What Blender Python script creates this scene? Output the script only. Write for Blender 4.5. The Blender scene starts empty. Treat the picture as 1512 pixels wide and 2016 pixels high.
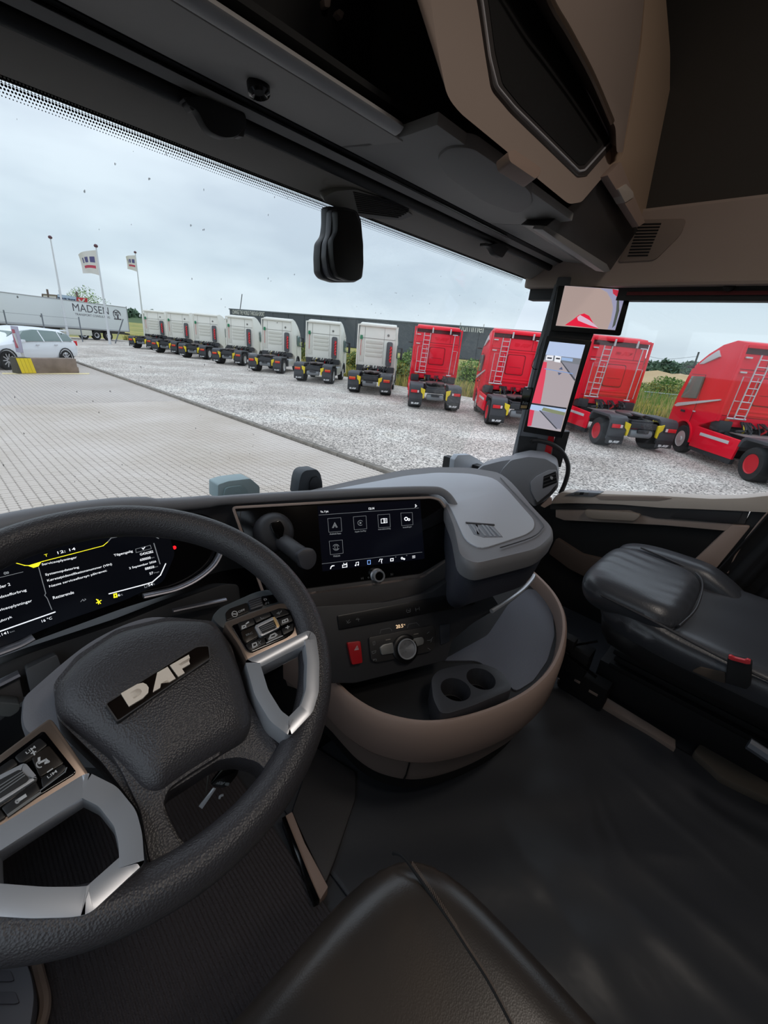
import bpy, bmesh, math, random
import numpy as np
from mathutils import Vector, Matrix
random.seed(7); rng = np.random.default_rng(7)
SC = bpy.context.scene
COL = SC.collection
R_ = math.radians

# ---------------------------------------------------------------- camera, sky, exposure
# world: x = to the passenger side, y = forward out of the windscreen, z = up; z 0 is the yard, 1.62 the cab floor
CAM = np.array([0., 0., 2.78]); FPX = 815.0
def _basis():
    p, r = R_(22.0), R_(5.6)
    fwd = np.array([0, math.cos(p), -math.sin(p)]); right = np.array([1., 0, 0]); up = np.cross(right, fwd)
    r2 = right*math.cos(r) + up*math.sin(r); u2 = np.cross(r2, fwd)
    a = R_(-47.82824)
    c, s = math.cos(a), math.sin(a)
    Z = np.array([[c, -s, 0], [s, c, 0], [0, 0, 1]])
    return Z @ r2, Z @ u2, Z @ fwd
CX, CY, CF = _basis()
cam = bpy.data.cameras.new('camera'); cam_o = bpy.data.objects.new('camera', cam); COL.objects.link(cam_o)
m = Matrix.Identity(4)
for i in range(3):
    m[i][0] = CX[i]; m[i][1] = CY[i]; m[i][2] = -CF[i]; m[i][3] = CAM[i]
cam_o.matrix_world = m
cam.sensor_fit = 'HORIZONTAL'; cam.sensor_width = 36; cam.lens = FPX/1512*36
cam.clip_start = 0.02; cam.clip_end = 3000
SC.camera = cam_o
SC.view_settings.view_transform = 'Standard'; SC.view_settings.look = 'None'
SC.view_settings.gamma = 1; SC.view_settings.use_curve_mapping = False
SC.view_settings.exposure = 0.55
SKY_STRENGTH = 1.0

def lin(c):
    out = []
    for v in c[:3]:
        v = v/255.0
        out.append(v/12.92 if v <= 0.04045 else ((v+0.055)/1.055)**2.4)
    return (*out, 1.0)

W = bpy.data.worlds.new('overcast_sky'); SC.world = W; W.use_nodes = True
nt = W.node_tree; nt.nodes.clear()
def N(t, **kw):
    n = nt.nodes.new(t)
    for k, v in kw.items(): setattr(n, k, v)
    return n
tc = N('ShaderNodeTexCoord'); sep = N('ShaderNodeSeparateXYZ'); nt.links.new(tc.outputs['Generated'], sep.inputs[0])
ramp = N('ShaderNodeValToRGB'); cr = ramp.color_ramp
cr.elements[0].position = 0.0; cr.elements[0].color = lin((206, 215, 222))
cr.elements[1].position = 1.0; cr.elements[1].color = (1.05, 1.16, 1.32, 1)
e = cr.elements.new(0.12); e.color = lin((190, 203, 214))
e = cr.elements.new(0.32); e.color = lin((204, 213, 225))
e = cr.elements.new(0.5); e.color = (.70, .76, .86, 1)
nt.links.new(sep.outputs['Z'], ramp.inputs[0])
mp = N('ShaderNodeMapping'); mp.inputs['Scale'].default_value = (1.3, 1.3, 4.5)
nt.links.new(tc.outputs['Generated'], mp.inputs[0])
nz = N('ShaderNodeTexNoise'); nz.inputs['Scale'].default_value = 1.7; nz.inputs['Detail'].default_value = 5; nz.inputs['Roughness'].default_value = .5
nt.links.new(mp.outputs[0], nz.inputs[0])
r2 = N('ShaderNodeValToRGB'); r2.color_ramp.elements[0].position = .36; r2.color_ramp.elements[0].color = (.80, .82, .85, 1)
r2.color_ramp.elements[1].position = .62; r2.color_ramp.elements[1].color = (1.06, 1.06, 1.05, 1)
nt.links.new(nz.outputs['Fac'], r2.inputs[0])
mx = N('ShaderNodeMix', data_type='RGBA', blend_type='MULTIPLY'); mx.inputs[0].default_value = 1.0
nt.links.new(ramp.outputs[0], mx.inputs[6]); nt.links.new(r2.outputs[0], mx.inputs[7])
bg = N('ShaderNodeBackground'); bg.inputs['Strength'].default_value = SKY_STRENGTH
nt.links.new(mx.outputs[2], bg.inputs[0])
wo = N('ShaderNodeOutputWorld'); nt.links.new(bg.outputs[0], wo.inputs[0])

def add_fill_light(name, loc, size, watts, col):
    l = bpy.data.lights.new(name, 'AREA'); l.shape = 'RECTANGLE'; l.size, l.size_y = size; l.energy = watts; l.color = col
    o = bpy.data.objects.new(name, l); COL.objects.link(o); o.location = loc
    return o
add_fill_light('added_fill_light', (.86, -.55, 4.33), (.50, .22), 4.5, (1, .90, .80))  # unseen warm area light under the ceiling, added to lift the dark cab
add_fill_light('added_fill_light', (.20, -.90, 4.33), (.35,  .18), 2.5, (1, .90, .80))  # second added fill behind the camera, no fitting modelled

# ---------------------------------------------------------------- pixel -> point on a real plane
def ray(px, py):
    return (px-756)*CX + (1008-py)*CY + FPX*CF
def U(px, py, ax, v):
    d = ray(px, py); i = 'xyz'.index(ax); t = (v-CAM[i])/d[i]
    return CAM + t*d
class PF:
    """plane frame: origin o, unit axes h (right), v (up), n = towards the viewer"""
    def __init__(s, o, h, v):
        s.o = np.array(o, float); s.h = np.array(h, float)/np.linalg.norm(h)
        v = np.array(v, float); v = v - (v @ s.h)*s.h; s.v = v/np.linalg.norm(v)
        s.n = np.cross(s.h, s.v)
    def p(s, px, py, d=0.0):
        o = s.o + s.n*d; r = ray(px, py); t = ((o-CAM) @ s.n)/(r @ s.n)
        return CAM + t*r
    def uv(s, px, py, d=0.0):
        q = s.p(px, py, d) - s.o
        return (q @ s.h, q @ s.v)
    def w(s, u, v, d=0.0):
        return s.o + u*s.h + v*s.v + d*s.n

# ---------------------------------------------------------------- materials
MATS = {}
def mat(name, rgb, rough=.5, metal=0., bump=None, var=None, emit=None, spec=.5, coat=0., coords='Object', ribs=None):
    """rgb sRGB 0-255; bump=(kind, scale, strength, distance); var=(rgb2, scale, detail); ribs=(axis vector scale, strength)"""
    if name in MATS: return MATS[name]
    M = bpy.data.materials.new(name); M.use_nodes = True; t = M.node_tree
    b = t.nodes['Principled BSDF']; L = t.links.new
    b.inputs['Base Color'].default_value = lin(rgb); b.inputs['Roughness'].default_value = rough
    b.inputs['Metallic'].default_value = metal; b.inputs['Specular IOR Level'].default_value = spec
    if coat: b.inputs['Coat Weight'].default_value = coat; b.inputs['Coat Roughness'].default_value = .08
    tcn = t.nodes.new('ShaderNodeTexCoord')
    if var:
        nz = t.nodes.new('ShaderNodeTexNoise'); nz.inputs['Scale'].default_value = var[1]; nz.inputs['Detail'].default_value = var[2]
        L(tcn.outputs[coords], nz.inputs[0])
        rp = t.nodes.new('ShaderNodeValToRGB'); rp.color_ramp.elements[0].position = .35; rp.color_ramp.elements[1].position = .65
        rp.color_ramp.elements[0].color = lin(rgb); rp.color_ramp.elements[1].color = lin(var[0])
        L(nz.outputs['Fac'], rp.inputs[0]); L(rp.outputs[0], b.inputs['Base Color'])
    last = None
    if bump:
        kind, sc, st, dist = bump
        if kind == 'noise':
            x = t.nodes.new('ShaderNodeTexNoise'); x.inputs['Scale'].default_value = sc; x.inputs['Detail'].default_value = 3; out = x.outputs['Fac']
        else:
            x = t.nodes.new('ShaderNodeTexVoronoi'); x.inputs['Scale'].default_value = sc; out = x.outputs['Distance']
        L(tcn.outputs[coords], x.inputs[0])
        bn = t.nodes.new('ShaderNodeBump'); bn.inputs['Strength'].default_value = st; bn.inputs['Distance'].default_value = dist
        L(out, bn.inputs['Height']); L(bn.outputs[0], b.inputs['Normal']); last = bn
    if ribs:
        (ax, sc), st, dist = ribs
        x = t.nodes.new('ShaderNodeTexWave'); x.bands_direction = ax; x.inputs['Scale'].default_value = sc
        x.inputs['Distortion'].default_value = 0
        L(tcn.outputs[coords], x.inputs[0])
        bn = t.nodes.new('ShaderNodeBump'); bn.inputs['Strength'].default_value = st; bn.inputs['Distance'].default_value = dist
        L(x.outputs['Fac'], bn.inputs['Height'])
        if last: L(last.outputs[0], bn.inputs['Normal'])
        L(bn.outputs[0], b.inputs['Normal'])
    if emit:
        b.inputs['Emission Color'].default_value = lin(rgb); b.inputs['Emission Strength'].default_value = emit
    MATS[name] = M
    return M
M_dash = mat('dash_grey_plastic', (140, 141, 146), .5, bump=('noise', 900, .25, .0006))
M_dashmat = mat('dash_ribbed_inlay', (200, 204, 212), .5, ribs=(('X', 110), .5, .001))
M_soft = mat('black_soft_plastic', (66, 64, 65), .52, bump=('voronoi', 900, .3, .0006))
M_leather = mat('wheel_leather', (64, 62, 65), .4, bump=('voronoi', 520, .5, .0009), spec=.6)
M_seat = mat('black_seat_leather', (54, 50, 48), .3, bump=('voronoi', 520, .12, .0005), var=((70, 60, 52), 5, 3), spec=.65)
M_black = mat('matt_black', (34, 34, 36), .6)
M_deep = mat('deep_black', (17, 17, 19), .75)
M_gloss = mat('gloss_black', (7, 7, 9), .12, spec=.5)
M_glossb = mat('gloss_brown_black', (26, 20, 17), .16, spec=.6)
M_taupe = mat('taupe_plastic', (176, 152, 140), .55, bump=('noise', 1200, .15, .0004))
M_taupe2 = mat('dark_taupe_plastic', (172, 154, 144), .6, bump=('noise', 1200, .15, .0004))
M_chrome = mat('satin_chrome', (205, 207, 212), .3, .55)
M_bronze = mat('satin_bronze_trim', (150, 132, 118), .35, .8)
M_white = mat('printed_white', (205, 205, 205), .5)
M_greyprint = mat('printed_grey', (120, 122, 124), .5)
M_sw = mat('screen_white', (225, 228, 232), .5, emit=.75)
M_sg = mat('screen_grey', (120, 124, 128), .5, emit=.5)
M_sy = mat('screen_yellow', (235, 225, 40), .5, emit=.8)
M_sr = mat('screen_red', (230, 30, 40), .5, emit=.8)
M_samb = mat('screen_amber', (235, 200, 160), .5, emit=.7)
M_screen = mat('screen_dark', (9, 11, 17), .14, emit=.35)
M_header = mat('header_grey_fabric', (158, 155, 152), .8, bump=('noise', 1500, .3, .0005))
M_roof = mat('roof_dark_cloth', (70, 66, 62), .95, bump=('noise', 700, .4, .001))
M_blind = mat('blind_grey_cloth', (176, 170, 163), .85, bump=('noise', 1800, .2, .0004))
M_floor = mat('black_vinyl_floor', (66, 68, 73), .40, bump=('noise', 9, .25, .012), spec=.55)
M_carpet = mat('ribbed_carpet', (78, 73, 76), .9, bump=('noise', 400, .8, .003), ribs=(('X', 38), .8, .003))
M_rubber = mat('rubber_black', (22, 22, 24), .7, bump=('noise', 300, .3, .001))
M_tray = mat('tray_rubber', (104, 108, 120), .42, ribs=(('X', 95), .5, .001))
M_redbtn = mat('hazard_red', (190, 28, 36), .35)
M_silverbtn = mat('silver_button', (150, 150, 148), .35, .5)
M_curtain = mat('black_curtain', (24, 24, 27), .9)
M_redpaint = mat('red_body_paint', (205, 22, 34), .3, coat=.5)
M_buckle = mat('red_buckle', (235, 70, 78), .35)

def glass_mat(name, tint, specks=False, gloss=.06):
    M = bpy.data.materials.new(name); M.use_nodes = True; t = M.node_tree; t.nodes.clear(); L = t.links.new
    tr = t.nodes.new('ShaderNodeBsdfTransparent'); tr.inputs[0].default_value = (*tint, 1)
    gl = t.nodes.new('ShaderNodeBsdfGlossy'); gl.inputs['Roughness'].default_value = .02
    mixn = t.nodes.new('ShaderNodeMixShader'); mixn.inputs[0].default_value = gloss
    L(tr.outputs[0], mixn.inputs[1]); L(gl.outputs[0], mixn.inputs[2]); res = mixn.outputs[0]
    if specks:   # dead insects and drops stuck on the glass
        tcn = t.nodes.new('ShaderNodeTexCoord'); mpn = t.nodes.new('ShaderNodeMapping')
        mpn.inputs['Scale'].default_value = (1, .2, .5); mpn.inputs['Rotation'].default_value = (0, .5, 0)
        L(tcn.outputs['Object'], mpn.inputs[0])
        vo = t.nodes.new('ShaderNodeTexVoronoi'); vo.inputs['Scale'].default_value = 52; vo.inputs['Randomness'].default_value = 1
        L(mpn.outputs[0], vo.inputs[0])
        nz = t.nodes.new('ShaderNodeTexNoise'); nz.inputs['Scale'].default_value = 420; L(mpn.outputs[0], nz.inputs[0])
        s1 = t.nodes.new('ShaderNodeSeparateColor'); L(vo.outputs['Color'], s1.inputs[0])
        c1 = t.nodes.new('ShaderNodeMath'); c1.operation = 'GREATER_THAN'; c1.inputs[1].default_value = .5; L(s1.outputs[0], c1.inputs[0])
        a1 = t.nodes.new('ShaderNodeMath'); a1.operation = 'MULTIPLY_ADD'; a1.inputs[1].default_value = .11; L(nz.outputs['Fac'], a1.inputs[0]); L(vo.outputs['Distance'], a1.inputs[2])
        c2 = t.nodes.new('ShaderNodeMath'); c2.operation = 'LESS_THAN'; c2.inputs[1].default_value = .112; L(a1.outputs[0], c2.inputs[0])
        mu = t.nodes.new('ShaderNodeMath'); mu.operation = 'MULTIPLY'; L(c1.outputs[0], mu.inputs[0]); L(c2.outputs[0], mu.inputs[1])
        m5 = t.nodes.new('ShaderNodeMath'); m5.operation = 'MULTIPLY'; m5.inputs[1].default_value = .7; L(mu.outputs[0], m5.inputs[0])
        df = t.nodes.new('ShaderNodeBsdfDiffuse'); df.inputs[0].default_value = lin((150, 150, 148))
        m6 = t.nodes.new('ShaderNodeMixShader'); L(m5.outputs[0], m6.inputs[0]); L(res, m6.inputs[1]); L(df.outputs[0], m6.inputs[2]); res = m6.outputs[0]
    o = t.nodes.new('ShaderNodeOutputMaterial'); L(res, o.inputs[0])
    MATS[name] = M
    return M
M_glass = glass_mat('windscreen_glass', (.97, .985, .98), True, .03)
M_sglass = glass_mat('side_glass', (.93, .95, .95), False, .04)

# ---------------------------------------------------------------- mesh helpers
def bm_():
    return bmesh.new()
def box(bm, c, s, M=None):
    r = bmesh.ops.create_cube(bm, size=1.0)
    T = Matrix.Translation(Vector(c)) @ (M if M else Matrix.Identity(4)) @ Matrix.Diagonal((s[0], s[1], s[2], 1))
    bmesh.ops.transform(bm, matrix=T, verts=r['verts'])
    return r['verts']
def poly_prism(bm, front, back):
    """front/back: equal length lists of points; side walls and both faces"""
    f = [bm.verts.new(tuple(p)) for p in front]; b = [bm.verts.new(tuple(p)) for p in back]
    n = len(f)
    bm.faces.new(f); bm.faces.new(list(reversed(b)))
    for i in range(n):
        j = (i+1) % n
        bm.faces.new((f[i], b[i], b[j], f[j]))
def loft(bm, rings, closed=True, cap0=True, cap1=True):
    V = [[bm.verts.new(tuple(p)) for p in r] for r in rings]
    n = len(V[0])
    for a, b in zip(V[:-1], V[1:]):
        for i in range(n if closed else n-1):
            j = (i+1) % n
            try: bm.faces.new((a[i], a[j], b[j], b[i]))
            except ValueError: pass
    if closed and cap0: bm.faces.new(list(reversed(V[0])))
    if closed and cap1: bm.faces.new(V[-1])
    return V
def catmull(pts, k=6, closed=False):
    P = [np.array(p, float) for p in pts]; n = len(P); out = []
    for i in range(n if closed else n-1):
        if closed: a, b, c, d = P[(i-1) % n], P[i], P[(i+1) % n], P[(i+2) % n]
        else: a, b, c, d = P[max(i-1, 0)], P[i], P[i+1], P[min(i+2, n-1)]
        for j in range(k):
            t = j/k
            out.append(.5*((2*b)+(-a+c)*t+(2*a-5*b+4*c-d)*t*t+(-a+3*b-3*c+d)*t**3))
    if not closed: out.append(P[-1])
    return out
def tube(bm, pts, r, n=10, closed=False, flat=None, cap=True):
    P = [np.array(p, float) for p in pts]; m_ = len(P)
    rr = r if hasattr(r, '__len__') else [r]*m_
    rings = []; prev = None
    for i in range(m_):
        if closed: t = P[(i+1) % m_]-P[i-1]
        else: t = P[min(i+1, m_-1)]-P[max(i-1, 0)]
        t = t/(np.linalg.norm(t)+1e-12)
        if prev is None:
            a = np.array([0, 0, 1.]) if abs(t[2]) < .9 else np.array([1., 0, 0])
            u = np.cross(t, a)
        else: u = prev - (prev @ t)*t
        u = u/np.linalg.norm(u); prev = u; w = np.cross(t, u)
        fl = flat if flat else 1.0
        rings.append([P[i]+rr[i]*(math.cos(2*math.pi*k/n)*u+fl*math.sin(2*math.pi*k/n)*w) for k in range(n)])
    if closed:
        rings.append(rings[0]); loft(bm, rings, True, False, False); bmesh.ops.remove_doubles(bm, verts=bm.verts, dist=1e-6)
    else: loft(bm, rings, True, cap, cap)
def lathe(bm, o, axis, prof, n=24):
    """prof: list of (radius, distance along axis)"""
    ax = np.array(axis, float); ax /= np.linalg.norm(ax)
    a = np.array([0, 0, 1.]) if abs(ax[2]) < .9 else np.array([1., 0, 0])
    u = np.cross(ax, a); u /= np.linalg.norm(u); w = np.cross(ax, u); o = np.array(o, float)
    rings = [[o+ax*d+max(r, 1e-5)*(math.cos(2*math.pi*k/n)*u+math.sin(2*math.pi*k/n)*w) for k in range(n)] for r, d in prof]
    loft(bm, rings)
def roundpoly(pts, r, seg=4):
    out = []; n = len(pts); P = [np.array(p, float) for p in pts]
    for i in range(n):
        a, b, c = P[i-1], P[i], P[(i+1) % n]
        rr = r[i] if hasattr(r, '__len__') else r
        la, lc = np.linalg.norm(a-b), np.linalg.norm(c-b)
        d = min(rr, la*.48, lc*.48)
        if d < 1e-6: out.append(b); continue
        p0 = b+(a-b)/la*d; p1 = b+(c-b)/lc*d
        for k in range(seg+1):
            t = k/seg; out.append((1-t)**2*p0+2*t*(1-t)*b+t*t*p1)
    return out
def finish(bm, name, material, parent=None, bev=0, smooth=38, kind=None, seg=2, sub=0):
    if bev:
        bmesh.ops.remove_doubles(bm, verts=bm.verts, dist=1e-6)
        es = [e for e in bm.edges if len(e.link_faces) == 2 and e.calc_face_angle(0) > R_(30)]
        try: bmesh.ops.bevel(bm, geom=es, offset=bev, segments=seg, affect='EDGES', profile=.6, clamp_overlap=True)
        except Exception: pass
    bmesh.ops.recalc_face_normals(bm, faces=bm.faces)
    if smooth:
        for f in bm.faces: f.smooth = True
        lim = R_(smooth)
        for e in bm.edges:
            if len(e.link_faces) == 2 and e.calc_face_angle(0) > lim: e.smooth = False
    me = bpy.data.meshes.new(name); bm.to_mesh(me); bm.free()
    mats = material if isinstance(material, (list, tuple)) else [material]
    for q in mats: me.materials.append(q)
    o = bpy.data.objects.new(name, me); COL.objects.link(o)
    if sub:
        s = o.modifiers.new('sub', 'SUBSURF'); s.levels = s.render_levels = sub
    if parent is not None: setpar(o, parent)
    if kind: o['kind'] = kind
    return o
def rootmat(p):
    M = p.matrix_basis.copy()
    if p.parent: M = rootmat(p.parent) @ p.matrix_parent_inverse @ M
    return M
def setpar(o, p):
    o.parent = p; o.matrix_parent_inverse = rootmat(p).inverted()
def tag(o, label=None, cat=None, group=None, kind=None):
    if label: o['label'] = label
    if cat: o['category'] = cat
    if group: o['group'] = group
    if kind: o['kind'] = kind
    return o
def thing(name, loc, label, cat, group=None, kind=None):
    o = bpy.data.objects.new(name, None); o.empty_display_size = .1
    COL.objects.link(o); o.location = tuple(float(q) for q in loc)
    return tag(o, label, cat, group, kind)
def copy_tree(o, parent=None):
    c = o.copy(); COL.objects.link(c); c.parent = parent
    if parent is not None: c.matrix_parent_inverse = o.matrix_parent_inverse.copy()
    for ch in list(o.children): copy_tree(ch, c)
    return c
def plate(pf, px, d0, d1, name, material, parent=None, r=0, bev=.002, label=None, kind=None, seg=4, sm=38, back=None):
    """solid plate: outline given by where its corners are seen on plane pf at height d1; d0 = back"""
    uv = [pf.uv(x, y, d1) for x, y in px]
    if r: uv = roundpoly(uv, r, seg)
    bm = bm_(); poly_prism(bm, [pf.w(u, v, d1) for u, v in uv], [pf.w(u, v, d0) if back is None else pf.w(u, v, d1)+np.array(back) for u, v in uv])
    o = finish(bm, name, material, parent, bev, sm)
    if label: o['label'] = label
    if kind: o['kind'] = kind
    return o
def ring_plate(pf, px, d0, d1, width, name, material, parent=None, r=0, bev=.001, seg=4):
    """frame strip following an outline, inset by width (metres)"""
    uv = [pf.uv(x, y, d1) for x, y in px]
    if r: uv = roundpoly(uv, r, seg)
    uv = [np.array(q) for q in uv]; n = len(uv); area = sum(uv[i][0]*uv[(i+1) % n][1]-uv[(i+1) % n][0]*uv[i][1] for i in range(n))
    sg = 1 if area > 0 else -1; inn = []
    for i in range(n):
        a = uv[i]-uv[i-1]; b = uv[(i+1) % n]-uv[i]
        a = a/(np.linalg.norm(a)+1e-9); b = b/(np.linalg.norm(b)+1e-9)
        na = np.array([-a[1], a[0]])*sg; nb = np.array([-b[1], b[0]])*sg
        q = na+nb; q = q/(np.linalg.norm(q)+1e-9); k = width/max(.4, q @ na); inn.append(uv[i]+q*k)
    bm = bm_()
    A = [[pf.w(*q, d) for q in ring] for ring, d in ((uv, d0), (uv, d1), (inn, d1), (inn, d0))]
    A.append(A[0]); loft(bm, A, True, False, False); bmesh.ops.remove_doubles(bm, verts=bm.verts, dist=1e-6)
    return finish(bm, name, material, parent, bev)
def cut(o, cutter_bm):
    me = bpy.data.meshes.new('c'); bmesh.ops.recalc_face_normals(cutter_bm, faces=cutter_bm.faces); cutter_bm.to_mesh(me); cutter_bm.free()
    c = bpy.data.objects.new('c', me); COL.objects.link(c); c.matrix_basis = Matrix.Identity(4)
    md = o.modifiers.new('b', 'BOOLEAN'); md.operation = 'DIFFERENCE'; md.object = c; md.solver = 'EXACT'
    bpy.context.view_layer.update()
    n = bpy.data.meshes.new_from_object(o.evaluated_get(bpy.context.evaluated_depsgraph_get()))
    o.modifiers.remove(md); n.name = o.data.name; o.data = n
    bpy.data.objects.remove(c)
def text_mesh(s, depth=.02, bold=0.0):
    c = bpy.data.curves.new('t', 'FONT'); c.body = s; c.extrude = depth; c.offset = bold; c.resolution_u = 3
    o = bpy.data.objects.new('t', c); COL.objects.link(o)
    me = bpy.data.meshes.new_from_object(o.evaluated_get(bpy.context.evaluated_depsgraph_get()))
    bpy.data.objects.remove(o); bpy.data.curves.remove(c)
    return me
def text_on(pf, s, p0, p1, hpx, material, parent, d=.0005, name='lettering', bold=.01, thick=.0004):
    """s fitted on plane pf: baseline from pixel p0 to pixel p1, height given by where the top is seen (hpx above p0)"""
    a = np.array(pf.uv(*p0, d)); b = np.array(pf.uv(*p1, d)); t = np.array(pf.uv(p0[0], p0[1]-hpx, d))
    return text_uv(pf, s, a, b, abs((t-a)[1]) if abs((t-a)[1]) > abs((t-a)[0]) else np.linalg.norm(t-a), material, parent, d, name, bold, thick)
def text_uv(pf, s, a, b, h, material, parent, d=.0005, name='lettering', bold=.01, thick=.0004):
    me = text_mesh(s, .5, bold); me.name = name
    n = len(me.vertices); co = np.empty(n*3); me.vertices.foreach_get('co', co); co = co.reshape(-1, 3)
    a = np.array(a, float); b = np.array(b, float)
    mn, mxx = co.min(0), co.max(0); L = np.linalg.norm(b-a); e = (b-a)/L; f = np.array([-e[1], e[0]])
    X = (co[:, 0]-mn[0])/(mxx[0]-mn[0])*L; Y = (co[:, 1]-mn[1])/max(1e-6, mxx[1]-mn[1])*h; Zz = (co[:, 2]+.5)*thick
    out = pf.o + np.outer(a[0]+X*e[0]+Y*f[0], pf.h) + np.outer(a[1]+X*e[1]+Y*f[1], pf.v) + np.outer(d+Zz, pf.n)
    me.vertices.foreach_set('co', out.ravel()); me.materials.append(material)
    o = bpy.data.objects.new(name, me); COL.objects.link(o)
    if parent is not None: setpar(o, parent)
    return o
def strokes(pf, lines, w, material, parent, d=.0008, name='symbol', uv=False, thick=.0004):
    """flat printed line drawing: lines of pixel points (or uv), each w metres wide"""
    bm = bm_()
    for ln in lines:
        P = [np.array(q if uv else pf.uv(*q, d)) for q in ln]
        for a, b in zip(P[:-1], P[1:]):
            t = b-a; L = np.linalg.norm(t)
            if L < 1e-7: continue
            t /= L; nn = np.array([-t[1], t[0]])*w/2; e = t*w/2
            q = [a-e+nn, b+e+nn, b+e-nn, a-e-nn]
            poly_prism(bm, [pf.w(*z, d+thick) for z in q], [pf.w(*z, d) for z in q])
    return finish(bm, name, material, parent, 0, 0)
def circ(cx, cy, r, n=14, a0=0, a1=360, ry=None):
    ry = ry or r
    return [(cx+r*math.cos(R_(a0+(a1-a0)*i/n)), cy+ry*math.sin(R_(a0+(a1-a0)*i/n))) for i in range(n+1)]
# ================================================================ THE CAB SHELL (setting)
XR, XL, YB, ZF, ZC = 2.0, -0.28, -1.25, 1.62, 4.35
def slab(name, lo, hi, material, kind='structure', bev=0, parent=None):
    bm = bm_(); box(bm, [(a+b)/2 for a, b in zip(lo, hi)], [b-a for a, b in zip(lo, hi)])
    return finish(bm, name, material, parent, bev, 0, kind if parent is None else None)
fl = slab('floor', (XL-.05, YB, ZF-.05), (XR+.05, 1.3, ZF), M_floor)
slab('ceiling', (XL-.05, YB, ZC), (XR+.05, 1.1, ZC+.04), M_roof)
slab('wall_rear', (XL-.05, YB-.04, ZF-.05), (XR+.05, YB, ZC), M_roof)
# left wall with the driver's window opening
wl = slab('wall_left', (XL-.05, YB, ZF), (XL, 1.35, 2.25), M_roof)
for i, (a, b) in enumerate((((XL-.05, YB, 3.1), (XL, 1.1, ZC)), ((XL-.05, YB, 2.25), (XL, -.35, 3.1)), ((XL-.05, .78, 2.25), (XL, 1.02, 3.1)))):
    slab('panel', a, b, M_roof, parent=wl)
slab('window_3', (XL-.03, -.35, 2.25), (XL-.026, .78, 3.1), M_sglass)
# front wall under the windscreen and above it
wf = slab('wall_front', (XL-.05, 1.34, ZF), (XR+.05, 1.38, 2.1), M_black)
slab('panel', (XL-.05, 1.05, 3.12), (XR+.05, 1.09, ZC+.04), M_roof, parent=wf)

# windscreen: raked pane
wt, wb = (1.045, 3.135), (1.33, 2.06)
bm = bm_()
front = [(XL-.04, wb[0], wb[1]), (2.04, wb[0], wb[1]), (2.04, wt[0], wt[1]), (XL-.04, wt[0], wt[1])]
poly_prism(bm, front, [(x, y+.006, z) for x, y, z in front])
ws = finish(bm, 'window_1', M_glass, None, 0, 0, 'structure')
# dotted black print along the top of the glass
def frit():
    M = bpy.data.materials.new('dotted_glass_print'); M.use_nodes = True; t = M.node_tree; t.nodes.clear(); L = t.links.new
    tcn = t.nodes.new('ShaderNodeTexCoord'); s = t.nodes.new('ShaderNodeSeparateXYZ'); L(tcn.outputs['Object'], s.inputs[0])
    def mth(op, a, b=None, c=None):
        n = t.nodes.new('ShaderNodeMath'); n.operation = op
        for i, v in enumerate((a, b, c)):
            if v is None: continue
            if hasattr(v, 'node'): L(v, n.inputs[i])
            else: n.inputs[i].default_value = v
        return n.outputs[0]
    P = .0046
    zz = mth('DIVIDE', mth('SUBTRACT', 3.118, s.outputs['Z']), P)
    row = mth('FLOOR', zz); xo = mth('MULTIPLY', mth('MODULO', row, 2.0), .5)
    fx = mth('SUBTRACT', mth('FRACT', mth('ADD', mth('DIVIDE', mth('ADD', s.outputs['X'], 2.0), P), xo)), .5)
    fz = mth('SUBTRACT', mth('FRACT', zz), .5)
    d = mth('SQRT', mth('ADD', mth('MULTIPLY', fx, fx), mth('MULTIPLY', fz, fz)))
    # upper rows: clear holes growing in black; lower rows: black dots shrinking on clear glass
    hole = mth('LESS_THAN', d, mth('MULTIPLY_ADD', row, .13, .16))
    dot = mth('LESS_THAN', d, mth('MULTIPLY_ADD', row, -.075, .64))
    low = mth('GREATER_THAN', row, 2.5)
    clear = mth('ADD', mth('MULTIPLY', mth('SUBTRACT', 1.0, low), hole), mth('MULTIPLY', low, mth('SUBTRACT', 1.0, dot)))
    tr = t.nodes.new('ShaderNodeBsdfTransparent'); df = t.nodes.new('ShaderNodeBsdfDiffuse'); df.inputs[0].default_value = (.012, .012, .014, 1)
    mxx = t.nodes.new('ShaderNodeMixShader'); L(clear, mxx.inputs[0]); L(df.outputs[0], mxx.inputs[1]); L(tr.outputs[0], mxx.inputs[2])
    o = t.nodes.new('ShaderNodeOutputMaterial'); L(mxx.outputs[0], o.inputs[0]); return M
bm = bm_()
def wsy(z): return wt[0]+(wt[1]-z)/(wt[1]-wb[1])*(wb[0]-wt[0])
zt, zb = 3.118, 3.118-.0046*7
q = [(XL, wsy(zb)-.004, zb), (1.93, wsy(zb)-.004, zb), (1.93, wsy(zt)-.004, zt), (XL, wsy(zt)-.004, zt)]
bm.faces.new([bm.verts.new(v) for v in q])
finish(bm, 'dotted_print', frit(), ws, 0, 0)

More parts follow.
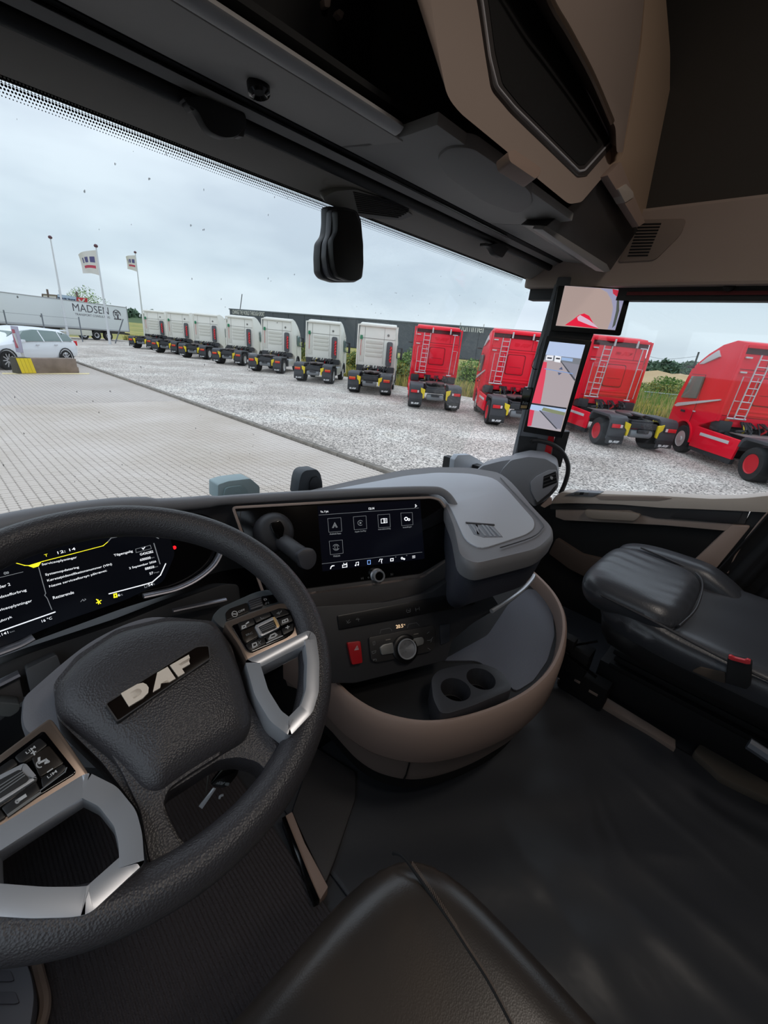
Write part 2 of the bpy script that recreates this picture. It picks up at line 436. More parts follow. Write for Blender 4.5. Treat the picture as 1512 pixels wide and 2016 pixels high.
# passenger door and side wall, built on the plane x = 2.0
PX = PF((XR, 0, 2.5), (0, -1, 0), (0, 0, 1))
wr = slab('wall_right', (XR, YB, 3.335), (XR+.04, 1.1, ZC), M_roof)
slab('panel', (XR, YB, ZF), (XR+.05, -.32, 3.335), M_roof, parent=wr)
slab('panel', (XR, .80, ZF-.02), (XR+.05, 1.38, 2.2), M_black, parent=wr)
door = slab('door_1', (XR+.0, -.32, ZF), (XR+.05, .80, 2.12), M_deep)
plate(PX, [(1083, 992), (1092, 978), (1104, 969), (1180, 972), (1300, 976), (1400, 982), (1460, 981), (1530, 974), (1530, 1010), (1485, 1008), (1450, 1006), (1380, 1003), (1300, 1000), (1225, 994), (1180, 992), (1120, 991)],
      -.03, .05, 'door_sill', mat('light_taupe_plastic', (216, 202, 190), .5, bump=('noise', 1200, .15, .0004)), door, r=.01, bev=.006)
plate(PX, [(1170, 976), (1292, 977), (1325, 981), (1296, 986), (1180, 984)], .0, .0525, 'grip_recess', M_taupe2, door, r=.008, bev=.001)
plate(PX, [(1112, 975), (1135, 968), (1182, 971), (1166, 978)], .0, .056, 'switch_panel', mat('switch_panel_grey', (128, 130, 136), .45), door, r=.003, bev=.001)
for k, (x0, x1) in enumerate(((1130, 1140), (1140, 1148), (1148, 1156))):
    plate(PX, [(x0, 974), (x0+2, 969.5), (x1+2, 969.5), (x1, 974)], .05, .059, 'window_switch', (M_silverbtn, M_black, M_silverbtn)[k], door, r=.001, bev=.0006)
plate(PX, [(1083, 991), (1225, 994), (1300, 1000), (1450, 1006), (1475, 1008), (1466, 1032), (1400, 1028), (1290, 1020), (1262, 1013), (1240, 1004), (1140, 1003), (1083, 1003)],
      -.02, .035, 'dark_band', M_soft, door, r=.004, bev=.002)
plate(PX, [(1342, 1002), (1462, 1009), (1452, 1030), (1318, 1018)], .02, .038, 'trim_insert', mat('charcoal_insert', (52, 50, 52), .45), door, r=.003, bev=.001)
plate(PX, [(1094, 1003), (1240, 1004), (1264, 1014), (1300, 1020), (1455, 1033), (1440, 1046), (1310, 1034), (1110, 1024), (1094, 1018)], -.02, .03, 'lower_rail', M_taupe2, door, r=.003, bev=.003)
plate(PX, [(1149, 1004), (1240, 1009), (1262, 1014), (1250, 1026), (1170, 1022), (1154, 1018)], .0, .055, 'door_pull', mat('pull_taupe', (160, 146, 134), .5), door, r=.012, bev=.006)
plate(PX, [(1088, 1020), (1440, 1044), (1400, 1080), (1330, 1160), (1240, 1180), (1130, 1110), (1090, 1080)], -.04, .004, 'door_pocket_liner', M_deep, door, r=.01, bev=.001)
plate(PX, [(1440, 1034), (1478, 1036), (1362, 1178), (1330, 1160), (1355, 1115)], -.02, .045, 'corner_brace', M_taupe, door, r=.01, bev=.01)
plate(PX, [(1095, 1060), (1145, 1092), (1200, 1105), (1220, 1110), (1180, 1150), (1120, 1120), (1080, 1090)], -.02, .03, 'pocket_edge', mat('warm_brown_plastic', (84, 70, 62), .6), door, r=.01, bev=.006)
plate(PX, [(1478, 1008), (1512, 990), (1560, 985), (1470, 1120), (1400, 1230), (1355, 1200), (1440, 1080)], -.03, .03, 'pillar_trim', M_black, door, r=.005, bev=.004)
# curtain edge cord
bm = bm_(); tube(bm, catmull([PX.p(*q, .05) for q in ((1530, 990), (1500, 1022), (1470, 1060), (1450, 1090), (1432, 1128))], 5), .003, 6)
finish(bm, 'piping', M_taupe, door)
# window frame, seals, red door frame seen through the gap
hz = U(1380, 592, 'x', XR)[2]
th = slab('trim_1', (XR-.03, -.75, 3.075), (XR+.04, 1.06, 3.335), M_taupe2, bev=.012)
t2 = slab('trim_2', (XR+.0, -.75, hz), (XR+.05, 1.04, 3.08), M_black)
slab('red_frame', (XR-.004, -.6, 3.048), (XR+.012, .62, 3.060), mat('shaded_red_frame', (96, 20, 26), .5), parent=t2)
bm = bm_(); lathe(bm, PX.p(1437, 563, .0), (-1, 0, 0), [(.018, -.02), (.018, .012), (.012, .016), (0, .016)], 16)
finish(bm, 'plug', M_rubber, t2)
slab('window_2', (XR+.03, -.4, 2.05), (XR+.034, .72, 3.05), M_sglass)
# side roof vent in the trim
PT = PF((XR-.03, 0, 2.5), (0, -1, 0), (0, 0, 1))
g = thing('roof_air_outlet', PT.p(1275, 480), 'dark taupe slotted air outlet in the trim above the passenger window', 'vent')
plate(PT, [(1262, 432), (1352, 430), (1340, 462), (1290, 512), (1216, 516), (1240, 470)], -.004, .005, 'outlet_plate', mat('vent_taupe', (140, 124, 114), .6), g, r=.015, bev=.002)
for k in range(11):
    y = 440+k*6.2; x0 = 1258-k*2.2; x1 = 1302-k*2.6
    plate(PT, [(x0, y), (x1, y-1), (x1-1, y+2), (x0-1, y+3)], .004, .0065, 'slot', M_deep, g, bev=0)

# passenger A-pillar
a0 = np.array([1.93, .93, 2.5]); hd = np.array([CF[0], CF[1], 0]); hd /= np.linalg.norm(hd)
tov = np.array([0, 0, 0.]) - np.array([a0[0], a0[1], 0]); tov /= np.linalg.norm(tov)   # horizontally towards the driver
PA = PF(a0, np.cross(np.array([0, 0, 1.]), tov), (0, 0, 1))
plate(PA, [(1098, 545), (1150, 545), (1132, 660), (1092, 860), (1085, 915), (1006, 915), (1030, 800), (1058, 690)], -.05, .0, 'trim_3', mat('pillar_grey', (120, 121, 126), .5, bump=('noise', 900, .2, .0004)), None, bev=.006, kind='structure')
t3 = bpy.data.objects['trim_3']
plate(PA, [(1022, 858), (1060, 862), (1052, 906), (1017, 902)], -.01, .006, 'speaker_panel', M_black, t3, r=.008, bev=.002)
plate(PA, [(1082, 850), (1094, 850), (1080, 915), (1066, 915)], -.01, .004, 'red_sheet_metal', M_redpaint, t3, bev=0)
plate(PA, [(1096, 850), (1122, 850), (1104, 920), (1082, 920)], -.05, .002, 'door_seal', M_black, t3, bev=.002)
plate(PA, [(1092, 560), (1097, 560), (1062, 690), (1012, 905), (1006, 905), (1056, 690)], -.01, .003, 'pale_edge', mat('pillar_pale_edge', (150, 154, 160), .5), t3, bev=0)

# ---------------------------------------------------------------- windscreen header and roof shelf, one profile per band
def band(name, pts, x0, x1, material, parent=None, thick=.02, bev=.003, kind=None):
    """pts: (y, z) polyline extruded from x0 to x1 with a thickness upwards/forwards"""
    bm = bm_(); P = [np.array(p, float) for p in pts]; up = []
    for i, p in enumerate(P):
        t = P[min(i+1, len(P)-1)]-P[max(i-1, 0)]; t /= np.linalg.norm(t); nn = np.array([t[1], -t[0]])
        if nn[1] < 0 and abs(nn[1]) > abs(nn[0]): nn = -nn
        if abs(nn[0]) >= abs(nn[1]) and nn[0] < 0: nn = -nn
        up.append(p+nn*thick)
    ringp = P+up[::-1]
    poly_prism(bm, [(x0, *p) for p in ringp], [(x1, *p) for p in ringp])
    return finish(bm, name, material, parent, bev, 38, kind)
XH = 1.97
zk = lambda y, k: (y, 2.78+y*k)
bl = band('sun_blind', [zk(1.035, .318), zk(1.0, .347), zk(.975, .377)], XL, XH, M_blind, thick=.006, bev=.001)
tag(bl, 'rolled grey cloth sun blind along the top of the windscreen', 'sun blind')
bm = bm_(); tube(bm, [(XL, .955, 2.78+.955*.392), (XH+.02, .955, 2.78+.955*.392)], .0135, 16)
tag(bpy.data.objects.new('x', None)) if False else None
rl = finish(bm, 'blind_roller', M_black); tag(rl, 'long black roller tube carrying the sun blind under the roof header', 'roller')
hdr = thing('roof_header', (.8, .85, 3.16), 'dark grey moulded roof header running over the windscreen', 'header')
band('front_lip', [zk(.935, .4045), zk(.915, .4235)], XL, XH, M_header, hdr, .01, .001)
band('slot_strip', [zk(.912, .425), zk(.90, .4365)], XL, XH, M_deep, hdr, .03, .0)
bm = bm_(); tube(bm, [(XL, .907, 2.78+.907*.4255), (1.5, .907, 2.78+.907*.4255)], .0028, 6); finish(bm, 'thin_rail', M_gloss, hdr)
band('header_panel', [zk(.895, .438), zk(.80, .475), zk(.715, .517)], XL, .74, M_header, hdr, .02)
band('shelf_lip', [zk(.713, .518), zk(.700, .532), zk(.690, .550)], XL, .715, mat('lip_grey', (176, 174, 174), .5), hdr, .012, .004)
band('header_panel', [zk(.895, .438), zk(.80, .475), zk(.70, .53), zk(.62, .60)], .725, 1.36, M_header, hdr, .02)
band('header_panel', [zk(.895, .438), zk(.80, .475), zk(.73, .508)], 1.363, 1.97, M_header, hdr, .02)
bm = bm_(); lathe(bm, PF((0, .78, 3.15), (1, 0, 0), (0, -1, .0)).p(510, 180), (0, -.25, -1), [(.019, -.01), (.018, .003), (.013, .006), (.009, .002), (0, .002)], 20)
finish(bm, 'reading_light', M_gloss, hdr)
# shelf cavity: back wall, top, end
slab('shelf_back', (XL, 1.0, 3.16), (.9, 1.03, 3.9), M_deep, parent=hdr)
slab('shelf_floor', (XL, .72, 3.195), (.76, 1.03, 3.205), M_deep, parent=hdr)
# two small bright clips deep in the shelf
PC = PF((0, .99, 3.5), (1, 0, 0), (0, 0, 1))
cl = thing('shelf_catch', PC.p(655, 10), 'pair of small pale catches deep in the open roof shelf', 'catch')
plate(PC, [(638, -4), (652, -4), (650, 14), (640, 14)], -.01, .006, 'catch_plate', M_taupe2, cl, r=.003)
plate(PC, [(663, 26), (668, 16), (678, 24), (674, 38)], -.01, .006, 'catch_plate', M_taupe2, cl, r=.003)
# oval moulded recess under the header, right of the shelf
PO = PF((0, .70, 3.1505), (1, 0, 0), (0, -1, .03))
plate(PO, [(858, 312), (885, 291), (930, 292), (1000, 340), (1046, 380), (1048, 405), (1020, 423), (955, 400), (880, 350)], -.02, .006, 'oval_pad', mat('recess_grey', (136, 133, 132), .7), hdr, r=.03, bev=.006)

# pull tabs on the blind
def pull_tab(px, label):
    PB = PF((0, .935, 3.14), (1, 0, 0), (0, 0, 1))
    t = thing('blind_pull_tab', PB.p(*px[0]), label, 'pull tab')
    plate(PB, px, -.012, .010, 'tab_body', M_black, t, r=.012, bev=.004)
    return t, PB
t, PB = pull_tab([(366, 190), (400, 188), (440, 205), (484, 222), (487, 244), (468, 270), (440, 272), (410, 258), (388, 215), (368, 206)], 'large black pull tab on the sun blind over the driver side of the windscreen')
plate(PB, [(360, 192), (368, 190), (386, 215), (378, 218)], -.014, .006, 'side_clip', M_soft, t, r=.002)
plate(PB, [(470, 250), (484, 252), (480, 270), (470, 268)], -.014, .006, 'side_clip', M_soft, t, r=.002)
t, PB = pull_tab([(962, 482), (985, 478), (1002, 490), (996, 498), (990, 508), (976, 502), (970, 490)], 'small black pull tab on the sun blind near the passenger pillar')
plate(PB, [(955, 478), (1003, 486), (1001, 494), (954, 484)], -.014, .006, 'tab_cap', M_soft, t, r=.003)

# ---------------------------------------------------------------- passenger roof locker: face leans back with height
PL_ = PF((0, .61, 3.22), (1, 0, 0), (0, .44, .90))
lk = thing('roof_locker', PL_.p(1040, 200), 'taupe roof locker with black mesh front above the passenger seat', 'locker')
plate(PL_, [(836, -130), (848, 0), (862, 100), (880, 190), (905, 222), (1000, 300), (1062, 355), (1120, 402), (1145, 398), (1190, 345), (1218, 300), (1222, 262), (1164, 150), (1086, -10), (1040, -130)], -.10, .02, 'locker_frame', M_taupe2, lk, r=.025, bev=.012, back=(0, .10, .16))
PLV = PF((0, .625, 3.3), (1, 0, 0), (0, .08, .99))
plate(PLV, [(1030, -130), (1080, 0), (1120, 66), (1166, 152), (1212, 252), (1214, 300), (1226, 300), (1238, 225), (1258, 100), (1268, 0), (1272, -130)], -.3, .0, 'locker_side', M_taupe2, lk, r=.01, bev=.008, back=(.22, .12, .17))
plate(PL_, [(918, -130), (945, 0), (960, 100), (972, 172), (1010, 218), (1140, 346), (1158, 344), (1212, 282), (1210, 262), (1150, 150), (1060, -20), (1000, -130)], -.0, .026, 'mesh_surround', mat('surround_dark', (66, 62, 62), .45), lk, r=.012, bev=.003)
ring_plate(PL_, [(922, -130), (950, 0), (965, 110), (980, 170), (1015, 212), (1142, 338), (1153, 336), (1206, 277), (1150, 160), (1056, -10), (995, -130)], .02, .029, .0045, 'chrome_edge', mat('locker_edge', (215, 215, 222), .35, .2), lk, r=.01)
Mmesh = mat('black_mesh_net', (26, 25, 26), .8, ribs=(('Z', 150), .8, .002))
plate(PL_, [(930, -130), (962, 0), (975, 100), (990, 165), (1022, 205), (1140, 325), (1152, 324), (1198, 272), (1140, 160), (1046, -10), (990, -130)], .022, .0275, 'mesh_net', Mmesh, lk, r=.008, bev=0)
bm = bm_(); tube(bm, catmull([PLV.p(*q, .012) for q in ((1035, -130), (1082, 0), (1120, 66), (1166, 152), (1204, 240))], 5), .008, 8); finish(bm, 'edge_bar', M_bronze, lk)
plate(PL_, [(1000, 298), (1014, 294), (1066, 330), (1064, 344), (1054, 352), (1004, 318)], .0, .027, 'release_tab', M_taupe, lk, r=.008, bev=.005)
bm = bm_()
ea = catmull([PL_.p(*q, .022) for q in ((1018, -130), (1050, -10), (1146, 160), (1200, 262), (1206, 285))], 4); eb = catmull([PLV.p(*q, .0) for q in ((1034, -130), (1084, 0), (1168, 152), (1212, 252), (1216, 290))], 4)
loft(bm, [[a, b, b+np.array([.02, .03, .02]), a+np.array([.02, .03, .02])] for a, b in zip(ea, eb)]); finish(bm, 'locker_reveal', M_taupe2, lk)
# right-hand locker side pod with its tab
sp = thing('roof_side_pod', PL_.p(1290, 250, .03), 'brown-taupe roof side pod beside the locker with a small pale catch', 'trim pod')
plate(PLV, [(1275, -130), (1270, 0), (1262, 100), (1242, 225), (1228, 305), (1198, 345), (1215, 378), (1245, 430), (1264, 446), (1288, 400), (1308, 300), (1319, 200), (1320, 100), (1312, 0), (1300, -130)], -.15, -.008, 'pod_shell', mat('warm_taupe', (186, 160, 138), .6, bump=('noise', 1200, .15, .0004)), sp, r=.02, bev=.02, seg=3, back=(.02, .22, .03))
plate(PLV, [(1196, 345), (1222, 318), (1270, 438), (1258, 446)], .0, .022, 'lower_rib', M_taupe, sp, r=.004, bev=.004)
plate(PLV, [(1217, 372), (1233, 362), (1247, 378), (1248, 388), (1231, 399)], .0, .026, 'release_tab', mat('pale_tab', (206, 194, 184), .5), sp, r=.005, bev=.004)
# black lidded box under it
PBX = PF((0, .66, 3.1), (1, 0, 0), (0, -.15, .99))
bx = thing('roof_stowage_box', PBX.p(1150, 480), 'gloss black stowage box lid in the roof corner under the locker', 'stowage box')
plate(PBX, [(1074, 446), (1126, 402), (1188, 350), (1256, 452), (1202, 532), (1190, 526)], -.08, .0, 'box_lid', mat('lid_black', (60, 60, 62), .35), bx, r=.006, bev=.004)
plate(PBX, [(1068, 452), (1074, 444), (1195, 520), (1202, 534), (1190, 536), (1140, 502)], -.02, .012, 'lid_handle', mat('lid_handle_grey', (150, 147, 146), .5), bx, r=.005, bev=.004)

# ---------------------------------------------------------------- windscreen camera housing and grille
PD = PF((0, 1.0, 3.0), (1, 0, 0), (0, 0, 1))
dc = thing('windscreen_sensor_housing', PD.p(675, 480), 'black rounded sensor housing hanging at the top of the windscreen', 'sensor housing')
Mh = mat('housing_grey', (58, 58, 62), .45)
plate(PD, [(645, 405), (645, 440), (642, 463), (631, 478), (629, 505), (630, 538), (638, 549), (660, 556), (700, 556), (714, 548), (717, 520), (716, 480), (712, 432), (700, 408)], -.03, .0, 'rear_shell', Mh, dc, r=.008, bev=.006)
plate(PD, [(653, 412), (652, 440), (650, 462), (643, 478), (641, 505), (645, 535), (652, 547), (668, 553), (704, 554), (713, 546), (716, 520), (716, 480), (711, 436), (700, 415)], .0, .022, 'middle_band', mat('housing_band', (84, 84, 90), .4), dc, r=.008, bev=.004)
plate(PD, [(664, 412), (665, 440), (664, 458), (655, 474), (656, 505), (660, 532), (668, 546), (690, 554), (706, 553), (713, 544), (717, 515), (716, 480), (712, 445), (700, 415)], .02, .045, 'front_cover', M_gloss if False else mat('cover_black', (16, 15, 17), .5), dc, r=.008, bev=.006)
PG = PF((0, .99, 3.135), (1, 0, 0), (0, -.6, .8))
gr = thing('header_speaker_grille', PG.p(740, 405), 'lens-shaped grey slotted grille beside the windscreen sensor housing', 'grille')
plate(PG, [(636, 388), (660, 376), (700, 373), (760, 392), (815, 424), (790, 434), (720, 430), (665, 408), (640, 400)], -.02, .012, 'grille_body', mat('grille_grey', (150, 147, 144), .6), gr, r=.01, bev=.008)
for k in range(11):
    t = k/10
    a = (700+t*14, 380+t*46); b = (812-abs(t-.5)*10-8+t*4, 424+t*4)
    a = (696+10*t, 378+40*t); b = (768+42*math.sin(math.pi*min(1, .25+t*.6))*.9, 400+28*t)
    plate(PG, [a, b, (b[0]-1, b[1]+1.6), (a[0], a[1]+1.6)], .010, .0145, 'slot', M_deep, gr, bev=0)
# ================================================================ DASHBOARD
hS = np.array([.9208, -.3899, 0]); vS = np.array([.1586, .3745, .9135])
PS = PF(U(628, 1014, 'z', 2.335), hS, vS)             # touch screen face, turned to the driver
def z_outline(px, z): return [U(x, y, 'z', z) for x, y in px]
def shrink(P, k):
    P = [np.array(p, float) for p in P]; c = sum(P)/len(P); out = []
    for p in P:
        d = p-c; L = np.linalg.norm(d[:2]); out.append(p-d*np.array([1, 1, 0])*k/L)
    return out
def setz(P, z): return [np.array([p[0], p[1], z]) for p in P]
dash = thing('dashboard', (.9, .9, 2.2), 'dark grey moulded truck dashboard with a wide flat table on the passenger side', 'dashboard')
bm = bm_(); box(bm, (.86, 1.08, 1.98), (2.24, .48, .24)); finish(bm, 'dash_base', M_black, dash, .01)
# the passenger-side table
HP = roundpoly([(590, 972), (700, 946), (790, 927), (850, 921), (925, 922), (985, 932), (1012, 955), (1050, 1000), (1088, 1040), (1089, 1058), (1062, 1085), (935, 1116), (905, 1100), (893, 1040), (870, 985), (845, 968), (700, 968)], [4, 10, 12, 14, 14, 16, 14, 20, 14, 12, 20, 20, 14, 14, 14, 14, 8], 3)
H0 = z_outline(HP, 2.335)
bm = bm_()
rings = [setz(shrink(H0, .016), 2.338), setz(shrink(H0, .006), 2.340), setz(H0, 2.334), setz(shrink(H0, -.004), 2.322), setz(shrink(H0, .0), 2.296)]
loft(bm, rings[::-1], True, True, True)
finish(bm, 'table_rim', mat('dash_rim', (122, 121, 124), .5, bump=('noise', 900, .25, .0006)), dash)
IP = roundpoly([(640, 966), (720, 951), (800, 936), (860, 930), (925, 932), (975, 941), (1000, 965), (1052, 1024), (1052, 1040), (1035, 1052), (945, 1081), (915, 1062), (897, 1020), (880, 985), (850, 965), (700, 967)], [4, 10, 12, 14, 14, 16, 10, 14, 10, 14, 20, 14, 14, 14, 14, 8], 3)
I0 = z_outline(IP, 2.341)
bm = bm_(); loft(bm, [setz(I0, 2.336), setz(I0, 2.3405), setz(shrink(I0, .002), 2.3412)], True, False, True)
finish(bm, 'ribbed_inlay', M_dashmat, dash)
bm = bm_(); P_ = z_outline([(985, 940), (1008, 966), (1064, 1026), (1066, 1042), (1046, 1058), (985, 1078)], 2.342)
tube(bm, catmull(P_, 4), .0016, 6); finish(bm, 'inlay_seam', M_soft, dash)
# embossed plate in the inlay: slanted strokes in a sunken panel
PZ = PF((0, 0, 2.3412), (1, 0, 0), (0, 1, 0))
emb = mat('embossed_grey', (150, 153, 160), .5)
plate(PZ, [(920, 1030), (970, 1034), (990, 1057), (952, 1058), (933, 1052)], -.002, .0008, 'embossed_panel', mat('emboss_floor', (134, 137, 144), .55), dash, bev=.0004)
for ln in ([(928, 1034), (941, 1052)], [(941, 1052), (938, 1035)], [(938, 1035), (955, 1055)], [(950, 1035), (966, 1056)], [(958, 1036), (974, 1056)], [(966, 1038), (984, 1056)]):
    strokes(PZ, [ln], .006, emb, dash, d=.0008, thick=.0022, name='embossed_stroke')
strokes(PZ, [[(919, 1030), (971, 1034)]], .006, M_soft, dash, d=.0006, thick=.003, name='embossed_stroke')
# drawer under the table
D0 = [np.array(p) for p in setz(shrink(H0, .012), 2.29)]
bm = bm_(); loft(bm, [setz(D0, 2.293), setz(shrink(D0, .0), 2.27), setz(shrink(D0, .012), 2.215), setz(shrink(D0, .07), 2.17), setz(shrink(D0, .10), 2.14)][::-1])
finish(bm, 'drawer_front', mat('drawer_slate', (58, 60, 70), .5, ribs=(('Z', 90), .3, .0008)), dash)
bm = bm_(); tube(bm, catmull([p+np.array([0, 0, -.004]) for p in z_outline([(968, 1201), (1000, 1180), (1030, 1158), (1048, 1138), (1052, 1128)], 2.15)], 4), [.006]*16+[.003], 8)
finish(bm, 'drawer_handle', M_chrome, dash)
# raised end of the dash between table and outlet pod
av = U(1050, 950, 'x', 1.80); tv = -np.array([av[0], av[1], 0]); tv /= np.linalg.norm(tv)
PV = PF(av, np.cross([0, 0, 1.], tv), (0, 0, 1))
plate(PV, [(925, 940), (950, 917), (985, 908), (1010, 904), (1050, 902), (1050, 990), (1000, 985), (950, 960)], -.16, -.05, 'dash_end', M_dash, dash, r=.01, bev=.014, seg=3)
pod = thing('side_air_outlet', av, 'grey outlet pod with black slotted vent at the passenger end of the dashboard', 'air vent')
plate(PV, [(975, 950), (988, 925), (1006, 906), (1040, 899), (1074, 903), (1096, 916), (1100, 936), (1099, 960), (1080, 982), (1052, 998), (1025, 975)], -.16, .0, 'pod_shell', M_dash, pod, r=.012, bev=.014, seg=3)
plate(PV, [(1044, 950), (1056, 938), (1080, 926), (1096, 926), (1098, 950), (1082, 970), (1058, 990), (1046, 968)], -.01, .008, 'outlet_face', mat('outlet_face_grey', (160, 160, 166), .45), pod, r=.008, bev=.003)
plate(PV, [(1070, 938), (1094, 928), (1097, 950), (1068, 962)], -.0, .009, 'vent_opening', M_deep, pod, r=.003, bev=0)
for y in (940, 947, 954):
    plate(PV, [(1070, y+1), (1096, y-8), (1096, y-6.5), (1070, y+3)], .008, .013, 'vane', M_soft, pod, bev=0)
plate(PV, [(1084, 938), (1089, 940), (1087, 945), (1083, 941)], .012, .018, 'vane_tab', M_sw if False else mat('vane_tab_pale', (190, 190, 190), .4), pod, bev=0)
plate(PV, [(1052, 985), (1080, 969), (1096, 955), (1092, 968), (1064, 990), (1056, 996)], -.02, .006, 'lower_lip', M_soft, pod, r=.003, bev=.002)
plate(PV, [(1064, 996), (1082, 979), (1087, 983), (1086, 992), (1072, 1000)], -.02, .0, 'pod_foot', M_taupe, pod, r=.003, bev=.003)

# padded hood around the screen and over the cluster
hood = thing('instrument_hood', (.4, .9, 2.4), 'padded dark grey hood over the gauges and round the touch screen', 'hood')
hp = [U(-120, 1075, 'y', .80), U(-30, 1045, 'y', .82), U(100, 1018, 'y', .84), U(230, 1000, 'y', .87), U(345, 994, 'y', .90)] + [PS.p(*q, .0) for q in ((470, 983), (600, 975), (740, 968), (838, 965), (872, 970), (894, 996), (908, 1040), (917, 1084))]
bm = bm_(); tube(bm, catmull(hp, 6), [.020]*22+[.0165]*6+[.0125]*100, 14) if False else tube(bm, catmull(hp, 6), [.020]*22+[.016]*6+[.0125]*(len(catmull(hp, 6))-28), 14); finish(bm, 'padded_edge', M_dash, hood)
# hood top shelf running back from the padded edge
hp2 = catmull(hp[:9], 4)
bm = bm_(); A_ = [p+np.array([0, .005, .008]) for p in hp2]; B_ = [p+np.array([.01, .16, -.06]) for p in hp2]; C_ = [p+np.array([.01, .16, -.3]) for p in hp2]; D_ = [p+np.array([0, .03, -.06]) for p in hp2]
loft(bm, [[a, b, c, d] for a, b, c, d in zip(A_, B_, C_, D_)]); finish(bm, 'hood_top', M_dash, hood)
plate(PS, [(905, 1082), (930, 1116), (905, 1140), (850, 1172), (760, 1190), (640, 1200), (560, 1195), (600, 1160), (830, 1130), (880, 1100)], -.05, .012, 'lower_wedge', mat('wedge_grey', (84, 81, 81), .5, bump=('noise', 900, .25, .0006)), hood, r=.01, bev=.008)
plate(PS, [(900, 1085), (935, 1108), (925, 1118), (893, 1108)], -.03, .018, 'corner_block', mat('corner_dark', (100, 97, 97), .5), hood, r=.004, bev=.004)

scr = thing('touch_screen', PS.p(740, 1070), 'wide gloss black centre touch screen showing five app tiles', 'screen')
ring_plate(PS, [(455, 997), (600, 989), (740, 981), (850, 977), (868, 982), (888, 1010), (902, 1074), (893, 1096), (832, 1138), (740, 1152), (615, 1170), (520, 1180)], -.005, .012, .0065, 'bezel_strip', mat('bezel_taupe', (190, 172, 164), .4, .2), scr, r=.012)
plate(PS, [(462, 1003), (600, 994), (740, 986), (848, 982), (863, 986), (882, 1012), (897, 1073), (888, 1093), (830, 1132), (740, 1146), (615, 1164), (530, 1172)], -.02, .006, 'glass_panel', M_gloss, scr, r=.012, bev=.001)
dp = plate(PS, [(625, 996), (827, 984), (836, 1100), (635, 1125)], .004, .0066, 'display', mat('display_navy', (10, 12, 22), .2, emit=.25), scr, bev=0)
D_S = .0068
def sline(lines, w=.0009, m_=M_sg, name='symbol', p=dp): return strokes(PS, lines, w, m_, p, D_S, name)
sline([[(628, 1014), (824, 1000)]]); sline([[(634, 1110), (831, 1087)]])
text_on(PS, 'To. 7 Jul.', (631, 1010.5), (647, 1009.4), 4.5, M_sw, dp, D_S)
text_on(PS, '12:14', (726, 1003.6), (737, 1002.8), 4.4, M_sw, dp, D_S)
sline([[(818.5, 993), (818.5, 998)], [(817, 994), (820.5, 996), (817, 998.5)]], .0012, M_sw)
tiles = [((645, 1021), (671, 1019), (673, 1046), (647.5, 1048)), ((695.5, 1017.5), (720.5, 1015.5), (722, 1041), (697.5, 1043)), ((743.5, 1013.5), (767, 1012), (768.5, 1037.5), (745.5, 1039)),
         ((789, 1010), (811.5, 1009), (813, 1033), (791, 1035)), ((648, 1065.5), (674, 1063), (675.5, 1089), (650.5, 1092))]
for q in tiles: sline([[*q, q[0]]], .0008, M_sg, 'tile_frame')
sline([[(654.5, 1039), (659, 1029), (664, 1038)], [(656.5, 1039), (659.3, 1033), (662, 1038.5)]], .0016, M_sg)
sline([circ(709.5, 1029.5, 5, 12, 50, 320)], .0012, M_sg); plate(PS, [(708, 1027), (712.5, 1029.5), (708.5, 1032)], .0066, .0073, 'symbol', M_sg, dp, bev=0)
sline([[(750.5, 1030), (750.2, 1022), (755.5, 1021), (756, 1029.5), (750.5, 1030)], [(757, 1029.5), (756.5, 1021), (761.5, 1021), (762, 1028.8), (757, 1029.5)], [(759.3, 1023), (759.6, 1027)]], .0014, M_sw)
sline([circ(799.5, 1021.5, 3, 10)], .0022, M_sw); sline([circ(805, 1023, 1.9, 8)], .0016, M_sw)
sline([circ(661.5, 1077.5, 6, 14, 20, 160), circ(661.5, 1077.5, 6, 14, 200, 340)], .0011, M_sg); sline([[(659.5, 1081.5), (659, 1074.5), (664, 1074), (664.5, 1081), (659.5, 1081.5)]], .0011, M_sg)
for s_, a, b in (('Android Auto', (649, 1053.2), (671.5, 1051.6)), ('Apple CarPlay', (698.5, 1049.2), (721, 1047)), ('Instruktionsbog', (745, 1044.5), (769, 1042.3)), ('Indstillinger', (793.5, 1040.7), (811, 1038.8)), ('WebLink', (656, 1097), (670, 1095.4))):
    text_on(PS, s_, a, b, 3.6, M_sg, dp, D_S)
# bottom icon row
sline([[(650.8, 1119.5), (652, 1116), (654, 1114.2), (657.5, 1113.6)]], .0024, M_sw)
sline([[(674.5, 1117), (674.5, 1112.5), (683, 1111.5), (683, 1116), (674.5, 1117)], [(678, 1111.5), (676.5, 1109)], [(680, 1111), (683, 1108.5)]], .0018, M_sw)
sline([[(701, 1112.5), (701, 1107.5), (706, 1106.5), (706, 1111.5)]], .0014, M_sw); sline([circ(700, 1113, .9, 6), circ(705, 1112, .9, 6)], .0014, M_sw)
sline([[(723.8, 1111), (723.5, 1103.5), (729, 1103), (729.3, 1110.5), (723.8, 1111)]], .0014, mat('screen_blue', (120, 160, 220), .5, emit=.8))
sline([[(746, 1105.5), (748, 1101), (752.5, 1100.8), (750.5, 1105)], [(751, 1104), (751.5, 1108.5)]], .0016, M_sw)
sline([[(769, 1104.5), (769, 1100), (774, 1099.5), (774, 1104), (769, 1104.5)]], .002, M_sw)
sline([circ(791.5, 1099, 1.8, 8), circ(795.7, 1100.5, 1.2, 8)], .0016, M_sw)
sline([[(812, 1098.5), (817, 1098)], [(812, 1096.5), (817, 1096)], [(812, 1094.5), (817, 1094)]], .0011, M_sw)
sline([circ(779, 1096.5, .8, 6)], .0006); sline([circ(800.5, 1093.5, .8, 6)], .0006)
ko = PS.p(742, 1133, .006)
